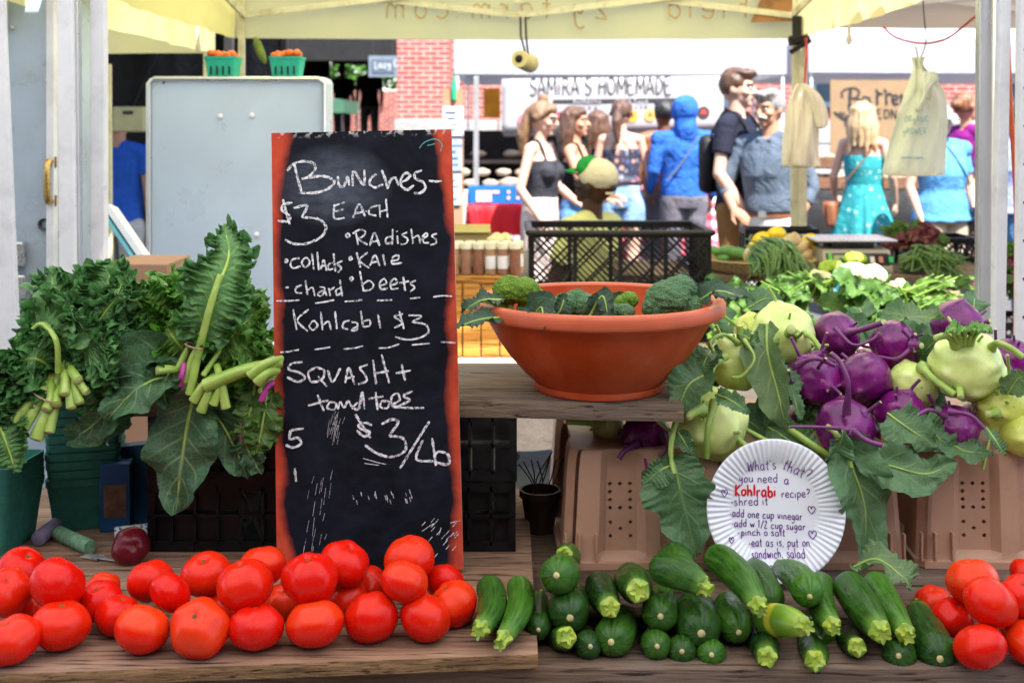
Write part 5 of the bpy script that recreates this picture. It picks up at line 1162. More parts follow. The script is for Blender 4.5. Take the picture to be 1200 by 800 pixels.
# ================================================================ buildings across the street
def brick_mat(name, c1, c2, mortar, w=.215, h=.065):
    m, nt, p = new_mat(name); tc = nd(nt, 'ShaderNodeTexCoord'); s = nd(nt, 'ShaderNodeSeparateXYZ'); nt.links.new(tc.outputs['Object'], s.inputs[0])
    cb = nd(nt, 'ShaderNodeCombineXYZ'); nt.links.new(math_n(nt, 'ADD', s.outputs[0], s.outputs[1]), cb.inputs[0]); nt.links.new(s.outputs[2], cb.inputs[1])
    b = nd(nt, 'ShaderNodeTexBrick'); nt.links.new(cb.outputs[0], b.inputs['Vector']); b.inputs['Scale'].default_value = 1
    b.inputs['Brick Width'].default_value = w + .012; b.inputs['Row Height'].default_value = h + .012; b.inputs['Mortar Size'].default_value = .009; b.inputs['Bias'].default_value = -.1
    for i, q in zip((1, 2, 3), (c1, c2, mortar)): b.inputs[i].default_value = (*q, 1)
    n = noise_tex(nt, tc.outputs['Object'], 5, 5, .65); c = mixc(nt, ramp(nt, n, [(.35, 0.), (.75, .55)]), b.outputs['Color'], tuple(q * .5 for q in c2))
    nt.links.new(c, p.inputs['Base Color']); p.inputs['Roughness'].default_value = .85; bump(nt, p, b.outputs['Fac'], -.5, .01); return m
M['brick'] = brick_mat('red_brick', (.36, .075, .055), (.24, .045, .04), (.48, .38, .33)); M['stone'] = plain('grey_stone_blocks', (.33, .32, .30), .85, .35, 3, bmp=.5, bdist=.03, dirt=(.2, .18, .16))
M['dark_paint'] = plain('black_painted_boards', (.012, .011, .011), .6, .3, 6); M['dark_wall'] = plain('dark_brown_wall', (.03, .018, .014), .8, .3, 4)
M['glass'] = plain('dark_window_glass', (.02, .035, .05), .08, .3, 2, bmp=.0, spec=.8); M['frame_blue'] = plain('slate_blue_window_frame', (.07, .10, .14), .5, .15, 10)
YB = 19.0; kB = YB / F
b = empty('brick_building', (0, YB, 0), 'red brick building with a grey stone base and blue framed windows across the street', 'building')
mb = MB(); mb.box(((496 - 600) * kB, YB + .4, 3.6), (62 * kB, .8, 4.0)); mb.build('brick_pier', M['brick'], b, smooth=False)
mb = MB(); mb.box(((496 - 600) * kB, YB + .37, .8), (62 * kB + .08, .94, 1.6)); mb.build('stone_base', M['stone'], b, smooth=False, bevel=.02)
mb = MB(); mb.box((6.0, YB + 1.0, 3.7), (14.0, .6, 4.2)); mb.build('wall', M['brick'], b, smooth=False)
mb = MB(); rs = random.Random(3)
for r_ in range(4):
    x = -1.0
    while x < 13: L = rs.uniform(.45, .9); mb.box((x + L / 2, YB + .99 + rs.uniform(0, .02), .2 + r_ * .4), (L - .02, .66, .38)); x += L
mb.build('stone_course', M['stone'], b, smooth=False, bevel=.02)
for (x0, x1) in ((952, 1088), (1165, 1290), (615, 700), (760, 850)):
    X0, X1 = (x0 - 600) * (YB + .7) / F, (x1 - 600) * (YB + .7) / F
    f = MB(); z0, z1 = 1.9, 3.4
    for xx in (X0, (X0 + X1) / 2, X1): f.box((xx, YB + .68, (z0 + z1) / 2), (.09, .1, z1 - z0))
    for zz in (z0 - .045, z1 + .045): f.box(((X0 + X1) / 2, YB + .68, zz), (X1 - X0 + .3, .13, .09))
    w = f.build('window', M['frame_blue'], b, smooth=False)
    g = MB(); g.box(((X0 + X1) / 2, YB + .69, (z0 + z1) / 2), (X1 - X0, .03, z1 - z0)); g.build('pane', M['glass'], w, smooth=False)
# dark restaurant porch left of the pier
Xl, Xr = -9.5, (465 - 600) * kB
b = empty('restaurant_porch', ((Xl + Xr) / 2, YB, 0), 'deep black shaded restaurant porch left of the brick pier', 'porch')
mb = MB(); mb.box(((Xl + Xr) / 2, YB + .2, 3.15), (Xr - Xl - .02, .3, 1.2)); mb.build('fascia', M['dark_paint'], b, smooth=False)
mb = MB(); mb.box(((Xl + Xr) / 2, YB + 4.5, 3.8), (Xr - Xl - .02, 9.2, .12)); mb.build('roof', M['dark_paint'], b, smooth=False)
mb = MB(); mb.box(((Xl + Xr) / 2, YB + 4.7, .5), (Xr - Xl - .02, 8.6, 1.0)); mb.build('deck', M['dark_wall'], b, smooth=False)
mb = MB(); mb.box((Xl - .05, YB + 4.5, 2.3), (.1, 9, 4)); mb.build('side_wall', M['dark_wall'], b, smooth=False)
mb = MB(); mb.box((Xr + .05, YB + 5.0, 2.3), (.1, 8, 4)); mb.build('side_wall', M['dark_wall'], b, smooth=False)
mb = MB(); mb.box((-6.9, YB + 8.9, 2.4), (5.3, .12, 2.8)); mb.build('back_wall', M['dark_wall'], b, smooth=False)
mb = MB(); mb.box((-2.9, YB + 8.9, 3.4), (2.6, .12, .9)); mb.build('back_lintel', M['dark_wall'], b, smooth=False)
for x in (-8.2, -6.2, -4.0):
    mb = MB(); mb.box((x, YB + .28, 1.75), (.16, .16, 1.6)); mb.build('porch_post', M['dark_paint'], b, smooth=False)
M['sign_grey'] = plain('grey_sign_board', (.15, .18, .21), .5, .15, 9); M['sign_pale'] = plain('pale_sign_lettering', (.42, .45, .48), .6, .2, 20)
c = at(449, 78, 17.6); mb = MB(); mb.box(c, (.42, .05, .31)); o = mb.build('hanging_sign', M['sign_grey'], loc=c, smooth=False); tag(o, 'small grey hanging sign with pale script beside the brick pier', 'sign')
mb = MB(); mb.box(c + V((0, -.03, 0)), (.33, .012, .20)); mb.build('panel', plain('darker_sign_panel', (.08, .10, .13), .5, .2, 20), o, smooth=False)
mb = MB(); ribbons(mb, text_strokes('Lazy C', -.12, -.03, .10, 4, .04), .016, lambda x, y, z: c + V((x, -.039 - z, y))); mb.build('lettering', M['sign_pale'], o)
mb = MB(); mb.bar(c + V((-.15, 0, .155)), c + V((-.15, 0, 1.3)), .01, .01); mb.bar(c + V((.15, 0, .155)), c + V((.15, 0, 1.3)), .01, .01); mb.build('hanger', M['dark_metal'], o)
# low brick terrace wall and hedge seen through the porch
mb = MB(); mb.box((-3, 30.0, 1.2), (9, .4, 2.4)); o = mb.build('terrace_wall', M['brick'], smooth=False); o.location = (0, 0, 0); tag(o, 'sunlit low brick wall seen through the dark porch', 'wall')
M['hedge'] = leaf_mat('hedge_leaf', (.06, .17, .02), (.09, .2, .05), (.12, .25, .05), .5, .3)
def leaf_cloud(mb, c, r, n, s, seed=0):
    q = random.Random(seed)
    for k in range(n):
        while True:
            d = V((q.uniform(-1, 1), q.uniform(-1, 1), q.uniform(-1, 1)))
            if d.length < 1: break
        d *= (.75 + .35 * noise.noise(d * 2 + V((seed, 0, 0)))); p0 = V((d.x * r[0], d.y * r[1], d.z * r[2])) + V(c)
        a = V((q.gauss(0, 1), q.gauss(0, 1), q.gauss(0, .7))).normalized(); b_ = a.cross(V((q.gauss(0, 1), q.gauss(0, 1), 1))).normalized(); u = q.random(); L = s * q.uniform(.6, 1.4)
        mb.add([p0 - a * L, p0 + b_ * L * .5, p0 + a * L, p0 - b_ * L * .5], [(0, 1, 2, 3)], 0, [(0, 0, u), (.5, 1, u), (1, 0, u), (.5, -1, u)])
o = empty('hedge', (-3, 31.6, 0), 'bright green leafy hedge above the brick terrace wall', 'hedge'); mb = MB()
for k in range(7): leaf_cloud(mb, (-6.5 + k * 1.2, 31.4, 2.9 + .2 * (k % 2)), (.95, .7, .9), 700, .11, k)
mb.build('leaves', M['hedge'], o, uv=True, smooth=False); mb = MB()
for k in range(5): mb.tube([(-6 + k * 1.5, 31.4, 0), (-6 + k * 1.5, 31.4, 2.4)], [.05, .03], 8)
mb.build('stems', M['rough_plank'], o)
M['green_cloth'] = plain('dark_green_canvas', (.045, .13, .075), .7, .2, 6)
def tent(name, label, xs, ys, ze, peak, val, mat, leg, cat='tent', front=True, legw=.03, legs='all', sag=.05, truss=True, group=None):
    """pop-up tent: canopy with hanging valances, four legs, scissor trusses under the eaves"""
    x0, x1 = xs; y0, y1 = ys; o = empty(name, ((x0 + x1) / 2, (y0 + y1) / 2, 0), label, cat, group); mb = MB(); n = 24
    P = []
    for i in range(n + 1):
        row = []
        for j in range(n + 1):
            u, v = i / n * 2 - 1, j / n * 2 - 1; t = 1 - max(abs(u), abs(v)); z = ze + (peak - ze) * t - sag * math.sin(math.pi * min(1, t * 1.0)) * (1 - abs(abs(u) - abs(v)) * .3) + .008 * noise.noise(V((u * 4, v * 4, x0)))
            row.append(V((x0 + (x1 - x0) * (u + 1) / 2, y0 + (y1 - y0) * (v + 1) / 2, z)))
        P.append(row)
    mb.grid(P)
    def hang(a, b):
        m_ = 40; G = []
        for i in range(m_ + 1):
            s = i / m_; q = V(a).lerp(V(b), s); nrm = (V(b) - V(a)).cross(V((0, 0, 1))).normalized(); w = .022 * noise.noise(V((s * 6, x0, y0))) + .008 * math.sin(s * 42 + 3 * noise.noise(V((s * 3, x0, 5)))) * (x1 - x0) / 2.4
            sagv = .022 * math.sin(math.pi * s); G.append([q + V((0, 0, -.002)), q + nrm * w * .5 + V((0, 0, -val * .5)), q + nrm * w + V((0, 0, -val + .018 - sagv * .3)), q + nrm * w * 1.1 + V((0, 0, -val - sagv * .3))])
        mb.grid(G)
    if front: hang((x0, y0, ze), (x1, y0, ze))
    hang((x1, y0, ze), (x1, y1, ze)); hang((x1, y1, ze), (x0, y1, ze)); hang((x0, y1, ze), (x0, y0, ze))
    mb.build('canopy', M[mat], o, angle=60)
    for sx, x in ((1, x0), (-1, x1)):
        for sy, y in ((1, y0), (-1, y1)):
            if legs == 'back' and sy == 1 or legs == 'outer left' and sx == -1 or legs == 'outer right' and sx == 1: continue
            q = MB(); q.box((x + sx * .03, y + sy * .03, ze * .31), (legw, legw, ze * .62)); q.box((x + sx * .03, y + sy * .03, ze * .80 - .01), (legw * .78, legw * .78, ze * .36)); q.box((x + sx * .03, y + sy * .03, .006), (.08, .08, .008))
            q.box((x + sx * .03, y + sy * .03, ze - .05), (legw * 1.5, legw * 1.5, .07)); q.build('leg', M[leg], o, smooth=False, bevel=.002)
    if truss:
        for a, b_ in (((x0, y0), (x1, y0)), ((x0, y1), (x1, y1)), ((x0, y0), (x0, y1)), ((x1, y0), (x1, y1))):
            q = MB(); A, B = V((a[0], a[1], 0)), V((b_[0], b_[1], 0)); c = V(((x0 + x1) / 2, (y0 + y1) / 2, 0)); A = A + (c - A).normalized() * .06; B = B + (c - B).normalized() * .06; Mi = (A + B) / 2
            for (p_, r_) in ((A, Mi), (Mi, B)):
                for k in (0, 1):
                    z0_, z1_ = (ze - .05, ze - .19) if k == 0 else (ze - .19, ze - .05); off = (c - Mi).normalized() * .016 * k
                    q.bar(p_ + off + V((0, 0, z0_)), r_ + off + V((0, 0, z1_)), .012, .026)
            for p_ in (A, Mi, B, (A + Mi) / 2, (Mi + B) / 2): 
                q.box(p_ + V((0, 0, ze - .12 if p_ not in (A, B) else ze - .05)), (.03, .03, .035))
            q.build('truss', M[leg], o, smooth=False)
    return o
def cloth(name, col, trans, rough=.75, wr=4, tcol=None):
    m, nt, p = new_mat(name); v = coords(nt); n = noise_tex(nt, v, wr, 5, .6, .4); n2 = noise_tex(nt, v, 2, 3, .5)
    c = mixc(nt, ramp(nt, n2, [(.35, 0.), (.7, .35)]), col, tuple(q * .78 for q in col)); nt.links.new(c, p.inputs['Base Color']); p.inputs['Roughness'].default_value = rough; p.inputs['Specular IOR Level'].default_value = .25
    bump(nt, p, n, .35, .03); tr = nd(nt, 'ShaderNodeBsdfTranslucent'); tr.inputs[0].default_value = (*(tcol or col), 1); mx = nd(nt, 'ShaderNodeMixShader'); mx.inputs[0].default_value = trans
    nt.links.new(p.outputs[0], mx.inputs[1]); nt.links.new(tr.outputs[0], mx.inputs[2]); nt.links.new(mx.outputs[0], nt.nodes['Material Output'].inputs['Surface']); return m
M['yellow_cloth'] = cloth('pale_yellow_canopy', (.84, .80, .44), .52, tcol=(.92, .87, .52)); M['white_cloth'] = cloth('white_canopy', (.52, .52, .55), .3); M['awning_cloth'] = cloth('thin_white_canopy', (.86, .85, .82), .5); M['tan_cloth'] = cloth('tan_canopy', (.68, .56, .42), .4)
M['cream_leg'] = plain('cream_painted_leg', (.66, .62, .48), .45, .12, 20, dirt=(.3, .26, .16))
yt = tent('yellow_tent', 'pale yellow market tent sheltering the produce, its printed back valance seen from inside', (-1.20, 1.255), (3.0, 5.2), 2.15, 2.75, .285, 'yellow_cloth', 'cream_leg', front=False, legw=.034, legs='back')
mb = MB(); S = text_strokes('Field', 0, 0, .115, 0, .0, 1.35) + text_strokes('zy farm.com', .62, 0, .115, 0, .0, 1.35)
ribbons(mb, S, .0085, lambda x, y, z: V((1.02 - x * .98, 5.165 - z, 1.948 + y))); mb.build('printed_lettering', plain('faded_print', (.44, .30, .14), .8, .2, 20), yt)
mb = MB(); q0 = V((1.235, 5.13, 1.87))                                             # printed corner patch by the leg
mb.grid([[V((1.03, 5.162, 1.93)), V((1.10, 5.160, 2.09))], [V((1.23, 5.162, 1.935)), V((1.23, 5.160, 2.09))]]); mb.build('corner_patch', plain('corner_patch', (.34, .16, .07), .7, .5, 14), yt)
tent('unseen_awning', 'unseen white canopy added to shade the left of the front table', (-2.7, -.62), (.15, 3.0), 2.32, 2.85, .20, 'awning_cloth', 'white_paint', truss=False, legs='outer left')  # out of frame, added and lengthened to shade locker and posts
tent('unseen_awning', 'unseen white canopy added to shade the right of the front table', (-.60, 1.75), (.15, 2.55), 2.32, 2.85, .20, 'awning_cloth', 'white_paint', truss=False, legs='outer right')  # out of frame, added to keep direct sun off the produce
tent('yellow_tent', 'neighbouring pale yellow tent at the far left beyond the blue-grey locker', (-4.2, -1.33), (3.1, 5.35), 2.12, 2.7, .31, 'yellow_cloth', 'cream_leg')
tent('tan_tent', 'neighbouring tan tent at the upper right above the hanging green bag', (1.36, 4.2), (3.4, 5.9), 2.22, 2.8, .25, 'tan_cloth', 'white_paint')
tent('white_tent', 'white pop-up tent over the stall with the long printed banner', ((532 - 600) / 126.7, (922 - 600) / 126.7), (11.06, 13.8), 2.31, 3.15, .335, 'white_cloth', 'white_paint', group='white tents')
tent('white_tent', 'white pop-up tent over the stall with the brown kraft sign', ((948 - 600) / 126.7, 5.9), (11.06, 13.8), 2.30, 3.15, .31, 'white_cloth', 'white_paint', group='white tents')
tent('green_tent', 'low dark green canopy in front of the restaurant porch', (-3.5, -2.05), (14.6, 16), 1.82, 2.02, .16, 'green_cloth', 'dark_metal', truss=False)

# posts close to the camera, behind the vegetables
def post(label, px0, px1, Y, w, mat, y0=-60, holes=False, z0=0.0, d=.03):
    a, b = at(px1, 0, Y), at(px0, y0, Y); a.z = z0; mb = MB(); mb.bar(a, b, w, d, up=(0, 1, 0)); o = mb.build('tent_post', M[mat], loc=a, smooth=False, bevel=.003)
    if holes:
        h = MB(); t = (b - a)
        for k in range(16): c = a + t * (.25 + k * .045) + V((-.004, -d / 2 - .0005, 0)); h.ball(c, (.004, .0012, .004), 8, 4)
        h.build('adjustment_holes', M['dark_metal'], o)
    return tag(o, label, 'post')
post('thick white tent post at the left in front of the blue-grey locker', 79, 88, 2.75, .036, 'white_paint', d=.045); post('thin pale metal edge strip fixed to the thick left tent post', 91, 97, 2.76, .008, 'alu')
post('slender white tent post right of the thick one at the left', 116, 118, 2.80, .034, 'white_paint')
post('white post leaning across the locker door at the far left edge', -6, 34, 2.70, .040, 'white_paint', y0=-40, d=.02)
post('grey-white square tent post left of the pair at the right side', 1153, 1150, 2.75, .029, 'alu'); post('white tent post leaning slightly, right one of the pair', 1177, 1160, 2.70, .025, 'white_paint')
post('white perforated post cut off by the right edge', 1201, 1196, 2.65, .030, 'white_paint', holes=True)
# truck body at the left
X = lambda px, Y: (px - 600) / F * Y
t = empty('metal_locker', (-2.2, 3.6, 0), 'blue-grey metal locker with a brass door handle at the left edge', 'locker')
mb = MB(); mb.box((X(62, 3.3) - .9, 3.48, 1.32), (1.8, .36, 2.56)); mb.build('body', M['blue_grey_metal'], t, smooth=False, bevel=.01)
mb = MB(); mb.box((X(60, 3.28), 3.285, 1.5), (.022, .03, 2.2)); mb.box((X(4, 3.28), 3.288, 1.5), (.02, .02, 2.18)); mb.build('door_frame', M['white_paint'], t, smooth=False, bevel=.003)
mb = MB(); mb.box((X(30, 3.28), 3.294, 1.46), (.125, .008, 2.05)); d_ = mb.build('door', M['blue_grey_metal'], t, smooth=False, bevel=.004)
hx = X(60, 3.26) - .006
mb = MB(); z1, z2 = EYE - 42 / F * 3.26, EYE - 84 / F * 3.26; mb.tube(spline([(hx, 3.275, z1 + .006), (hx, 3.25, z1), (hx, 3.243, (z1 + z2) / 2), (hx, 3.25, z2), (hx, 3.275, z2 - .006)], 18), .009, 10); mb.box((hx, 3.276, z1 + .004), (.03, .004, .03)); mb.box((hx, 3.276, z2 - .004), (.03, .004, .03)); mb.build('handle', M['brass'], d_)
c = at(53, 263, 3.285); mb = MB(); mb.lathe([(.010, 0), (.010, .008), (.017, .010), (.017, 0)], 24); q = Matrix.Rotation(R(90), 3, 'X'); mb.v = [tuple(q @ V(v_) + c) for v_ in mb.v]; mb.build('lock_ring', M['dark_metal'], d_)
mb = MB()
for (x, y) in ((14, 33), (55, 95), (12, 150), (20, 300)): mb.ball(at(x, y, 3.286), (.007, .004, .007), 10, 6)
mb.build('rivets', M['screw'], d_)
for k, (zz, w) in enumerate(((1.13, .05), (1.04, .06), (.95, .05))):
    mb = MB(); mb.box((X(17, 3.26), 3.27, zz), (w, .03, .07)); mb.build('hinge', M['screw'], d_, smooth=False, bevel=.006)
# grey metal cabinet
Yc = 3.7; x0, x1 = X(168, Yc), X(384, Yc); zt = EYE + 60 / F * Yc
mb = MB(); mb.box(((x0 + x1) / 2, Yc + .075, zt / 2 + .03), (x1 - x0, .11, zt - .06)); cab = mb.build('metal_cabinet', M['grey_metal'], loc=((x0 + x1) / 2, Yc, 0), smooth=False, bevel=.02)
tag(cab, 'tall plain grey sheet metal cabinet with berry baskets on top', 'cabinet')
mb = MB(); q = [V((x0 + .012, Yc + .012, .1)), V((x0 + .012, Yc + .012, zt - .02)), V((x0 + .03, Yc + .012, zt - .006)), V((x1 - .03, Yc + .012, zt - .006)), V((x1 - .012, Yc + .012, zt - .02)), V((x1 - .012, Yc + .012, .1))]; mb.tube(q, .0075, 8); mb.build('edge_bead', M['alu'], cab)
mb = MB()
for (x, y, r) in ((258, 136.5, .0085), (295, 135.5, .0085), (300.5, 275, .0085)): mb.ball(at(x, y, Yc + .016), (r, .003, r), 16, 6)
mb.build('lit_pinhole', plain('lit_pinhole', (.85, .85, .86), .4, .05, 20), cab)  # white discs painted for daylight showing through pinholes in the sheet
mb = MB()
for (x, y) in ((192, 97), (356, 92), (176, 185), (375, 185)): mb.ball(at(x, y, Yc + .018), (.004, .003, .004), 10, 6)
mb.build('rivets', M['dark_metal'], cab)
for x in (x0 + .06, x1 - .06):
    mb = MB(); mb.box((x, Yc + .075, .03), (.05, .16, .06)); mb.build('foot', M['dark_metal'], cab, smooth=False)
M['berry'] = plain('orange_cherry_tomatoes', (.72, .13, .015), .3, .35, 30, bmp=.02)
for x, y, lb, sd in ((262, 76, 'turquoise basket of small orange tomatoes on the metal cabinet, left one', 1), (337, 74, 'turquoise basket of small orange-red tomatoes on the metal cabinet, right one', 2)):
    Y = 3.78; c = at(x, y, Y); c.z = zt + .001; o = basket('berry_basket', .083, .064, mat='teal_light', top=1.2); o.location = c; tag(o, lb, 'berry basket', 'berry baskets on the cabinet')
    s = MB()
    for k in (-1.5, -.5, .5, 1.5): s.box((k * .019, -.0455, .020), (.005, .003, .026))
    s_ = s.build('slot', M['dark_paint'], smooth=False); s_.parent = o
    q = random.Random(sd); tb = MB()
    for k in range(24): tb.ball((q.uniform(-.04, .04), q.uniform(-.04, .04), .062 + q.uniform(-.004, .016)), q.uniform(.009, .0125), 14, 10)
    tb_ = tb.build('cherry_tomatoes', M['berry'], angle=180); tb_.parent = o; tb_['kind'] = 'stuff'
# things in the gap at the left
a, b_ = at(130, 243, 3.3), at(184, 322, 3.2); mb = MB(); mb.bar(a, b_, .018, .045, up=(0, 1, 0)); o = mb.build('white_plank', M['white_paint'], loc=b_, smooth=False, bevel=.002); tag(o, 'white painted plank leaning diagonally between the post and the metal cabinet', 'plank')
mb = MB(); mb.bar(a + V((-.030, -.002, .006)), b_ + V((-.030, -.002, .006)), .006, .04, up=(0, 1, 0)); mb.build('blue_edge', plain('pale_blue_edge', (.15, .45, .52), .5, .2, 10), o, smooth=False)
M['card'] = plain('cardboard', (.35, .20, .12), .8, .15, 8)
c = at(160, 345, 2.75); mb = MB(); mb.box((c.x, 2.85, c.z - .18), (.14, .2, .5)); o = mb.build('cardboard_box', M['card'], loc=(c.x, 2.85, c.z - .43), smooth=False, bevel=.003); tag(o, 'brown cardboard box upright behind the kale, below the white plank', 'box')
mb = MB(); mb.bar((X(130, 4.6), 4.6, 0), (X(127, 4.6), 4.6, 1.72), .02, .02); o = mb.build('thin_pole', M['cream_leg'], loc=(X(130, 4.6), 4.6, 0), smooth=False); tag(o, 'thin pale pole standing in front of the black shade backdrop', 'pole')
M['shade_sheet'] = plain('black_shade_sheet', (.012, .010, .009), .55, .4, 3, bmp=.5, bdist=.05)  # black sheet stands in for the deep shade of the left gap
mb = MB(); P = [[V((-4.4 + 2.75 * i / 30, 8.6 + .08 * math.sin(i * 1.1) + .05 * noise.noise(V((i * .4, j * .3, 2))), 3.2 * j / 12)) for j in range(13)] for i in range(31)]; mb.grid(P); o = mb.build('shade_backdrop', M['shade_sheet'], loc=(-2.7, 8.6, 0), angle=180)
tag(o, 'black hanging sheet standing in for deep shade behind the metal cabinet', 'shade_backdrop')
mb = MB(); mb.bar((-4.5, 8.62, 3.2), (-1.6, 8.62, 3.2), .04, .04)
for x in (-4.4, -1.65): mb.bar((x, 8.66, 0), (x, 8.66, 3.2), .04, .04)
for x in (-4.6, -1.35): mb.bar((x, 5.7, 0), (x, 5.7, 2.75), .04, .04)
mb.build('pole_frame', M['dark_metal'], o, smooth=False)
mb = MB(); P = [[V((-4.7 + 3.45 * i / 20, 5.6 + 3.1 * j / 14, 2.78 + .42 * j / 14 - .05 * math.sin(math.pi * i / 20) + .01 * noise.noise(V((i * .5, j * .5, 1))))) for j in range(15)] for i in range(21)]; mb.grid(P); mb.build('shade_roof', M['shade_sheet'], o, angle=180)  # unseen roof added to keep sun off the figure in the gap
c = at(155, 140, 7.2); mb = MB(); mb.box(c, (.19, .16, .15)); o = mb.build('yellow_case', plain('cream_yellow_case', (.52, .46, .22), .5, .15, 10), loc=c, smooth=False, bevel=.01); tag(o, 'cream-yellow case hung high in the dark gap left of the cabinet', 'case')
mb = MB(); mb.box(c + V((.0, -.083, .04)), (.06, .006, .02)); mb.build('catch', M['dark_metal'], o, smooth=False); mb = MB(); mb.bar(c + V((0, 0, .075)), V((c.x, 8.5, 2.5)), .008, .008); mb.build('strap', M['black'], o)

# the row of shops across the street, behind the viewer
b = empty('brick_shops', (0, -9.5, 0), 'shaded brick shop row on the near side of the street, behind the viewer', 'building')
mb = MB(); mb.box((0, -11.5, 3.8), (44, 4, 7.6)); mb.build('wall', M['brick'], b, smooth=False)
mb = MB(); mb.box((0, -11.45, 7.72), (44.4, 4.4, .22)); mb.build('cornice', M['stone'], b, smooth=False)
for k in range(9):
    for z0, z1 in ((.5, 2.7), (4.2, 6.2)):
        x = -18 + k * 4.5; w = MB(); w.box((x, -9.46, (z0 + z1) / 2), (2.2, .10, z1 - z0 + .16)); w_ = w.build('window', M['frame_blue'], b, smooth=False); w = MB(); w.box((x, -9.40, (z0 + z1) / 2), (2.0, .04, z1 - z0)); w.build('pane', M['glass'], w_, smooth=False)
# ================================================================ the stall with the long banner
Yb = 11.0; kb = Yb / F
M['vinyl'] = plain('grey_white_vinyl', (.36, .35, .36), .5, .06, 3, bmp=.1); M['ink'] = plain('dark_print', (.03, .028, .03), .6, .2, 20, bmp=0)
bx0, bx1, bz1, bz0 = X(588, Yb), X(848, Yb), EYE + (150 - 93) * kb, EYE - 6 * kb
mb = MB(); mb.grid([[V((bx0 + (bx1 - bx0) * i / 24, Yb + .002 * math.sin(i * .8), bz0 + (bz1 - bz0) * j / 6 + .03 * (i / 24) )) for j in range(7)] for i in range(25)]); ban = mb.build('banner', M['vinyl'], loc=((bx0 + bx1) / 2, Yb, bz0), angle=180)
sd = ban.modifiers.new('t', 'SOLIDIFY'); sd.thickness = .003; tag(ban, 'long grey-white vinyl banner with tall thin lettering and round food pictures', 'banner')
BZ = lambda px, py, z=0: V((X(px, Yb - .03), Yb - .0065 - z, EYE - (py - 150) * kb * .998))
k1 = 205 / text_width("SAMIRA'S HOMEMADE", 22); mb = MB(); ribbons(mb, [[(x, 112 - y + (x - 620) * -.012) for x, y in s] for s in text_strokes("SAMIRA'S HOMEMADE", 620, 0, 20, 0, .02, k1, .9)], 1.65, BZ)
mb.build('lettering', M['ink'], ban)
mb = MB(); mb.grid([[BZ(648, 121.5), BZ(648, 117)], [BZ(800, 119.5), BZ(800, 115)]]); mb.grid([[BZ(590, 160), BZ(590, 155)], [BZ(846, 157), BZ(846, 150)]]); mb.build('printed_bands', M['ink'], ban)
mb = MB(); s = text_strokes('Authentic', 672, 0, 4.6, 0, 0, 1.3, 1.1) + text_strokes('Fresh Food', 722, 0, 4.6, 0, 0, 1.3, 1.1); ribbons(mb, [[(x, 121 - y) for x, y in q] for q in s], .9, lambda x, y, z: BZ(x, y, .003 + z)); mb.build('white_lettering', M['vinyl'], ban)
mb = MB(); s = text_strokes('WWW.', 682, 0, 4.0, 0, 0, 1.6, 1.2) + text_strokes('COM', 745, 0, 4.0, 0, 0, 1.6, 1.2); ribbons(mb, [[(x, 128 - y) for x, y in q] for q in s], .6, BZ); mb.build('small_lettering', M['ink'], ban)
for i, (px, py, col) in enumerate(((613, 141, (.62, .16, .24)), (657, 138, (.6, .05, .09)), (678, 138, (.05, .38, .15)), (700, 138, (.60, .62, .05)), (741, 136, (.75, .36, .03)), (762, 135, (.75, .38, .10)), (780, 135, (.75, .16, .07)), (825, 132, (.06, .03, .03)))):
    mm = plain('badge_print_%d' % i, col, .6, .1, 30, bmp=0); mb = MB(); c = BZ(px, py, .004); rr = 7 * kb; sq = 4.5 if i == 2 else 2
    mb.add([c] + [c + V((rr * abs(math.cos(q)) ** (2 / sq) * (1 if math.cos(q) > 0 else -1), 0, rr * abs(math.sin(q)) ** (2 / sq) * (1 if math.sin(q) > 0 else -1))) for q in [2 * math.pi * j / 28 for j in range(28)]], [(0, 1 + j, 1 + (j + 1) % 28) for j in range(28)])
    bd = mb.build('round_badge', mm, ban, smooth=False); mb = MB(); c = c + V((0, -.003, 0)); mb.add([c + V((-rr * .5, 0, -rr * .25)), c + V((rr * .5, 0, -rr * .25)), c + V((rr * .35, 0, rr * .25)), c + V((0, 0, rr * .55)), c + V((-rr * .35, 0, rr * .25))], [(0, 1, 2, 3, 4)]); mb.build('motif', plain('motif_%d' % i, (.35, .14, .05) if i != 7 else (.6, .06, .05), .6, .2, 30, bmp=0), bd, smooth=False)
m, nt, p = new_mat('red_check_cloth'); v = coords(nt); s = nd(nt, 'ShaderNodeSeparateXYZ'); nt.links.new(v, s.inputs[0]); f = .055
ca = math_n(nt, 'GREATER_THAN', math_n(nt, 'FRACT', math_n(nt, 'DIVIDE', s.outputs[0], f * 2)), .5); cb = math_n(nt, 'GREATER_THAN', math_n(nt, 'FRACT', math_n(nt, 'DIVIDE', math_n(nt, 'ADD', s.outputs[2], s.outputs[1]), f * 2)), .5)
sm = math_n(nt, 'MULTIPLY', math_n(nt, 'ADD', ca, cb), .5); nt.links.new(ramp(nt, sm, [(0, (.8, .78, .78)), (.4, (.62, .16, .22)), (.8, (.5, .02, .05))], 'CONSTANT'), p.inputs['Base Color']); p.inputs['Roughness'].default_value = .8; M['check'] = m
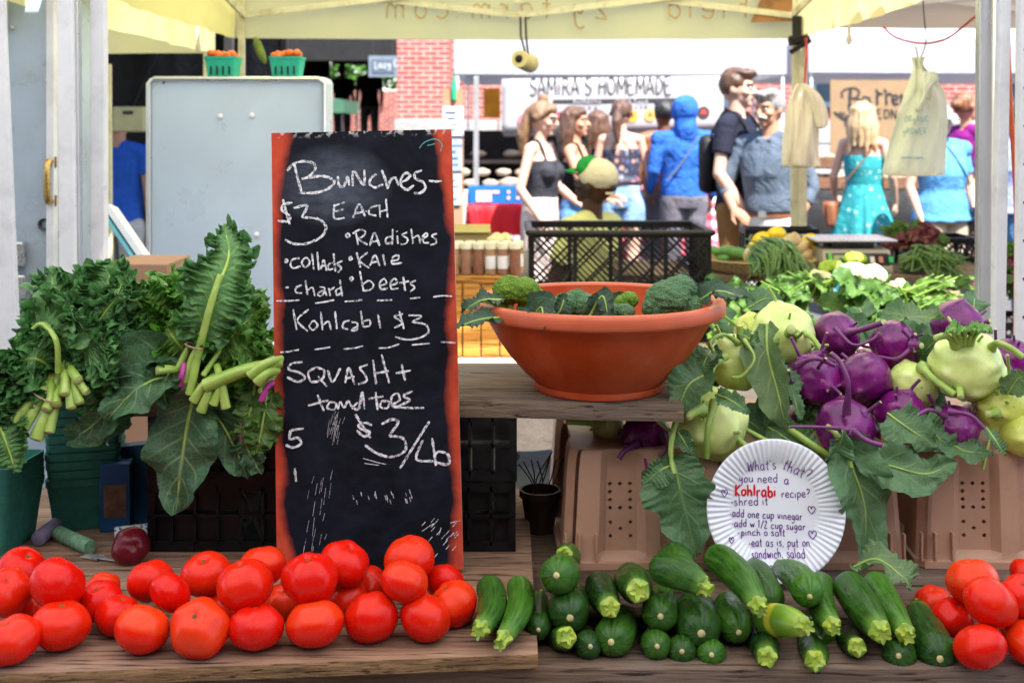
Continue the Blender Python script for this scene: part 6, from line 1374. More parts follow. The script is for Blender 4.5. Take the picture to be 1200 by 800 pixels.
def draped(name, label, x0, x1, y0, y1, ztop, zbot, mat, seed=0, cat='tablecloth', fold=.02, frame=True):
    mb = MB(); n = 70; rows = []
    per = [(x0 + (x1 - x0) * i / n, y0) for i in range(n + 1)] + [(x1, y0 + (y1 - y0) * i / 24) for i in range(1, 25)] + [(x1 + (x0 - x1) * i / n, y1) for i in range(1, n + 1)] + [(x0, y1 + (y0 - y1) * i / 24) for i in range(1, 24)]
    cx, cy = (x0 + x1) / 2, (y0 + y1) / 2
    for z, g, s in ((ztop, 0, .0), (ztop, 0, .97), (ztop - .006, .0, 1.0), (ztop - (ztop - zbot) * .3, .5, 1.005), (ztop - (ztop - zbot) * .7, .9, 1.01), (zbot, 1.2, 1.012)):
        row = []
        for i, (x, y) in enumerate(per):
            w = fold * g * (math.sin(i * .33 + seed) + .7 * noise.noise(V((i * .13, seed, z)))); d = V((x - cx, y - cy, 0)); 
            nx = (1 if x >= x1 - 1e-6 else -1 if x <= x0 + 1e-6 else 0); ny = (1 if y >= y1 - 1e-6 else -1 if y <= y0 + 1e-6 else 0)
            row.append(V((cx + d.x * s + nx * w, cy + d.y * s + ny * w, z + (.012 * noise.noise(V((i * .2, seed, 0))) if z == zbot else 0))))
        rows.append(row)
    mb.grid(rows, wrap_v=True); o = mb.build(name, M[mat], loc=(cx, cy, 0), angle=180); tag(o, label, cat)
    t = empty('trestle_table', (cx, cy, 0), 'folding table hidden under the ' + label.split(' hanging')[0], 'table'); q = MB(); q.box((cx, cy, ztop - .02), (x1 - x0 - .03, y1 - y0 - .03, .03)); q.build('tabletop', M['rough_plank'], t, smooth=False)
    for sx in (x0 + .06, x1 - .06):
        for sy in (y0 + .06, y1 - .06): q = MB(); q.bar((sx, sy, 0), (sx, sy, ztop - .035), .03, .03); q.build('leg', M['dark_metal'], t, smooth=False)
    return o
draped('check_tablecloth', 'red and white checked tablecloth hanging in front of the banner stall', X(700, 10.6), X(850, 10.6), 10.55, 11.3, .93, .25, 'check', 1)
M['dark_shelf'] = plain('dark_shelf_boards', (.02, .014, .012), .7, .4, 8); M['bread'] = plain('pale_crusty_bread', (.42, .33, .24), .8, .5, 9, bmp=.6, bdist=.03)
o = empty('display_shelf', (X(600, 11), 11.6, 0), 'dark shelf unit stocked with loaves below the long banner', 'shelf')
for z in (.35, .78, 1.15): mb = MB(); mb.box((X(690, 11.7), 11.7, z), (2.6, .5, .03)); mb.build('shelf_board', M['dark_shelf'], o, smooth=False)
mb = MB(); mb.box((X(690, 11.7), 12.0, .75), (2.6, .03, 1.4)); mb.build('back_panel', M['dark_shelf'], o, smooth=False)
for x in (X(690, 11.7) - 1.3, X(690, 11.7) + 1.3): mb = MB(); mb.box((x, 11.7, .75), (.03, .55, 1.4)); mb.build('side_panel', M['dark_shelf'], o, smooth=False)
q = random.Random(8)
def loaf(x, y, z, s, lb, mat='bread'):
    mb = MB(); mb.ball((0, 0, 0), (s, s * .62, s * .45), 18, 12, fn=lambda d: 1 + .22 * noise.noise(d * 2.2 + V((x * 9, z * 5, 0)))); o = mb.build('loaf', M[mat], angle=180); o.location = (x, y, z); o.rotation_euler.z = q.uniform(-.6, .6); tag(o, lb, 'bread', 'loaves on the banner stall')
n_ = 0
for row, (y, zz, xs) in enumerate(((10.75, .98, (530, 552, 575, 598, 622)), (10.95, 1.07, (540, 565, 590, 612)), (11.6, .85, (650, 680, 710, 790, 830)), (11.6, 1.22, (560, 600, 640, 700, 750, 800, 835)))):
    for x in xs: loaf(X(x, y), y, zz, q.uniform(.07, .11), 'pale crusty loaf, %s from the left in the %s of loaves' % (ORD[xs.index(x)], ('front row', 'second row', 'lower shelf', 'upper shelf')[row]))
draped('white_tablecloth', 'white cloth hanging over the loaf table at the left of the banner stall', X(512, 10.7), X(632, 10.7), 10.5, 11.2, .90, .3, 'white_cloth', 2)
for i, (x0_, x1_, y0_, y1_, Y, col, nm, lb, cat) in enumerate(((567, 586, 104, 138, 12.2, (.62, .25, .015), 'menu_board', 'orange-yellow menu board hanging left of the long banner', 'sign'), (519, 543, 125, 159, 10.0, (.60, .60, .68), 'notice_sheet', 'white notice sheet on the stand behind the chalkboard top', 'notice'), (522, 541, 163, 200, 10.0, (.30, .40, .62), 'poster', 'blue and white poster below the white notice sheet', 'poster'), (522, 540, 204, 240, 10.0, (.40, .62, .64), 'poster', 'pale turquoise poster lowest on the notice stand', 'poster'))):
    c = at((x0_ + x1_) / 2, (y0_ + y1_) / 2, Y); mb = MB(); mb.box(c, ((x1_ - x0_) * Y / F, .012, (y1_ - y0_) * Y / F)); o = mb.build(nm, plain(nm + '_print%d' % i, col, .6, .35, 6), loc=c, smooth=False); tag(o, lb, cat)
    if i: m_ = MB(); r_ = random.Random(i); 
    if i:
        for k in range(4): m_.box(c + V((r_.uniform(-.03, .03), -.009, (y1_ - y0_) * Y / F * (.3 - k * .2))), (r_.uniform(.04, .1), .004, r_.uniform(.008, .02)))
        m_.build('print', M['frame_blue'], o, smooth=False)
t = empty('notice_stand', at(530, 300, 10.03), 'slim wooden stand that carries the notice sheet and posters', 'stand'); t.location.z = 0
mb = MB(); c = at(531, 150, 10.03); mb.box((c.x, 10.03, .95), (.17, .03, 1.7)); mb.build('board', M['card'], t, smooth=False); mb = MB(); mb.bar((c.x, 10.05, 0), (c.x, 10.3, .02), .3, .03, up=(0, 0, 1)); mb.build('base', M['card'], t, smooth=False)
c = at(532, 103, 10.0); mb = MB(); mb.lathe([(.001, 0), (.022, 0), (.022, .13), (.010, .17), (.012, .20), (.001, .20)], 16, c - V((0, 0, .10))); o = mb.build('green_bottle', plain('green_bottle', (.02, .35, .16), .2, .2, 10), loc=c); tag(o, 'green and white bottle standing on top of the notice stand', 'bottle')
c = at(558, 150, 9.6); post('thin grey tent pole left of the orange menu board', 558, 558, 10.4, .045, 'alu', y0=90)
# red covered table with a blue crate, behind the jars
M['red_cloth'] = plain('bright_red_cloth', (.62, .012, .02), .6, .12, 6, bmp=.3, bdist=.02); M['blue_plastic'] = plain('blue_crate_plastic', (.012, .12, .42), .4, .15, 12)
draped('red_tablecloth', 'bright red cloth hanging over a small table behind the spice jars', X(548, 8.6), X(622, 8.6), 8.4, 8.85, .935, .72, 'red_cloth', 5, fold=.012)
mb = MB(); P = []
for j in range(9): P.append([V((X(546, 8.4) + .10 * i / 6 + .055 * j / 8 * (1 - i / 6 * .3), 8.36 - .03 * math.sin(i), .92 - .26 * j / 8)) for i in range(7)])
mb.grid(P); o = mb.build('red_cloth_end', M['red_cloth'], loc=P[0][3], angle=180); sd = o.modifiers.new('t', 'SOLIDIFY'); sd.thickness = .004; tag(o, 'bunched red cloth end hanging at the left corner of the red table', 'cloth')
o = empty('blue_crate', (X(583, 8.6), 8.6, .94), 'blue plastic crate with pale stickers on the red table', 'crate'); cc = V((X(583, 8.6), 8.6, .94)); w, d, h = .40, .26, .115
for nm, c_, s in (('side_panel', (0, -d / 2, h / 2), (w, .012, h)), ('side_panel', (0, d / 2, h / 2), (w, .012, h)), ('end_panel', (-w / 2, 0, h / 2), (.012, d - .013, h)), ('end_panel', (w / 2, 0, h / 2), (.012, d - .013, h)), ('bottom_panel', (0, 0, .008), (w - .014, d - .014, .01))):
    mb = MB(); mb.box(cc + V(c_), s); mb.build(nm, M['blue_plastic'], o, smooth=False, bevel=.002)
M['sticker'] = plain('pale_pink_sticker', (.66, .42, .56), .6, .1, 30)
for (px, py, w_, h_) in ((567, 230, .11, .08), (581, 225, .05, .022), (596, 225, .022, .022), (607, 225, .022, .022), (596, 232, .022, .022), (607, 232, .022, .022)): c_ = at(px, py, 8.46); mb = MB(); mb.box(c_, (w_, .004, h_)); mb.build('sticker', M['sticker'], o, smooth=False)
# ================================================================ the stall with the kraft sign
M['kraft'] = plain('kraft_paper_sign', (.27, .175, .095), .75, .12, 4, bmp=.2, bdist=.02)
Ys = 11.0; mb = MB(); c = V((X(1024, Ys), Ys, EYE - (138 - 150) / F * Ys)); mb.box(c, (102 / F * Ys, .01, 88 / F * Ys)); sg = mb.build('kraft_sign', M['kraft'], loc=c, smooth=False); tag(sg, 'brown kraft sign with bold black script lettering at the right stall', 'sign')
SZ_ = lambda px, py, z=0: V((X(px, Ys - .01), Ys - .0065 - z, EYE - (py - 150) / F * Ys)); zz = lambda s: [[(960 + float(a.split(',')[0]) / 6.667, 80 + float(a.split(',')[1]) / 6.667) for a in st.split()] for st in s.split(';')]
mb = MB(); ribbons(mb, zz("245,165 240,240 236,335"), 4.2, SZ_); ribbons(mb, zz("180,235 178,190 215,165 275,158 310,180 300,225 255,240;255,240 310,245 325,275 300,310;385,235 350,225 335,260 355,285 390,270;392,225 395,270 410,285"), 2.6, SZ_, lift=.001)
ribbons(mb, zz("445,165 452,185 470,200;452,200 455,290;460,215 480,200 500,205;510,165 520,185 530,190;522,205 528,290;530,215 550,200 570,215;575,250 610,245 605,215 580,220 572,255 590,285 620,275;640,200 645,285;625,225 665,220"), 3.0, SZ_, lift=.002)
ribbons(mb, zz("395,320 395,395;395,325 425,335 400,360 430,395;450,320 452,395;450,325 485,322;450,355 480,352;452,392 488,390;510,320 512,392;510,322 540,335 542,380 512,392;565,392 565,322 600,392 600,322"), 1.5, SZ_, lift=.003)
ribbons(mb, zz("115,340 170,385 240,430;150,355 175,345;170,372 200,350;190,390 225,370;205,405 250,390"), 2.6, SZ_, lift=.004); ribbons(mb, zz("200,440 225,430 240,410"), 4, SZ_, lift=.005); mb.build('lettering', M['ink'], sg)
M['black_cloth'] = plain('black_table_cloth', (.012, .012, .014), .8, .3, 5, bmp=.3, bdist=.02); draped('black_tablecloth', 'black cloth hanging over the counter of the kraft sign stall', X(938, 10.4), X(1160, 10.4), 10.4, 11.2, .93, .02, 'black_cloth', 7)
M['crate_wood'] = wood('brown_crate_wood', (.10, .045, .025), (.28, .15, .09), 1, 0, .8)
for i, (px, zz_, w) in enumerate(((952, .94, .30), (985, .94, .26), (1052, .94, .34), (1096, .94, .3), (962, 1.12, .3))):
    c = V((X(px, 10.7), 10.7, zz_)); o = empty('wooden_tray', c, 'wooden tray of baked goods, %s on the kraft sign counter' % ('first from the left', 'second from the left', 'third from the left', 'fourth from the left', 'upper one stacked at the left')[i], 'tray', 'trays on the counter')
    for nm, p_, s in (('side', (0, -.13, .05), (w, .012, .10)), ('side', (0, .13, .05), (w, .012, .10)), ('end', (-w / 2, 0, .06), (.012, .25, .12)), ('end', (w / 2, 0, .06), (.012, .25, .12)), ('bottom', (0, 0, .006), (w - .02, .24, .01))): mb = MB(); mb.box(c + V(p_), s); mb.build(nm, M['crate_wood'], o, smooth=False)
    mb = MB(); q = random.Random(i)
    for k in range(9): mb.ball(c + V((q.uniform(-w / 2 + .05, w / 2 - .05), q.uniform(-.09, .09), .09)), (q.uniform(.035, .055), .04, .035), 12, 8)
    o2 = mb.build('buns', M['bread'], o, angle=180); o2['kind'] = 'stuff'

# ================================================================ hanging things under the tent
# black loop and cream roll
o = empty('hanging_roll', at(617, 72, 5.02), 'cream paper roll hanging from a black loop under the tent ridge', 'roll'); a = at(610, 20, 5.0); b_ = at(618, 66, 5.0)
M['cream_roll'] = plain('cream_roll', (.60, .52, .30), .7, .15, 20); M['roll_side'] = plain('roll_outer_face', (.62, .56, .44), .7, .15, 12)
mb = MB()
for dx in (-.013, .009): mb.tube([a + V((dx + .012, 0, 0)), a.lerp(b_, .5) + V((dx, 0, 0)), b_ + V((dx * .4, -.02, 0))], .0045, 8)
mb.build('cord', M['black'], o)
mb = MB(); q = Matrix.Rotation(R(90), 3, 'X'); ax = V((-.35, -.8, .1)).normalized(); rot = ax.to_track_quat('Z', 'Y').to_matrix(); c = at(615, 72, 5.02)
mb.lathe([(.012, .06), (.036, .06), (.038, .055), (.040, -.06), (.036, -.062), (.012, -.062)], 32, closed=True); mb.v = [tuple(rot @ V(v_) + c) for v_ in mb.v]; mb.build('roll', M['cream_roll'], o, angle=40)
mb = MB(); mb.ball(c + ax * .062, (.017, .010, .017), 16, 10); mb.build('knob', M['black'], o)
# draped cloth bag on the pole
def drape(name, label, rows, mat, cat, thick=.004, seed=0, wr=.02, group=None):
    """cloth traced as rows of edge points top to bottom (left px, right px, row px), given folds and thickness"""
    mb = MB(); n = 22; P = []
    for j, (xl, xr, y, Y, dep) in enumerate(rows):
        row = []
        for i in range(n + 1):
            s = i / n; q = at(xl + (xr - xl) * s, y, Y); w = wr * (noise.noise(V((s * 5, j * .35, seed))) + .6 * noise.noise(V((s * 11, j * .5, seed + 3)))); row.append(q + V((0, w - dep * math.sin(math.pi * s), .004 * noise.noise(V((s * 7, j, seed))))))
        P.append(row)
    for i in range(n, -1, -1): pass
    back = [[q + V((0, 2 * rows[j][4] * math.sin(math.pi * i / n) + thick, 0)) for i, q in enumerate(r_)] for j, r_ in enumerate(P)]
    mb.grid([r_ + list(reversed(b2)) for r_, b2 in zip(P, back)], wrap_v=True, flip=True); m_ = 2 * (n + 1); o_ = len(mb.v) - m_
    mb.f.append(tuple(o_ + q for q in range(m_))); mb.m.append(0); o = mb.build(name, M[mat], loc=P[0][n // 2], angle=180); s_ = o.modifiers.new('s', 'SUBSURF'); s_.levels = 1; s_.render_levels = 1; return tag(o, label, cat, group)
M['canvas'] = cloth('unbleached_canvas', (.80, .72, .64), .08, wr=14); M['green_bag'] = cloth('pale_green_bag_plastic', (.72, .74, .60), .15, .4, wr=10)
drape('canvas_apron', 'beige canvas cloth tied in folds round the tent pole', [(934, 946, 98, 4.9, .02), (928, 956, 106, 4.9, .03), (924, 958, 118, 4.9, .04), (921, 960, 132, 4.9, .045), (919, 960, 150, 4.9, .045), (917, 958, 170, 4.9, .045), (916, 960, 185, 4.9, .045), (916, 962, 193, 4.9, .04), (918, 962, 197, 4.9, .03)], 'canvas', 'cloth', seed=2, wr=.03)
drape('canvas_flap', 'pale canvas flap hanging out to the right of the tied cloth on the pole', [(938, 948, 100, 4.84, .01), (944, 960, 108, 4.83, .02), (950, 968, 122, 4.83, .02), (954, 971, 136, 4.83, .02), (956, 972, 146, 4.83, .015), (958, 966, 151, 4.83, .01)], 'canvas', 'cloth', seed=5, wr=.015)
gb = drape('hanging_bag', 'pale green cloth bag with faint blue print hanging at the right', [(1068, 1085, 67, 4.0, .01), (1070, 1080, 74, 4.0, .012), (1070, 1084, 80, 4.0, .02), (1067, 1092, 90, 4.0, .03), (1064, 1103, 100, 4.0, .035), (1060, 1109, 110, 4.0, .035), (1056, 1110, 122, 4.0, .035), (1050, 1111, 138, 4.0, .035), (1046, 1110, 154, 4.0, .035), (1041, 1110, 172, 4.0, .035), (1036, 1110, 190, 4.0, .035), (1033, 1109, 203, 4.0, .03), (1034, 1107, 207, 4.0, .02)], 'green_bag', 'bag', seed=9, wr=.018)
flap = drape('folded_flap', 'x', [(1082, 1096, 84, 3.95, .006), (1078, 1104, 94, 3.945, .012), (1078, 1090, 102, 3.94, .012), (1082, 1088, 112, 3.94, .012), (1074, 1084, 122, 3.94, .01), (1070, 1080, 132, 3.945, .005)], 'green_bag', 'x', seed=4, wr=.008)
del flap['label'], flap['category']; loc_ = V(flap.location); flap.parent = gb; flap.location = loc_ - V(gb.location)
mb = MB(); S = text_strokes('ORGANIC', 1060, -143, 7, 0, .03, 1, .95) + text_strokes('GROWER', 1058, -157, 7, 0, .03, 1, .95) + text_strokes('certified organic', 1056, -186, 3.2, 0, 0, 1, .9); ribbons(mb, [[(x, -y) for x, y in s] for s in S], .9, lambda x, y, z: at(x, y, 3.945 - z)); mb.build('faint_print', plain('faint_blue_print', (.22, .33, .32), .7, .3, 40, bmp=0), gb)
mb = MB(); mb.tube(spline([at(1079, -30, 4.0), at(1083, 20, 4.0), at(1085, 50, 4.0), at(1077, 70, 4.0), at(1074, 58, 4.0), at(1072, 55, 4.0)], 24), .0022, 6); mb.build('wire_hook', M['dark_metal'], gb)
mb = MB(); mb.tube(spline([at(1035, 32, 4.6), at(1050, 44, 4.55), at(1080, 51, 4.4), at(1110, 45, 4.2), at(1140, 22, 4.0), at(1168, 0, 3.85), at(1175, -60, 3.8)], 50), .0042, 8); o = mb.build('orange_cable', M['red_cord'], loc=at(1080, 51, 4.4)); tag(o, 'slack orange-red cord strung below the tan tent', 'cord')
mb = MB(); mb.tube(spline([at(1181, -40, 2.72), at(1181, 30, 2.72), at(1184, 120, 2.72), at(1190, 220, 2.72), at(1191, 290, 2.72), at(1190, 420, 2.75)], 50), .0055, 8); o = mb.build('orange_cable', M['orange_cord'], loc=at(1184, 120, 2.72)); tag(o, 'thick bright orange cord hanging down beside the right posts', 'cord')
mb = MB(); mb.tube(spline([at(944, 44, 5.0), at(945, 60, 5.0), at(942, 110, 5.0)], 14), .005, 7); o = mb.build('red_strap', M['red_cord'], loc=at(945, 60, 5.0)); tag(o, 'thin red strap running down the tent pole behind the canvas cloth', 'strap')
mb = MB(); mb.lathe([(.036, -.02), (.039, 0), (.036, .02)], 18, at(934, 48, 5.14)); mb.bar(at(926, 62, 5.06), at(950, 47, 5.06), .012, .02); mb.bar(at(926, 50, 5.07), at(948, 42, 5.07), .016, .02); mb.bar(at(934, 20, 5.1), at(934, 48, 5.09), .04, .03); o = mb.build('black_strapping', M['black'], loc=at(934, 48, 5.1)); tag(o, 'black straps lashed round the top of the tent pole', 'strap')
mb = MB(); mb.bar(at(941, 20, 5.13), V((at(940, 0, 5.13).x, 5.13, 0)), .030, .030); o = mb.build('tent_post', M['cream_leg'], loc=(at(940, 0, 5.13).x, 5.13, 0), smooth=False, bevel=.002); tag(o, 'second cream leg lashed to the tent pole behind the canvas cloth', 'post')
for i, (px, y0_, y1_, Y, lb) in enumerate(((232, 30, 55, 4.9, 'cream pull strap dangling left of the tent corner'), (995, 0, 46, 4.6, 'cream webbing strap dangling right of the tent pole'))):
    mb = MB(); mb.bar(at(px, y0_ - 20, Y), at(px, y1_, Y), .012, .004, up=(0, 1, 0)); mb.ball(at(px, y1_, Y), (.012, .008, .022), 10, 8); o = mb.build('pull_strap', M['canvas'], loc=at(px, y0_, Y), smooth=False); tag(o, lb, 'strap')
c = at(305, 60, 5.0); mb = MB(); mb.tube(spline([at(299, 44, 5.0), at(304, 58, 5.0), at(311, 75, 5.0)], 10), [.008, .012, .016, .018, .018, .018, .018, .016, .012, .004], 10); o = mb.build('folded_umbrella', plain('olive_green_fabric', (.16, .22, .05), .7, .4, 30), loc=c); tag(o, 'small olive green furled pouch hanging by the left tent pole', 'pouch')
# ================================================================ people
def skin_mat(name, col, warm=(.45, .16, .10)):
    m, nt, p = new_mat(name); v = coords(nt); n = noise_tex(nt, v, 9, 4, .6); n2 = noise_tex(nt, v, 120, 2, .5)
    c = mixc(nt, ramp(nt, n, [(.4, 0.), (.75, .35)]), col, tuple(a * .6 + b * .4 * a / max(col) for a, b in zip(col, warm))); nt.links.new(c, p.inputs['Base Color'])
    p.inputs['Roughness'].default_value = .5; p.inputs['Subsurface Weight'].default_value = .1; p.inputs['Subsurface Radius'].default_value = (.012, .005, .003); p.inputs['Specular IOR Level'].default_value = .35
    bump(nt, p, n2, .06, .002); return m
M['skin_fair'] = skin_mat('fair_skin', (.56, .34, .25)); M['skin_tan'] = skin_mat('tanned_skin', (.46, .23, .14)); M['skin_brown'] = skin_mat('brown_skin', (.14, .062, .035)); M['skin_dark'] = skin_mat('dark_skin', (.035, .016, .010))
def hair_mat(name, a, b):
    m, nt, p = new_mat(name); v = coords(nt, (1, 1, .16)); n = noise_tex(nt, v, 55, 5, .65, .5); nt.links.new(ramp(nt, n, [(.3, a), (.7, b)]), p.inputs['Base Color']); p.inputs['Roughness'].default_value = .38
    bump(nt, p, n, .8, .012); return m
M['hair_brown'] = hair_mat('brown_hair', (.035, .016, .009), (.14, .065, .035)); M['hair_lbrown'] = hair_mat('light_brown_hair', (.08, .04, .02), (.30, .17, .09)); M['hair_black'] = hair_mat('black_hair', (.006, .005, .005), (.02, .017, .015))
M['hair_blond'] = hair_mat('blond_hair', (.26, .14, .06), (.66, .46, .25)); M['hair_grey'] = hair_mat('grey_hair', (.10, .09, .085), (.40, .38, .36)); M['hair_white'] = hair_mat('white_moustache', (.6, .56, .5), (.8, .77, .7)); M['hair_red'] = hair_mat('auburn_hair', (.09, .03, .012), (.28, .11, .045))
def fabric(name, col, wr=9, var=.18, strength=.5, rough=.85):
    m, nt, p = new_mat(name); v = coords(nt); n = noise_tex(nt, v, wr, 3, .5, 1.2); f = noise_tex(nt, v, 160, 2, .5)
    nt.links.new(ramp(nt, noise_tex(nt, v, 5, 4, .6), [(.3, tuple(q * (1 - var) for q in col)), (.7, tuple(min(1, q * (1 + var)) for q in col))]), p.inputs['Base Color']); p.inputs['Roughness'].default_value = rough; p.inputs['Specular IOR Level'].default_value = .2
    bump(nt, p, math_n(nt, 'ADD', n, math_n(nt, 'MULTIPLY', f, .06)), strength, .03); return m
def pattern(name, cols, scale, base, wr=9):
    m, nt, p = new_mat(name); v = coords(nt); vo = nd(nt, 'ShaderNodeTexVoronoi'); vo.inputs['Scale'].default_value = scale; nt.links.new(v, vo.inputs['Vector'])
    s = nd(nt, 'ShaderNodeSeparateXYZ'); nt.links.new(vo.outputs['Color'], s.inputs[0]); st = [(0, base)] + [(.45 + .5 * i / len(cols), c) for i, c in enumerate(cols)]
    c = mixc(nt, ramp(nt, vo.outputs['Distance'], [(.35, 1.), (.55, 0.)]), base, ramp(nt, s.outputs[0], st, 'CONSTANT')); nt.links.new(c, p.inputs['Base Color']); p.inputs['Roughness'].default_value = .8; bump(nt, p, noise_tex(nt, v, wr, 3, .5, 1), .4, .03); return m
M['eye_white'] = plain('eye_white', (.7, .68, .66), .2, .05, 20, bmp=0); M['iris'] = plain('dark_iris', (.03, .018, .012), .2, .1, 20, bmp=0); M['lip'] = plain('lip', (.42, .14, .12), .45, .15, 40, bmp=0); M['leather'] = plain('brown_leather', (.23, .085, .04), .45, .25, 18); M['shoe'] = plain('dark_shoe', (.03, .028, .03), .6, .3, 20)

def cap_(mb, p0, p1, r0, r1, e0=True, e1=True, sq=(1, 1), ref=(0, 1, 0)):
    """tapered limb segment; e0/e1: rounded end or flat cut; sq squashes the section"""
    p0, p1 = V(p0), V(p1); t = (p1 - p0); L = t.length; t.normalize(); x = V(ref).cross(t); x = x.normalized() if x.length > 1e-3 else V((1, 0, 0)).cross(t).normalized(); y = t.cross(x); rows = []; n = 5
    def ring(c, r): return [c + x * math.cos(2 * math.pi * k / 16) * r * sq[0] + y * math.sin(2 * math.pi * k / 16) * r * sq[1] for k in range(16)]
    if e0: rows += [ring(p0 - t * r0 * math.cos(math.pi / 2 * i / n), max(.0005, r0 * math.sin(math.pi / 2 * i / n))) for i in range(0, n)]
    else: rows.append(ring(p0, .0005))
    rows += [ring(p0, r0), ring(p0.lerp(p1, .5), (r0 + r1) / 2), ring(p1, r1)]
    if e1: rows += [ring(p1 + t * r1 * math.sin(math.pi / 2 * i / n), max(.0005, r1 * math.cos(math.pi / 2 * i / n))) for i in range(1, n + 1)]
    else: rows.append(ring(p1, .0005))
    o = len(mb.v); mb.grid(rows, wrap_v=True); k = len(rows)
    mb.f.append(tuple(o + q for q in reversed(range(16)))); mb.m.append(0); mb.f.append(tuple(o + (k - 1) * 16 + q for q in range(16))); mb.m.append(0)
    for i in range(len(mb.f)): pass
def loft(mb, rings):
    rows = [[V((cx + rx * math.cos(2 * math.pi * k / 24), cy + ry * math.sin(2 * math.pi * k / 24), cz)) for k in range(24)] for cx, cy, cz, rx, ry in rings]
    o = len(mb.v); mb.grid(rows, wrap_v=True, flip=True); k = len(rows); mb.f.append(tuple(o + q for q in reversed(range(24)))); mb.m.append(0); mb.f.append(tuple(o + (k - 1) * 24 + q for q in range(24))); mb.m.append(0)
def hand(mb, w, d, palm, curl=.5, s=1.0, thumb=1):
    """palm, four unequal bent fingers and a thumb; w wrist, d finger direction, palm = side the palm faces"""
    w, d, n = V(w), V(d).normalized(), V(palm); n = (n - d * n.dot(d)).normalized(); x = d.cross(n) * thumb
    cap_(mb, w - d * .01, w + d * .035 * s, .024 * s, .032 * s, sq=(1, .6), ref=n); cap_(mb, w + d * .03 * s, w + d * .075 * s, .033 * s, .036 * s, sq=(1, .48), ref=n)
    for k, L in ((-1.5, .062), (-.5, .074), (.5, .080), (1.5, .072)):
        b = w + d * (.082 - .004 * abs(k - .4)) * s + x * k * .0185 * s; a1 = curl * .7; a2 = curl * 1.7; a3 = curl * 2.3
        p1 = b + (d * math.cos(a1) + n * math.sin(a1)) * L * .45 * s; p2 = p1 + (d * math.cos(a2) + n * math.sin(a2)) * L * .33 * s; p3 = p2 + (d * math.cos(a3) + n * math.sin(a3)) * L * .24 * s
        cap_(mb, b - d * .01, p1, .0092 * s, .0088 * s); cap_(mb, p1, p2, .0088 * s, .0080 * s); cap_(mb, p2, p3, .0080 * s, .0070 * s)
    t0 = w + d * .025 * s + x * .026 * s; t1 = t0 + (d * .7 + x * .65 + n * .3).normalized() * .042 * s; t2 = t1 + (d * .9 + x * .1 + n * (.25 + curl * .3)).normalized() * .034 * s
    cap_(mb, t0, t1, .0135 * s, .0105 * s); cap_(mb, t1, t2, .0105 * s, .0085 * s)

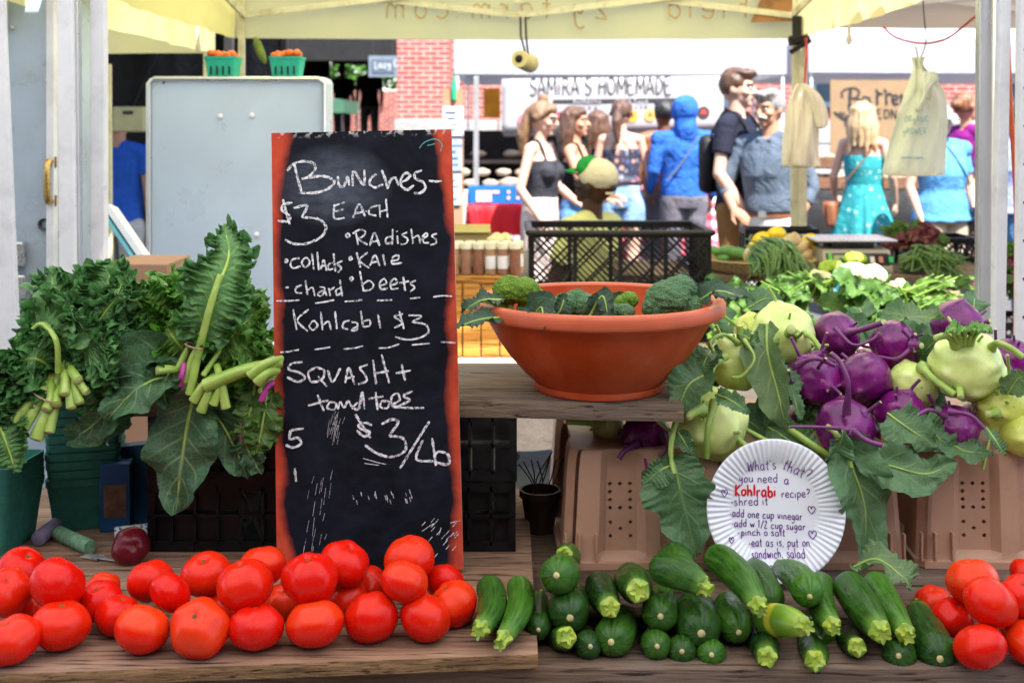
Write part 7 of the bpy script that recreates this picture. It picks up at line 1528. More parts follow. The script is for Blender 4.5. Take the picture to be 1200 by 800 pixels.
VOX = .0085
def person(px, Y, ztop, rz, label, skin, top, bottom, arms, head=(0, 0), female=False, hair=None, face=True, sit=None, legs=None, build_=1.0, shoes='shoe', cx=None, group=None, voxel=VOX, lean=0., extra=None):
    """A standing (or sitting) figure. Local frame: faces -Y before rz; arms = ((elbow, wrist, finger dir, palm dir, curl) right, left)
    right = -X side. top/bottom = clothing dicts. head = (yaw, pitch) degrees."""
    h = ztop / 1.75 if not sit else .84
    root = empty('person', (X(px, Y), Y, 0), label, 'person', group); root.scale = (h, h, h); root.rotation_euler.z = R(rz)
    dz = 0 if not sit else sit
    def Zp(p): return V((p[0], p[1], p[2] + dz))
    sw = (.165 if female else .19) * build_; hw = .095 if not female else .098
    body = MB()
    sh = 1.42
    # torso
    B = build_
    tor = [(0, .01, .86, .13 * B, .10 * B), (0, .01, .93, .165 * B, .115 * B), (0, .0, 1.02, .150 * B, .105 * B), (0, -.005, 1.10, (.125 if female else .145) * B, .095 * B), (0, -.01, 1.22, (.14 if female else .16) * B, (.115 if female else .112) * B), (0, 0, 1.33, (.15 if female else .175) * B, .105 * B), (0, .01, 1.41, (.135 if female else .16) * B, .08 * B), (0, .01, 1.455, .075, .06)]
    tor = [(x, y, z + dz, a, b) for x, y, z, a, b in tor]
    loft(body, tor)
    for s in (-1, 1):
        cap_(body, Zp((s * .05, .01, 1.435)), Zp((s * (sw - .012), .01, sh - .005)), .05, .052 * (.92 if female else 1.05) * B)
        if female: body.ball(Zp((s * .07, -.085, 1.255)), (.062, .055, .062), 14, 10)
    yaw, pit = R(head[0]), R(head[1]); np_ = Zp((0, .012, 1.50)); Hm = Matrix.Rotation(yaw, 3, 'Z') @ Matrix.Rotation(pit, 3, 'X')
    def Hd(x, y, z): return np_ + Hm @ V((x, y, z - 1.50))
    cap_(body, Zp((0, .015, 1.42)), Hd(0, 0, 1.56), .058 if not female else .048, .052 if not female else .043)
    hs = 1.0
    body.ball(Hd(0, .008, 1.648), (.076, .096, .104), 20, 14, rot=Hm); body.ball(Hd(0, -.035, 1.585), (.056, .058, .052), 16, 10, rot=Hm); body.ball(Hd(0, -.072, 1.548), (.026, .022, .02), 12, 8, rot=Hm)
    if face:
        cap_(body, Hd(0, -.088, 1.655), Hd(0, -.112, 1.618), .009, .0145); 
        for s in (-1, 1):
            cap_(body, Hd(s * .012, -.088, 1.668), Hd(s * .05, -.076, 1.672), .011, .010); body.ball(Hd(s * .045, -.064, 1.615), (.024, .024, .02), 10, 8, rot=Hm); body.ball(Hd(s * .010, -.098, 1.612), (.010, .010, .008), 8, 6)
        cap_(body, Hd(-.018, -.083, 1.583), Hd(.018, -.083, 1.583), .0095, .0095)
    for s in (-1, 1): body.ball(Hd(s * .077, .012, 1.628), (.010, .020, .032), 10, 8, rot=Hm)
    # arms
    AR = []
    for i, s in ((0, -1), (1, 1)):
        el, wr, fd, pd, cu = arms[i]; S0 = Zp((s * sw, .01, sh - .02)); el, wr = Zp(el), Zp(wr); k = (.88 if female else 1.0) * (.5 + .5 * B); AR.append((S0, el, wr))
        cap_(body, S0, el, .046 * k, .037 * k); m_ = el.lerp(wr, .3); cap_(body, el, m_, .037 * k, .040 * k); cap_(body, m_, wr, .040 * k, .026 * k); hand(body, wr, fd, pd, cu, .92 if female else 1.0, thumb=-s if False else s)
    # legs
    LG = []
    for s in (-1, 1):
        if legs: kn, an = [Zp(q) for q in legs[0 if s < 0 else 1]]; hp = Zp((s * hw, .01, .90))
        else: hp, kn, an = Zp((s * hw, .01, .90)), Zp((s * .10, -.012, .49)), Zp((s * .105, .02, .085))
        LG.append((hp, kn, an)); cap_(body, hp, kn, .088 * B, .056 * B); m_ = kn.lerp(an, .3) + V((0, .012, 0)); cap_(body, kn, m_, .056 * B, .055 * B); cap_(body, m_, an, .055 * B, .036)
        ft = an + V((0, -.02, -.035)); cap_(body, ft + V((0, .05, 0)), ft + V((s * .015, -.13, -.012)), .036, .03, sq=(1.1, .85))
    remesh(body, 'body', M[skin], root, voxel, 2)
    # eyes, brows, lips
    if face:
        e = MB(); ir = MB(); br = MB()
        for s in (-1, 1):
            e.ball(Hd(s * .031, -.083, 1.645), (.0125, .008, .0065), 12, 8, rot=Hm); ir.ball(Hd(s * .031, -.0895, 1.645), (.0055, .003, .0055), 10, 6, rot=Hm); br.tube([Hd(s * .013, -.101, 1.667), Hd(s * .032, -.098, 1.674), Hd(s * .052, -.083, 1.668)], [.003, .004, .002], 8)
        eo = e.build('eyes', M['eye_white'], root); ir.build('iris', M['iris'], eo); br.build('eyebrows', M[hair[1] if hair else 'hair_brown'], root)
        l = MB(); l.tube([Hd(-.022, -.084, 1.583), Hd(-.008, -.094, 1.586), Hd(.008, -.094, 1.586), Hd(.022, -.084, 1.583)], [.003, .0065, .0065, .003], 8); l.build('lips', M['lip'], root)
    # hair
    if hair:
        hb = MB(); kind, hm = hair[0], hair[1]
        if kind != 'none':
            hb.ball(Hd(0, .022, 1.668), (.088, .098, .100), 20, 14, rot=Hm); hb.ball(Hd(0, -.030, 1.715), (.070, .062, .045), 16, 10, rot=Hm)
        if kind == 'short':
            for k in range(14): a_ = k * 2.4; hb.ball(Hd(.05 * math.cos(a_), -.03 + .055 * math.sin(a_), 1.735 + .012 * math.sin(k * 3.1)), (.028, .030, .022), 8, 6)
            for s in (-1, 1): hb.ball(Hd(s * .076, .012, 1.672), (.014, .035, .04), 10, 8, rot=Hm)
        if kind in ('pony', 'long', 'bun'):
            for s in (-1, 1): cap_(hb, Hd(s * .055, -.05, 1.715), Hd(s * .078, .02, 1.64), .024, .028)
        if kind == 'pony':
            hb.ball(Hd(0, .11, 1.69), (.035, .035, .035), 12, 8)
            cap_(hb, Hd(0, .12, 1.68), Hd(.01, .135, 1.55), .036, .046); cap_(hb, Hd(.01, .135, 1.55), Hd(.0, .12, 1.38), .046, .02)
        if kind == 'long':
            for k in range(9):
                a_ = math.pi * (-.08 + 1.16 * k / 8); x_, y_ = .082 * math.cos(a_), .02 + .075 * math.sin(a_); e_ = Hd(x_ * 1.35, .03 + y_ * .95, 1.38 + .035 * math.sin(k * 2.3)); cap_(hb, Hd(x_ * .9, y_, 1.70), Hd(x_ * 1.2, y_ * 1.1 + .01, 1.55), .030, .034); cap_(hb, Hd(x_ * 1.2, y_ * 1.1 + .01, 1.55), e_, .034, .014)
        if kind == 'bun': hb.ball(Hd(0, .085 if len(hair) < 3 else hair[2], 1.775 if len(hair) < 3 else hair[3]), (.042, .042, .038), 14, 10, fn=lambda d: 1 + .15 * noise.noise(d * 4)); 
        if kind == 'bun' and len(hair) > 4: cap_(hb, Hd(0, .10, 1.66), Hd(-.01, .12, 1.50), .05, .055); cap_(hb, Hd(-.01, .12, 1.50), Hd(-.02, .10, 1.36), .055, .02)
        if kind != 'none':
            def fz(co):
                for i in range(len(co)): co[i] += np.array(noise.noise_vector(V((co[i][0] * 40, co[i][1] * 40, co[i][2] * 14)))) * .006
                return co
            if kind != 'none' and face:   # keep the face clear
                pass
            remesh(hb, 'hair', M[hm], root, .009, 1, fn=fz)
    def wrinkle(amp, fq=11):
        def f(co):
            for i in range(len(co)): co[i] += np.array(noise.noise_vector(V((co[i][0] * fq, co[i][1] * fq, co[i][2] * fq * .7 + px)))) * amp
            return co
        return f
    # upper garment
    if top:
        g = MB(); hem, inf = top.get('hem', .90), top.get('inf', .016)
        rings = [(x, y, z, a + inf, b + inf) for x, y, z, a, b in tor if z - dz > hem]
        z0 = rings[0][2]; rings = [(0, .005, hem + dz, rings[0][3] + top.get('flare', .01), rings[0][4] + top.get('flare', .01))] + rings
        nk = top.get('neck', 1.455); rings = [q for q in rings if q[2] - dz <= nk + 1e-6]
        if top.get('cut'): rings = [q for q in rings if q[2] - dz <= top['cut']]; rings.append((0, rings[-1][1], top['cut'] + dz, rings[-1][3] - .002, rings[-1][4] - .002))
        loft(g, rings)
        if female:
            for s in (-1, 1): g.ball(Zp((s * .07, -.088, 1.255)), (.064 + inf * .6, .058 + inf * .6, .064 + inf * .6), 14, 10)
        sl = top.get('sleeve', .5)
        for i, s in ((0, -1), (1, 1)):
            S0, el, wr = AR[i]
            if sl > 0:
                cap_(g, Zp((s * .048, .012, 1.447)), S0 + V((0, 0, .012)), .060, .067 * B); k = (.9 if female else 1.0)
                if sl <= 1: cap_(g, S0, S0.lerp(el, sl), .063 * k, .060 * k, True, False)
                else: cap_(g, S0, el, .063 * k, .052 * k); cap_(g, el, el.lerp(wr, sl - 1), .049 * k, .042 * k, True, False)
            elif top.get('strap', True): g.tube(spline([Zp((s * .085, -.085, 1.33)), Zp((s * .10, -.03, 1.475)), Zp((s * .095, .06, 1.45)), Zp((s * .08, .10, 1.34))], 12), .011, 8)
        if top.get('hood'):
            g.ball(Hd(0, .03, 1.66), (.115, .125, .130), 20, 14, rot=Hm); cap_(g, Zp((0, .05, 1.45)), Hd(0, .04, 1.58), .10, .095)
        if top.get('collar'):
            for s in (-1, 1): cap_(g, Zp((s * .065, .04, 1.475)), Zp((s * .035, -.075, 1.445)), .020, .016)
        remesh(g, top.get('name', 'shirt'), M[top['mat']], root, voxel, 2, fn=wrinkle(top.get('wr', .006)))
    if bottom:
        g = MB(); kind = bottom['kind']; waist = bottom.get('waist', .99)
        if kind in ('trousers', 'shorts'):
            loft(g, [(0, .01, .84 + dz, .15 * B, .112 * B), (0, .01, .93 + dz, .178 * B, .128 * B), (0, .004, waist + dz, .163 * B, .117 * B)])
            for hp, kn, an in LG:
                if kind == 'shorts': cap_(g, hp, hp.lerp(kn, bottom.get('len', .5)), .100 * B, bottom.get('w', .098) * B, True, False)
                else: cap_(g, hp, kn, .100 * B, .074 * B); cap_(g, kn, an + V((0, 0, -.01)), .074 * B, .058, True, False)
        else:
            loft(g, [(0, .01, bottom['hem'] + dz, bottom['w'], bottom['w'] * .85), (0, .01, .75 + dz, (bottom['w'] + .19) / 2, .17), (0, .01, .93 + dz, .185 * B, .138 * B), (0, 0, 1.08 + dz, .145 * B, .112 * B)] + ([(0, -.005, 1.22 + dz, .162, .135), (0, 0, 1.32 + dz, .165, .122)] if kind == 'dress' else []))
            if kind == 'dress':
                for s in (-1, 1): g.ball(Zp((s * .07, -.088, 1.255)), (.074, .068, .07), 14, 10)
        fw = wrinkle(.007)
        if kind in ('dress', 'skirt'):
            def fw(co):
                for i in range(len(co)):
                    a_ = math.atan2(co[i][1], co[i][0]); f_ = max(0, min(1, (1.05 - co[i][2]) / .5)); co[i][:2] *= 1 + .07 * f_ * math.sin(a_ * 11 + 2 * math.sin(a_ * 3))
                return co
        remesh(g, bottom.get('name', kind), M[bottom['mat']], root, voxel, 2, fn=fw)
        if bottom.get('belt'):
            q = MB(); q.lathe([(.001, 0), (1, 0), (1.0, .035), (.001, .035)], 40); q.v = [(x * .172 * B, y * .127 * B + .004, z + waist - .035 + dz) for x, y, z in q.v]; bl = q.build('belt', M['leather'], root); q = MB(); q.box((0, -.127 * B + .002, waist - .018 + dz), (.05, .008, .042)); q.build('buckle', M['screw'], bl, smooth=False)
    # shoes
    if not sit:
        for hp, kn, an in LG:
            s = 1 if an.x > 0 else -1; g = MB(); ft = an + V((0, -.02, -.035)); cap_(g, ft + V((0, .055, -.006)), ft + V((s * .015, -.14, -.016)), .042, .036, sq=(1.1, .95)); g.v = [(x, y, max(.002, z)) for x, y, z in g.v]; g.build('shoe', M[shoes], root)
    if extra: extra(root, Zp, Hd, Hm, AR)
    for c in root.children:
        pass
    return root
def attach(o, root): return o
# children are modelled in the figure's own frame, so undo the world offset that build() subtracts
_old_build = MB.build
def _build(s, name, mats, parent=None, **k):
    if parent is not None:
        top_ = parent
        while top_.parent: top_ = top_.parent
        if top_.name.split('.')[0] == 'person' and 'loc' not in k:
            o = _old_build(s, name, mats, None, **k); o.parent = parent; o.location = (0, 0, 0); return o
    return _old_build(s, name, mats, parent, **k)
MB.build = _build

DOWN_R, DOWN_L = ((-.235, .03, 1.13), (-.235, -.03, .88), (0, -.1, -1), (1, 0, 0), .35), ((.235, .03, 1.13), (.235, -.03, .88), (0, -.1, -1), (-1, 0, 0), .35)
M['tank'] = fabric('black_grey_tank', (.028, .028, .036)); M['cream_trousers'] = fabric('cream_trousers', (.58, .46, .42)); M['denim'] = fabric('pale_denim', (.20, .33, .50), 14, .5, .5); M['denim_dark'] = fabric('blue_denim', (.08, .19, .36), 14, .4)
M['floral'] = pattern('dark_floral_print', [(.45, .10, .14), (.06, .10, .30), (.5, .28, .20), (.20, .20, .25)], 22, (.03, .032, .055)); M['hoodie'] = fabric('bright_blue_hoodie', (.022, .10, .40), 9, .3, 1.0); M['grey_trousers'] = fabric('grey_brown_trousers', (.13, .12, .14)); M['navy_tee'] = fabric('dark_navy_tee', (.012, .013, .026)); M['brown_trousers'] = fabric('mustard_brown_trousers', (.23, .11, .035)); M['chambray'] = fabric('blue_grey_chambray', (.085, .11, .15), 9, .2, .7); M['white_trousers'] = fabric('white_trousers', (.70, .69, .67)); M['turq'] = pattern('turquoise_dress_print', [(.04, .33, .33), (.30, .52, .48), (.015, .22, .23)], 30, (.012, .24, .26)); M['sky_tee'] = fabric('sky_blue_tee', (.085, .27, .52), 8, .12, .7); M['khaki'] = fabric('khaki_shorts', (.32, .25, .18)); M['magenta_top'] = fabric('magenta_top', (.18, .008, .14)); M['lavender'] = fabric('lavender_shirt', (.30, .34, .56)); M['lime_tee'] = fabric('pale_yellow_green_tee', (.56, .56, .24)); M['cap_cream'] = fabric('cream_cap', (.66, .60, .48), 20, .1, .3); M['cap_green'] = fabric('green_cap_brim', (.02, .30, .06), 20); M['royal_shirt'] = fabric('royal_blue_shirt', (.02, .09, .42)); M['grey_skirt'] = fabric('pale_grey_trousers', (.42, .40, .38)); M['black_tee'] = fabric('black_tee', (.010, .010, .012)); M['cap_black'] = fabric('dark_cap', (.025, .024, .03)); M['cap_blue'] = fabric('pale_blue_cap', (.30, .55, .75)); M['bag_print'] = pattern('dark_bag_print', [(.3, .28, .32), (.1, .1, .12)], 40, (.03, .03, .04)); M['pink_print'] = plain('pink_print', (.55, .16, .42), .6, .2, 30, bmp=0)
def strap(root, pts, r, mat='black', name='strap'):
    q = MB(); P = spline(pts, 24); rows = [[p + V((0, 0, r)), p + V((0, -.003, r * .3)), p + V((0, -.003, -r)), p + V((0, .003, -r))] for p in P]; q.grid(rows, wrap_v=True); return q.build(name, M[mat], root)
def glasses(root, Zp, Hd, Hm, AR):
    q = MB()
    for s in (-1, 1):
        q.tube([Hd(s * .033 + .021 * math.cos(t), -.100, 1.645 + .016 * math.sin(t)) for t in [2 * math.pi * k / 16 for k in range(17)]], .0022, 6); q.tube([Hd(s * .055, -.098, 1.65), Hd(s * .08, -.03, 1.65), Hd(s * .08, .02, 1.64)], .002, 6)
    q.tube([Hd(-.012, -.102, 1.648), Hd(.012, -.102, 1.648)], .0022, 6); q.build('glasses', M['black'], root)
# woman in the dark tank top
person(634, 8.0, 1.645, 62, 'woman in glasses, black tank top and cream trousers, facing right', 'skin_fair', dict(mat='tank', sleeve=0, hem=1.04, cut=1.34, inf=.012, name='tank_top'), dict(kind='trousers', mat='cream_trousers', waist=1.08),
       (((-.235, .045, 1.14), (-.20, -.10, .93), (0, -.3, -1), (1, 0, 0), .5), ((.22, -.02, 1.15), (.10, -.24, 1.04), (-.4, -.8, -.2), (0, 0, -1), .6)), head=(8, 12), female=True, hair=('bun', 'hair_lbrown', .03, 1.775, 1), build_=.98, extra=glasses)
# companion behind her
person(676, 8.6, 1.62, 70, 'woman in denim shorts half hidden behind the woman in the black tank top', 'skin_tan', dict(mat='black_tee', sleeve=0, hem=1.06, cut=1.33, name='tank_top'), dict(kind='shorts', mat='denim_dark', waist=1.04, len=.45),
       (((-.22, -.10, 1.17), (-.16, -.28, 1.05), (.2, -1, -.1), (0, 0, -1), .5), ((.22, -.05, 1.15), (.12, -.25, 1.06), (-.3, -1, 0), (0, 0, -1), .5)), female=True, hair=('long', 'hair_brown'))
# woman in floral top
def floral_x(root, Zp, Hd, Hm, AR): strap(root, [Zp((-.10, .118, 1.30)), Zp((-.04, .105, 1.40)), Zp((.0, .085, 1.46))], .008, 'tank'); strap(root, [Zp((.10, .118, 1.30)), Zp((.04, .105, 1.40)), Zp((.0, .085, 1.46))], .008, 'tank')
person(728, 9.9, 1.70, 172, 'woman seen from behind in a dark floral halter top and frayed pale denim shorts', 'skin_fair', dict(mat='floral', sleeve=0, hem=1.06, cut=1.34, flare=.035, inf=.016, strap=False, name='halter_top', wr=.01), dict(kind='shorts', mat='denim', waist=1.03, len=.42, w=.108),
       (((-.225, .0, 1.14), (-.20, -.16, .98), (.1, -.8, -.6), (1, 0, 0), .5), ((.225, .0, 1.14), (.2, -.16, .98), (0, -.8, -.6), (-1, 0, 0), .5)), head=(-10, 8), female=True, hair=('pony', 'hair_brown'), extra=floral_x)
person(668 + 32, 10.4, 1.62, 185, 'long haired woman mostly hidden behind the floral halter top, her arm showing', 'skin_tan', dict(mat='black_tee', sleeve=.4, hem=.98), dict(kind='shorts', mat='denim_dark', waist=1.0), (DOWN_R, ((.27, .02, 1.16), (.30, -.1, .95), (0, -.5, -1), (-1, 0, 0), .5)), female=True, hair=('long', 'hair_brown'))
# blue hoodie
def hood_x(root, Zp, Hd, Hm, AR): strap(root, [Zp((-.12, .06, 1.49)), Zp((-.06, .135, 1.40)), Zp((.06, .155, 1.22)), Zp((.18, .13, 1.08))], .012, 'frame_blue', 'bag_strap')
person(801, 9.8, 1.71, 188, 'person in a bright blue hooded sweatshirt with the hood up, seen from behind', 'skin_brown', dict(mat='hoodie', sleeve=1.95, hem=.94, inf=.03, hood=True, flare=0, name='hoodie', wr=.012), dict(kind='trousers', mat='grey_trousers'),
       (((-.27, .03, 1.15), (-.25, -.04, .92), (0, -.1, -1), (1, 0, 0), .5), ((.265, .03, 1.15), (.24, -.16, .98), (0, -.4, -1), (-1, 0, 0), .5)), face=False, build_=1.12, extra=hood_x)
person(777, 10.3, 1.70, 190, 'dark haired person in a brown top standing close beside the blue hooded figure', 'skin_brown', dict(mat='leather', sleeve=.3, hem=.95), dict(kind='trousers', mat='grey_trousers'), (DOWN_R, DOWN_L), face=False, hair=('short', 'hair_black'))
# tall young man
def tall_x(root, Zp, Hd, Hm, AR):
    q = MB(); q.box((0, .17, 1.18), (.25, .11, .36)); b = q.build('backpack', M['black'], root, bevel=.05)
    for s in (-1, 1): strap(root, [Zp((s * .11, .13, 1.36)), Zp((s * .12, .03, 1.495)), Zp((s * .12, -.09, 1.40)), Zp((s * .15, -.11, 1.22)), Zp((s * .17, .05, 1.06))], .016, 'black', 'backpack_strap')
    q = MB(); q.ball((.04, -.128, 1.33), (.05, .006, .04), 12, 8); q.build('shirt_print', M['pink_print'], root)
person(865, 7.6, 1.845, 58, 'tall young man in a dark tee with a black backpack, looking right', 'skin_fair', dict(mat='navy_tee', sleeve=.58, hem=.90, inf=.02, name='tee'), dict(kind='trousers', mat='brown_trousers'),
       (((-.255, .02, 1.13), (-.20, -.13, .90), (.05, -.25, -1), (1, .2, 0), .45), ((.25, .04, 1.13), (.24, -.06, .89), (0, -.2, -1), (-1, 0, 0), .4)), head=(8, 4), hair=('short', 'hair_brown'), extra=tall_x, build_=.92)
# older man
def must_x(root, Zp, Hd, Hm, AR):
    q = MB(); q.tube([Hd(-.036, -.082, 1.588), Hd(-.018, -.100, 1.600), Hd(0, -.106, 1.603), Hd(.018, -.100, 1.600), Hd(.036, -.082, 1.588)], [.006, .013, .012, .013, .006], 10); q.build('moustache', M['hair_white'], root)
person(902, 7.3, 1.70, -34, 'older man with a white moustache, blue-grey shirt and white trousers', 'skin_tan', dict(mat='chambray', sleeve=1.45, hem=.99, inf=.026, collar=True, flare=.004, name='shirt', wr=.01), dict(kind='trousers', mat='white_trousers', waist=1.0, belt=True),
       (((-.29, -.04, 1.16), (-.17, -.17, 1.01), (.8, -.4, -.4), (0, .6, -.6), .6), ((.27, .02, 1.15), (.22, -.10, .95), (-.1, -.5, -1), (-1, 0, 0), .5)), head=(-14, 6), hair=('short', 'hair_grey'), extra=must_x, build_=.96)
# blond woman
def blond_x(root, Zp, Hd, Hm, AR):
    strap(root, [Zp((-.10, .10, 1.40)), Zp((-.02, .125, 1.28)), Zp((.12, .14, 1.10)), Zp((.22, .06, .93))], .008, 'leather', 'bag_strap'); q = MB(); q.box((.245, .02, .83), (.09, .24, .21)); b = q.build('shoulder_bag', M['leather'], root, bevel=.03); q = MB(); q.box((.297, .02, .88), (.012, .235, .11)); q.build('flap', M['leather'], b, bevel=.005)
person(1012, 9.4, 1.67, 152, 'blond woman in a turquoise print dress with a brown shoulder bag', 'skin_fair', None, dict(kind='dress', mat='turq', hem=.12, w=.31, name='dress'), (((-.235, .03, 1.15), (-.235, -.10, .93), (0, -.3, -1), (1, 0, 0), .5), ((.25, -.02, 1.14), (.285, -.20, .98), (0, -.9, -.5), (-1, 0, 0), .8)), female=True, hair=('long', 'hair_blond'), face=False, extra=blond_x)
# woman in sky blue
def cap_x(mat, brim=True):
    def f(root, Zp, Hd, Hm, AR):
        q = MB(); q.ball(Hd(0, .012, 1.685), (.090, .108, .088), 24, 14, rot=Hm, fn=lambda d: 1 if d.z > -.1 else .93); c = q.build('cap', M[mat], root)
        if brim:
            q = MB(); P = [[Hd(.082 * math.cos(t) * (1), -.085 - s * (.075 * math.sin(t)) - .02 * math.sin(t), 1.678 - .02 * s + .018 * math.sin(t) * (1 - s) - .012 * abs(math.cos(t)) * s) for s in (0, .5, 1)] for t in [math.pi * k / 14 for k in range(15)]]; q.grid(P); b = q.build('brim', M[mat], c); sd_ = b.modifiers.new('s', 'SOLIDIFY'); sd_.thickness = .004
    return f
def sky_x(root, Zp, Hd, Hm, AR):
    cap_x('cap_blue')(root, Zp, Hd, Hm, AR); strap(root, [Zp((.04, .10, 1.47)), Zp((-.02, -.12, 1.42)), Zp((.12, -.17, 1.18)), Zp((.24, -.06, .95))], .012, 'black', 'bag_strap'); q = MB(); q.box((.25, -.05, .85), (.06, .20, .24)); q.build('shoulder_bag', M['bag_print'], root, bevel=.02)
person(1103, 8.7, 1.63, 18, 'woman in a sky blue tee and pale cap with a patterned bag', 'skin_fair', dict(mat='sky_tee', sleeve=.62, hem=.86, inf=.035, flare=.01, name='tee', wr=.010), dict(kind='shorts', mat='khaki', len=.9, w=.11), (((-.28, .02, 1.13), (-.27, -.10, .90), (0, -.2, -1), (1, 0, 0), .5), ((.28, .02, 1.13), (.26, -.08, .89), (0, -.2, -1), (-1, 0, 0), .5)), female=True, hair=('none', 'hair_grey'), build_=1.2, extra=sky_x)
person(1133, 9.6, 1.75, 118, 'auburn haired woman in a magenta top behind the sky blue tee', 'skin_tan', dict(mat='magenta_top', sleeve=.55, hem=.86, inf=.025, name='top'), dict(kind='shorts', mat='khaki', len=.6), (((-.25, .0, 1.15), (-.22, -.14, .95), (0, -.5, -1), (1, 0, 0), .5), DOWN_L), female=True, hair=('bun', 'hair_red', .115, 1.66), build_=1.1)
# vendor at the kraft stall
person(1054, 11.35, 1.79, -20, 'stallholder in a dark cap and black tee behind the kraft sign stall, looking down', 'skin_fair', dict(mat='black_tee', sleeve=.6, hem=.9, inf=.02, name='tee'), dict(kind='trousers', mat='grey_trousers'), (((-.27, -.02, 1.15), (-.17, -.24, 1.06), (.3, -.8, -.4), (0, 0, -1), .5), ((.27, -.02, 1.15), (.15, -.24, 1.06), (-.3, -.8, -.4), (0, 0, -1), .5)), head=(0, 16), hair=('none', 'hair_black'), extra=cap_x('cap_black'))
def far_x(root, Zp, Hd, Hm, AR):
    q = MB(); q.lathe([(.001, .13), (.06, .13), (.085, .10), (.095, .02), (.17, .0), (.175, -.008), (.09, .005)], 28); q.v = [tuple(Hd(x, y + .01, z + 1.67)) for x, y, z in q.v]; q.build('hat', M['cap_black'], root)
    q = MB(); w = AR[0][2]; q.lathe([(.001, 0), (.03, 0), (.031, .02), (.029, .09), (.032, .14), (.014, .18), (.014, .2), (.001, .2)], 20, w + V((.0, -.10, -.16))); q.build('water_bottle', M['clear'], root)
person(1180, 9.0, 1.66, -60, 'person in a dark wide hat and lavender shirt at the right edge', 'skin_tan', dict(mat='lavender', sleeve=.6, hem=.88, inf=.03, name='shirt'), dict(kind='trousers', mat='denim_dark'), (((-.25, -.06, 1.14), (-.20, -.28, 1.0), (.1, -1, -.3), (0, 0, -1), .9), DOWN_L), hair=('short', 'hair_grey'), extra=far_x)
# seated man in the cream cap
def seat_x(root, Zp, Hd, Hm, AR):
    q = MB(); q.ball(Hd(0, .012, 1.680), (.092, .108, .094), 28, 16, rot=Hm, fn=lambda d: 1 if d.z > -.25 else .95); c = q.build('cap', M['cap_cream'], root)
    q = MB(); P = [[Hd(.086 * math.cos(t), -.07 - s * .085 * math.sin(t) - .022 * math.sin(t), 1.690 - .012 * s + .02 * math.sin(t) * (1 - s)) for s in (0, .5, 1)] for t in [math.pi * k / 16 for k in range(17)]]; q.grid(P); b = q.build('brim', M['cap_green'], c); sd_ = b.modifiers.new('s', 'SOLIDIFY'); sd_.thickness = .005
    q = MB(); q.ball(Hd(0, -.045, 1.715), (.089, .062, .062), 24, 14, rot=Hm); q.build('front_panel', M['cap_green'], c)
    q = MB(); q.ball(Hd(0, .109, 1.640), (.030, .012, .020), 16, 10, rot=Hm); q.build('strap_opening', M['skin_dark'], c); q = MB(); q.tube([Hd(-.045, .098, 1.612), Hd(0, .118, 1.610), Hd(.045, .098, 1.612)], .007, 8); q.build('back_strap', M['cap_cream'], c)
person(690, 5.1, 1.75, 236, 'seated man in a cream cap with a green brim, seen from behind', 'skin_dark', dict(mat='lime_tee', sleeve=.6, hem=.90, inf=.03, name='tee'), dict(kind='trousers', mat='denim_dark'), (((-.26, -.05, 1.15), (-.18, -.30, 1.02), (.2, -1, -.2), (0, 0, -1), .6), ((.26, -.05, 1.15), (.18, -.30, 1.02), (-.2, -1, -.2), (0, 0, -1), .6)), head=(0, -10), face=True, hair=('none', 'hair_black'), sit=-.164, legs=(((-.14, -.42, .84), (-.14, -.40, .27)), ((.14, -.42, .84), (.14, -.40, .27))), extra=seat_x, build_=1.05)
t = empty('folding_stool', (X(697, 5.1), 5.12, 0), 'low black stool under the seated man in the cream cap', 'stool'); mb = MB(); mb.box((X(697, 5.1), 5.1, .54), (.36, .34, .03)); mb.build('seat', M['black'], t, smooth=False, bevel=.01)
for sx in (-.15, .15):
    for sy in (-.14, .14): mb = MB(); mb.bar((X(697, 5.1) + sx * 1.1, 5.1 + sy * 1.1, 0), (X(697, 5.1) + sx, 5.1 + sy, .526), .025, .025); mb.build('leg', M['dark_metal'], t, smooth=False)
# in the shade at the left and on the porch
person(139, 7.8, 1.62, 175, 'person in a royal blue shirt standing in the dark gap at left', 'skin_tan', dict(mat='royal_shirt', sleeve=.5, hem=.93, inf=.02, name='shirt'), dict(kind='trousers', mat='grey_skirt'), (DOWN_R, DOWN_L), face=False, hair=('short', 'hair_black'))
for i, (px, Y, zt, lb) in enumerate(((401, 24.2, 1.74, 'dark clothed figure in the porch shade, nearer the metal cabinet'), (433, 23.6, 1.78, 'dark clothed broad figure in the porch shade, under the hanging sign'))):
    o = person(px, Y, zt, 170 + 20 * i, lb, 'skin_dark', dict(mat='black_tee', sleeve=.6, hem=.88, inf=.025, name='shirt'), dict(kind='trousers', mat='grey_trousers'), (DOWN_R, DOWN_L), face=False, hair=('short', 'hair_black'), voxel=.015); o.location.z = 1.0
# ================================================================ the second table inside the tent
M['beige_cloth'] = plain('beige_tablecloth', (.52, .42, .33), .85, .12, 5, bmp=.5, bdist=.02)
draped('beige_tablecloth', 'beige cloth hanging over the second table behind the bowl', -.33, 1.55, 3.30, 4.15, .765, .59, 'beige_cloth', 3, fold=.010)
def slab(name, label, cat, c, d, mat, bevel=.002): mb = MB(); mb.box(c, d); o = mb.build(name, M[mat], loc=c, smooth=False, bevel=bevel); return tag(o, label, cat)
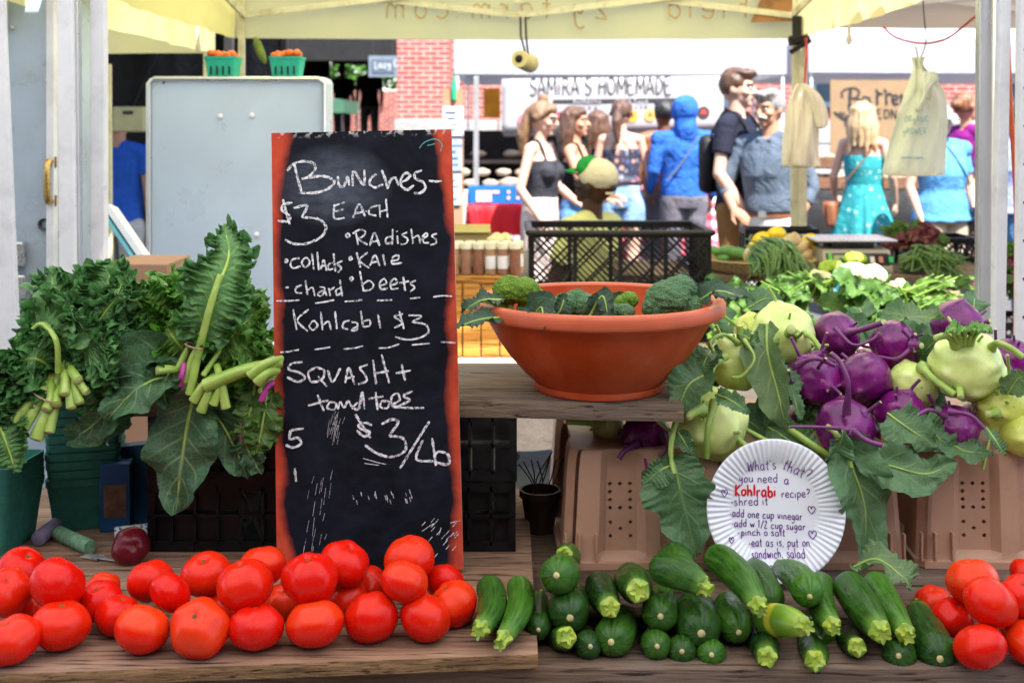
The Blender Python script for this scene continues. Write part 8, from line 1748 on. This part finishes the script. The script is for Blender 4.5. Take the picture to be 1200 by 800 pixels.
# spice jars on an orange stand
M['orange_wood'] = wood('orange_pine', (.32, .13, .02), (.52, .26, .06), .7, 0, .5); M['lid'] = plain('cream_jar_lid', (.66, .62, .46), .4, .1, 20); M['jar_label'] = plain('white_jar_label', (.68, .66, .66), .6, .1, 20)
jx0, jx1, jy = X(500, 3.75), X(607, 3.75), 3.75; zj = EYE - (322 - 150) / F * 3.72
t = empty('jar_stand', ((jx0 + jx1) / 2, 3.86, .766), 'orange pine stepped stand that carries the spice jars', 'stand')
mb = MB(); mb.box(((jx0 + jx1) / 2, 3.80, zj - .011), (jx1 - jx0, .22, .02)); mb.build('shelf', M['orange_wood'], t, smooth=False, bevel=.002)
for k in range(5): w = (jx1 - jx0) / 5 - .004; mb = MB(); mb.box((jx0 + (k + .5) * (jx1 - jx0) / 5, 3.70, (.768 + zj - .022) / 2), (w, .018, zj - .022 - .768)); mb.build('front_slat', M['orange_wood'], t, smooth=False, bevel=.004)
mb = MB(); mb.box(((jx0 + jx1) / 2, 3.9, (.768 + zj - .022) / 2), (jx1 - jx0 - .01, .02, zj - .022 - .768)); mb.build('back_board', M['orange_wood'], t, smooth=False)
q = random.Random(5)
spice = [plain('spice_%d' % i, c, .5, .35, 60, bmp=.2) for i, c in enumerate(((.28, .14, .08), (.22, .09, .05), (.34, .2, .1)))]
for r_ in range(2):
    for k in range(8):
        px = 504 + k * 14.2 + r_ * 4; y = 3.73 + r_ * .058; c = V((X(px, 3.75), y, zj + .001)); rr = .0175
        mb = MB(); mb.lathe([(.001, 0), (rr, 0), (rr, .070), (rr * .86, .078), (rr * .86, .082), (.001, .082)], 20, c); o = mb.build('spice_jar', spice[(k + r_) % 3], loc=c, angle=35)
        tag(o, 'spice jar, %s from the left in the %s row on the orange stand' % (ORD[k], ('front', 'back')[r_]), 'jar', 'spice jars')
        mb = MB(); mb.lathe([(.001, .079), (rr * 1.02, .079), (rr * 1.02, .095), (rr * .95, .098), (.001, .098)], 20, c); mb.build('lid', M['lid'], o, angle=35)
        if k in (5, 6) or r_ == 1: mb = MB(); P = [[c + V(((rr + .0006) * math.sin(a_), -(rr + .0006) * math.cos(a_), z)) for z in (.018, .058)] for a_ in [-1.1 + 2.2 * j / 10 for j in range(11)]]; mb.grid(P); mb.build('paper_label', M['jar_label'], o)
c = at(545, 288, 4.05); c.z = .766; 
o = empty('card_box', c, 'olive cardboard box behind the spice jars', 'box'); mb = MB(); zt_ = EYE - (272 - 150) / F * 4.05; mb.box((c.x - .01, 4.12, (zt_ + .767) / 2), (.19, .16, zt_ - .767)); M['olive_card'] = plain('olive_cardboard', (.36, .29, .12), .8, .12, 7); mb.build('carton', M['olive_card'], o, smooth=False, bevel=.003)
mb = MB(); mb.box((c.x - .01, 4.05, zt_ + .012), (.19, .05, .003), (.5, 0, 0)); mb.build('flap', M['olive_card'], o, smooth=False)
M['wicker'] = wood('wicker', (.10, .05, .02), (.33, .20, .09), 2.5, 0, .8); c = V((X(586, 4.0), 4.02, 0)); zb_ = EYE - (300 - 150) / F * 4.0
slab('riser_box', 'plain wooden riser box under the small egg basket', 'box', V((c.x, c.y, (.767 + zb_ - .002) / 2)), (.10, .10, zb_ - .002 - .767), 'orange_wood')
mb = MB(); mb.lathe([(.001, 0), (.038, 0), (.048, .035), (.052, .045), (.054, .048), (.050, .048), (.044, .03), (.036, .005), (.001, .005)], 28, V((c.x, c.y, zb_))); o = mb.build('egg_basket', M['wicker'], loc=V((c.x, c.y, zb_))); tag(o, 'small wicker basket heaped with cream eggs behind the jars', 'basket')
M['egg'] = plain('cream_egg', (.66, .54, .30), .5, .1, 20, bmp=.03)
for k, (dx, dy) in enumerate(((-.027, -.02), (.0, -.026), (.027, -.018), (-.014, .012), (.016, .014))): mb = MB(); mb.ball((0, 0, 0), (.0155, .0155, .020), 18, 14); o = mb.build('egg', M['egg'], angle=180); o.location = (c.x + dx, c.y + dy, zb_ + .052 + .008 * (k > 2)); o.rotation_euler = (k, 1.2, k * 2); tag(o, 'cream egg in the wicker basket, %s' % ('front left', 'front middle', 'front right', 'back left', 'back right')[k], 'egg', 'eggs in the basket')
c = at(607, 302, 4.3); slab('paper_carton', 'white carton with a round dark emblem right of the egg basket', 'box', V((c.x, 4.1, (.767 + 1.06) / 2)), (.07, .05, 1.06 - .767), 'jar_label'); mb = MB(); mb.ball(V((X(607, 4.07), 4.073, EYE - (294 - 150) / F * 4.07)), (.016, .002, .016), 20, 6); o = mb.build('round_emblem', M['black'], loc=at(607, 294, 4.07)); o.parent = bpy.data.objects['paper_carton']; o.location = V(o.location) - V(o.parent.location)
# black lattice crate standing behind the bowl
crate = lattice_crate(.60, .40, .235, pitch=.022, bar=.0045, coarse=4).build('lattice_crate', M['black_plastic'], smooth=False); crate.location = (X(724, 4.05) + .0, 4.15, EYE - (333 - 150) / F * 3.95 - .04); crate.location.z = .900; tag(crate, 'black lattice produce crate with a rounded rim behind the terracotta bowl', 'crate')
mb = MB(); mb.tube([V((-.305, -.205, .228)), V((.305, -.205, .228))], .010, 8); mb.tube([V((-.305, .205, .228)), V((.305, .205, .228))], .010, 8); mb.tube([V((-.305, -.205, .228)), V((-.305, .205, .228))], .010, 8); mb.tube([V((.305, -.205, .228)), V((.305, .205, .228))], .010, 8); r_ = mb.build('rim', M['black_plastic']); r_.parent = crate
c2 = crate.copy(); C.objects.link(c2); c2.location.z = .768; c2.scale = (1, 1, .54); tag(c2, 'black lattice crate carrying the one behind the bowl', 'crate')
for ch in crate.children: k_ = ch.copy(); C.objects.link(k_); k_.parent = c2
# greens
M['lettuce'] = leaf_mat('lettuce_leaf', (.040, .11, .006), (.07, .15, .018), (.30, .42, .10), .4, .4); M['herb'] = leaf_mat('herb_leaf', (.022, .085, .008), (.07, .16, .03), (.16, .28, .06), .4, .4); M['scallion'] = stalk_mat('scallion_green', (.045, .12, .02), (.12, .22, .05)); M['bright_stalk'] = stalk_mat('bright_stalk', (.10, .22, .02), (.20, .32, .05)); M['cauli'] = plain('cream_cauliflower', (.60, .58, .34), .7, .15, 30, bmp=.5); M['romanesco'] = plain('lime_cauliflower', (.28, .40, .04), .7, .25, 40, bmp=.6); M['radicchio'] = leaf_mat('dark_red_leaf', (.10, .006, .016), (.14, .02, .03), (.4, .2, .2), .35, .4)
gq = random.Random(77)
def tuft(name, label, cat, px, py, w, hgt, Y, mat, n=26, L=.055, wd=.022, kw=None, stalks=0, group='leafy greens on the second table', smat='bright_stalk', up=.6):
    """a bunch of leaves heaped round a point; w, hgt in photo pixels"""
    c = at(px, py, Y); sx, sz = w / 2 / F * Y, hgt / 2 / F * Y; o = empty(name, c, label, cat, group); mb = MB()
    for k in range(n):
        a_, e_ = gq.uniform(0, 6.28), gq.uniform(-.3, 1.2); d = V((math.cos(a_) * math.cos(e_), math.sin(a_) * math.cos(e_) - .25, math.sin(e_) * up)).normalized(); b_ = c + V((gq.uniform(-.6, .6) * sx, gq.uniform(-.05, .05), gq.uniform(-.8, .4) * sz)); l_ = L * gq.uniform(.7, 1.3); m_ = b_ + d * l_ * .6 + V((0, 0, .012)); t_ = b_ + d * l_ + V((0, 0, -.006))
        a = dict(cup=.3, ruf=.2, freq=2, friz=.004, lobe=.3, nu=14, nv=8, seed=k + int(px), rib=.0012, fs=50); a.update(kw or {}); leaf(mb, [b_, m_, t_], wd * gq.uniform(.7, 1.3), (d.x * .3 + gq.uniform(-.4, .4), -.8, .8), **a)
    mb.build('leaves', [M[mat], M[smat]], o, uv=True, angle=180)
    if stalks:
        st = MB()
        for k in range(stalks): b_ = c + V((gq.uniform(-.4, .4) * sx, gq.uniform(-.03, .03), -sz * .6)); st.tube([b_, b_ + V((gq.uniform(-.05, .05), -.04, .06)), b_ + V((gq.uniform(-.1, .1), -.06, .10))], [.004, .0035, .002], 7)
        st.build('stalks', M[smat], o)
    return o
tuft('leafy_bunch', 'lime green lettuce low at the right of the bowl rim', 'lettuce', 858, 388, 70, 56, 3.42, 'lettuce', 34, .055, .02)
tuft('leafy_bunch', 'dark leafy bunch above the bowl rim at the left of the greens', 'greens', 862, 350, 60, 40, 3.6, 'herb', 30, .06, .018)
tuft('leafy_bunch', 'green parsley-like bunch under the bean heap on the round tray', 'greens', 915, 350, 74, 50, 3.55, 'herb', 40, .06, .017, stalks=5)
tuft('leafy_bunch', 'flat leaved bright herb bunch in the centre of the greens', 'greens', 952, 342, 60, 40, 3.62, 'lettuce', 28, .055, .017, stalks=6)
tuft('leafy_bunch', 'dark greens low behind the angular light kohlrabi', 'greens', 930, 385, 80, 40, 3.42, 'herb', 34, .06, .02)
tuft('leafy_bunch', 'broad leaved bunch below the cauliflower', 'greens', 1012, 352, 70, 56, 3.5, 'herb', 26, .085, .034, kw=dict(nu=20, nv=10))
tuft('leafy_bunch', 'bright bunch between the cauliflower and the long stalks', 'greens', 1062, 356, 60, 40, 3.5, 'lettuce', 24, .06, .02, stalks=6)
tuft('leafy_bunch', 'leafy bunch behind the bound purple kohlrabi', 'greens', 1020, 385, 90, 36, 3.4, 'lettuce', 28, .06, .024)
tuft('leafy_bunch', 'green bunch low at the right behind the top purple kohlrabi', 'greens', 1095, 372, 70, 40, 3.45, 'herb', 28, .07, .02, stalks=5)
o = empty('celery_bunch', at(1090, 350, 3.6), 'fan of long bright green stalks pointing up to the right near the posts', 'celery'); mb = MB()
for k in range(26):
    b_ = at(1040 + gq.uniform(-12, 20), 368 + gq.uniform(-10, 8), 3.5 + gq.uniform(-.05, .08)); e_ = at(gq.uniform(1090, 1146), gq.uniform(320, 368), 3.6 + gq.uniform(-.08, .08)); mb.tube(spline([b_, b_.lerp(e_, .5) + V((0, 0, .02)), e_], 8), [.006, .006, .0055, .005, .0045, .004, .003, .002], 8)
mb.build('stalks', M['bright_stalk'], o); mb = MB()
for k in range(22):
    b_ = at(gq.uniform(1070, 1130), gq.uniform(330, 365), 3.55); leaf(mb, [b_, b_ + V((.03, -.01, .015)), b_ + V((.065, -.02, gq.uniform(-.01, .03)))], .010, (0, -.8, .6), .3, .2, 2, .003, .3, 14, 8, k, .001)
mb.build('leaves', [M['lettuce'], M['bright_stalk']], o, uv=True, angle=180)
def cauli(px, py, w, Y, mat, lb):
    c = at(px, py, Y); s = w / 2 / F * Y; mb = MB(); r = random.Random(px)
    for k in range(26):
        d = V((r.gauss(0, 1), r.gauss(0, 1), abs(r.gauss(0, 1)) * .9)).normalized(); mb.ball(c + V((d.x * s * .7, d.y * s * .7, d.z * s * .6)), s * r.uniform(.24, .4), 14, 10, fn=lambda q: 1 + .1 * noise.noise(q * 5))
    o = remesh(mb, 'cauliflower', M[mat], None, .006, 1, fn=lambda co: co + np.array([noise.noise_vector(V(q) * 90) for q in co]) * .0035); me = o.data; me.transform(Matrix.Translation(-c)); o.location = c; tag(o, lb, 'cauliflower', 'cauliflower heads')
    lf = MB()
    for k in range(6): a_ = k * 1.05 + .3; d = V((math.cos(a_), math.sin(a_), 0)); leaf(lf, [c + d * s * .3 + V((0, 0, -s * .7)), c + d * s * .9 + V((0, 0, -s * .3)), c + d * s * 1.35 + V((0, 0, s * .25))], s * .5, (-d.x, -d.y - .3, .6), .3, .2, 2, .003, .2, 16, 8, k, .0015)
    lf.build('leaves', [M['herb'], M['bright_stalk']], o, uv=True, angle=180)
cauli(1000, 324, 40, 3.75, 'cauli', 'cream cauliflower head in front of the scale'); cauli(1022, 326, 36, 3.7, 'cauli', 'cream cauliflower head right of the other cream one'); cauli(975, 318, 32, 3.8, 'romanesco', 'lime green cauliflower head left of the cream ones'); cauli(1002, 306, 28, 3.9, 'romanesco', 'lime green cauliflower head directly before the scale display'); cauli(962, 330, 34, 3.75, 'cauli', 'small cream cauliflower at the left of the lime one'); cauli(1052, 338, 26, 3.7, 'cauli', 'small cream head among the greens right of the broad leaved bunch')
# rear shelf with tray, beans, scale
t = empty('rear_table', (1.1, 4.75, 0), 'narrow rear table of planks carrying the scale and bean tray', 'table'); zr = EYE - (322 - 150) / F * 4.45
for k in range(3): mb = MB(); mb.box((1.35, 4.52 + k * .17, zr - .012), (1.9, .165, .024)); mb.build('plank', M['rough_plank'], t, smooth=False)
for x in (.45, 2.25):
    for y in (4.5, 4.9): mb = MB(); mb.bar((x, y, 0), (x, y, zr - .025), .035, .035); mb.build('leg', M['rough_plank'], t, smooth=False)
c = V((X(905, 4.35), 4.58, zr + .001)); mb = MB(); mb.lathe([(.001, 0), (.18, 0), (.20, .012), (.212, .045), (.216, .048), (.205, .05), (.195, .018), (.001, .012)], 48, c); tray = mb.build('round_tray', wood('pale_bamboo', (.30, .20, .09), (.50, .37, .20), .8, 0, .6), loc=c); tag(tray, 'shallow round bamboo tray carrying beans and onions', 'tray')
mb = MB()
for k in range(170):
    s = gq.uniform(-1, 1); x0_ = c.x + .035 + s * .09 + gq.uniform(-.02, .02); zt_ = c.z + .13 * (1 - s * s * .6) + gq.uniform(-.02, .01); y = 4.44 + gq.uniform(-.05, .06)
    mb.tube(spline([(x0_ - .02 + gq.uniform(-.03, .03), y + .05, zt_), (x0_ + gq.uniform(-.02, .02), y - .06, zt_ - .02), (x0_ + gq.uniform(-.05, .05), y - .11, c.z + .0 + gq.uniform(0, .03))], 7), [.002, .0035, .0038, .0038, .0035, .003, .0015], 6)
o = mb.build('bean_heap', M['scallion'], loc=c + V((.03, 0, .05))); tag(o, 'heap of long dark green beans on the round tray', 'beans', kind='stuff')
M['onion'] = plain('pale_onion_skin', (.56, .42, .22), .4, .2, 20, bmp=.05)
for k, (px, py) in enumerate(((880, 300), (886, 312), (893, 305), (898, 296), (890, 318), (902, 310), (930, 282), (938, 290), (923, 286), (944, 299), (950, 308))): mb = MB(); mb.ball((0, 0, 0), .030, 16, 12, fn=lambda d: 1 + .35 * math.exp(-((1 - d.z) / .06))); o = mb.build('onion', M['onion'], angle=180); o.location = at(px, py, 4.50 if k < 6 else 4.62); o.rotation_euler = (gq.uniform(-1, 1), gq.uniform(-1, 1), 0); tag(o, 'pale onion on the bamboo tray, %s' % ('%s one left of the beans' % ORD[k] if k < 6 else '%s one behind and right of the beans' % ORD[k - 6]), 'onion', 'onions on the tray')
M['yellow_squash'] = plain('yellow_squash', (.72, .50, .02), .35, .15, 20, bmp=.03); M['orange_pep'] = plain('orange_pepper', (.70, .16, .015), .3, .2, 20, bmp=.03)
for k, (px, py, w, mt, nm, lb) in enumerate(((895, 283, 22, 'yellow_squash', 'yellow_squash', 'yellow squash lying left of the tent pole behind the tray'), (911, 276, 20, 'yellow_squash', 'yellow_squash', 'yellow squash standing higher beside the tent pole'), (950, 283, 18, 'yellow_squash', 'yellow_squash', 'small yellow squash right of the tent pole'), (958, 298, 22, 'orange_pep', 'orange_pepper', 'orange pepper left of the scale'), (966, 305, 18, 'orange_pep', 'orange_pepper', 'small orange pepper touching the scale'), (885, 290, 14, 'yellow_squash', 'yellow_squash', 'smallest yellow squash at the left of the tray'))):
    s = w / 2 / F * 4.6; mb = MB(); mb.ball((0, 0, 0), (s * 1.25, s * .9, s), 18, 12, fn=lambda d: 1 + .08 * math.cos(5 * math.atan2(d.y, d.z)) - .2 * max(0, d.x) ** 2); o = mb.build(nm, M[mt], angle=180); o.location = at(px, py, 4.70); tag(o, lb, nm.replace('_', ' ')); st = MB(); st.tube([V((s * 1.0, 0, 0)), V((s * 1.45, 0, s * .15))], [s * .2, s * .16], 8); q_ = st.build('stem', M['bright_stalk']); q_.parent = o
# bench scale
Yc = 4.5; zs = zr + .001; t = empty('bench_scale', (X(1007, Yc), Yc + .1, zs), 'beige electronic bench scale with a flat steel pan and display panel', 'scale'); cx_ = X(1006, Yc); M['beige_plastic'] = plain('beige_plastic', (.42, .38, .30), .5, .1, 10)
P = [[V((cx_ + sx * w_, Yc + y_, zs + z_)) for sx in (-1, 1)] for w_, y_, z_ in ((.130, 0, .0), (.130, 0, .02), (.128, .028, .078), (.126, .04, .085), (.126, .24, .085), (.130, .26, 0))]
mb = MB(); mb.grid(P); mb.add([p_[0] for p_ in P], [(0, 1, 2, 3, 4, 5)]); mb.add([p_[1] for p_ in P], [(5, 4, 3, 2, 1, 0)]); mb.build('housing', M['beige_plastic'], t, smooth=False, bevel=.004)
tl = math.atan2(.028, .058)
def panel(nm, px, w_, hh, mat, lift=.003, par=None): mb = MB(); z_ = .049; mb.box((X(px, Yc), Yc + .0145 - lift * .9, zs + z_), (w_, .004, hh), (-tl, 0, 0)); return mb.build(nm, mat, par or t, smooth=False)
panel('bezel', 1006, .235, .050, M['dark_metal'], .002); panel('lcd_display', 992, .090, .034, plain('pale_lcd', (.30, .33, .17), .3, .1, 10), .005); panel('keypad', 1036, .075, .038, M['black'], .005)
for i, (px, col) in enumerate(((1023, (.62, .55, .55)), (1033, (.45, .18, .12)), (1045, (.03, .38, .12)))): panel('key_block', px, .016, .024, plain('key_block_%d' % i, col, .5, .1, 10), .008)
panel('green_sticker', 974, .014, .05, plain('green_sticker', (.10, .45, .05), .5, .1, 10), .006)
mb = MB(); mb.box((cx_, Yc + .14, zs + .118), (.31, .24, .008)); mb.build('pan', M['alu'], t, smooth=False, bevel=.003); mb = MB(); mb.box((cx_, Yc + .14, zs + .100), (.16, .14, .028)); mb.build('pan_support', M['dark_metal'], t, smooth=False)
# right of the scale: scallions, radicchio, crates of produce
o = empty('scallion_bunch', at(1085, 305, 4.5), 'sheaf of dark green scallion tops falling to the right of the scale', 'scallions'); mb = MB()
for k in range(120):
    b_ = at(1058 + gq.uniform(-6, 26), 306 + gq.uniform(-6, 14), 4.5 + gq.uniform(-.08, .08)); m_ = at(gq.uniform(1070, 1112), gq.uniform(286, 312), 4.46); e_ = at(gq.uniform(1090, 1140), gq.uniform(300, 338), 4.42 + gq.uniform(-.1, .06)); mb.tube(spline([b_, m_, e_], 8), [.004, .0042, .004, .0038, .0035, .003, .002, .001], 6)
s_ = mb.build('scallion_tops', M['scallion'], o); s_['kind'] = 'stuff'
for k, (px, py) in enumerate(((1052, 288), (1066, 283), (1080, 280), (1094, 276), (1072, 292), (1086, 290))): tuft('radicchio_head', 'dark red leafy head, %s from the left above the scallions' % ORD[k], 'radicchio', px, py, 16, 14, 4.75, 'radicchio', 14, .032, .020, kw=dict(nu=10, nv=6), group='dark red heads', smat='cut')
for k, (px, py) in enumerate(((1046, 276), (1060, 271), (1078, 270), (1098, 284))): tuft('cucumber_greens', 'pale green leafy head, %s from the left behind the dark red heads' % ORD[k], 'greens', px, py, 18, 12, 4.85, 'lettuce', 12, .035, .018, kw=dict(nu=10, nv=6), group='pale green heads')
def low_crate(px, Y, z, w, d, h, lb): o = lattice_crate(w, d, h, pitch=.04, bar=.006).build('produce_crate', M['black_plastic'], smooth=False); o.location = (X(px, Y), Y, z); return tag(o, lb, 'crate', 'black produce crates on the rear table')
low_crate(850, 4.75, .80, .34, .30, .15, 'black crate of cucumbers left of the round tray'); low_crate(1086, 4.95, zr + .002, .34, .24, .10, 'low black crate behind the scallions'); low_crate(912, 4.98, zr + .002, .30, .14, .13, 'low black crate behind the yellow squash'); low_crate(1185, 4.6, .55, .30, .30, .20, 'black crate in the shade between the right posts')
slab('crate_riser', 'wooden box carrying the black crate of cucumbers', 'box', V((X(850, 4.75), 4.75, .40)), (.36, .3, .798), 'rough_plank'); slab('crate_riser', 'wooden box carrying the black crate between the right posts', 'box', V((X(1185, 4.6), 4.6, .274)), (.34, .3, .548), 'rough_plank')
M['cuke'] = plain('pale_cucumber', (.10, .24, .07), .4, .3, 25, bmp=.1)
for k, (px, py, mt) in enumerate(((833, 292, 'cuke'), (842, 300, 'cuke'), (852, 292, 'cuke'), (862, 294, 'cuke'), (872, 296, 'cuke'), (848, 308, 'cuke'))): mb = MB(); mb.ball((0, 0, 0), (.045, .022, .022), 16, 10); o = mb.build('cucumber', M[mt], angle=180); o.location = at(px, py + 2, 4.74); o.rotation_euler.z = gq.uniform(-.6, .6); tag(o, 'pale cucumber in the black crate left of the tray, %s from the left' % ORD[k], 'cucumber', 'cucumbers in the crate')
for k in range(5): tuft('dark_bunch', 'dark leafy bunch in the shade between the right posts, %s' % ('lowest one', 'one above the lowest', 'middle one', 'upper one', 'topmost one')[k], 'greens', 1186 + (k % 2) * 6, 345 - k * 12, 24, 16, 4.5, 'radicchio' if k % 2 else 'herb', 10, .05, .02, kw=dict(nu=10, nv=6), group='bunches between the posts')
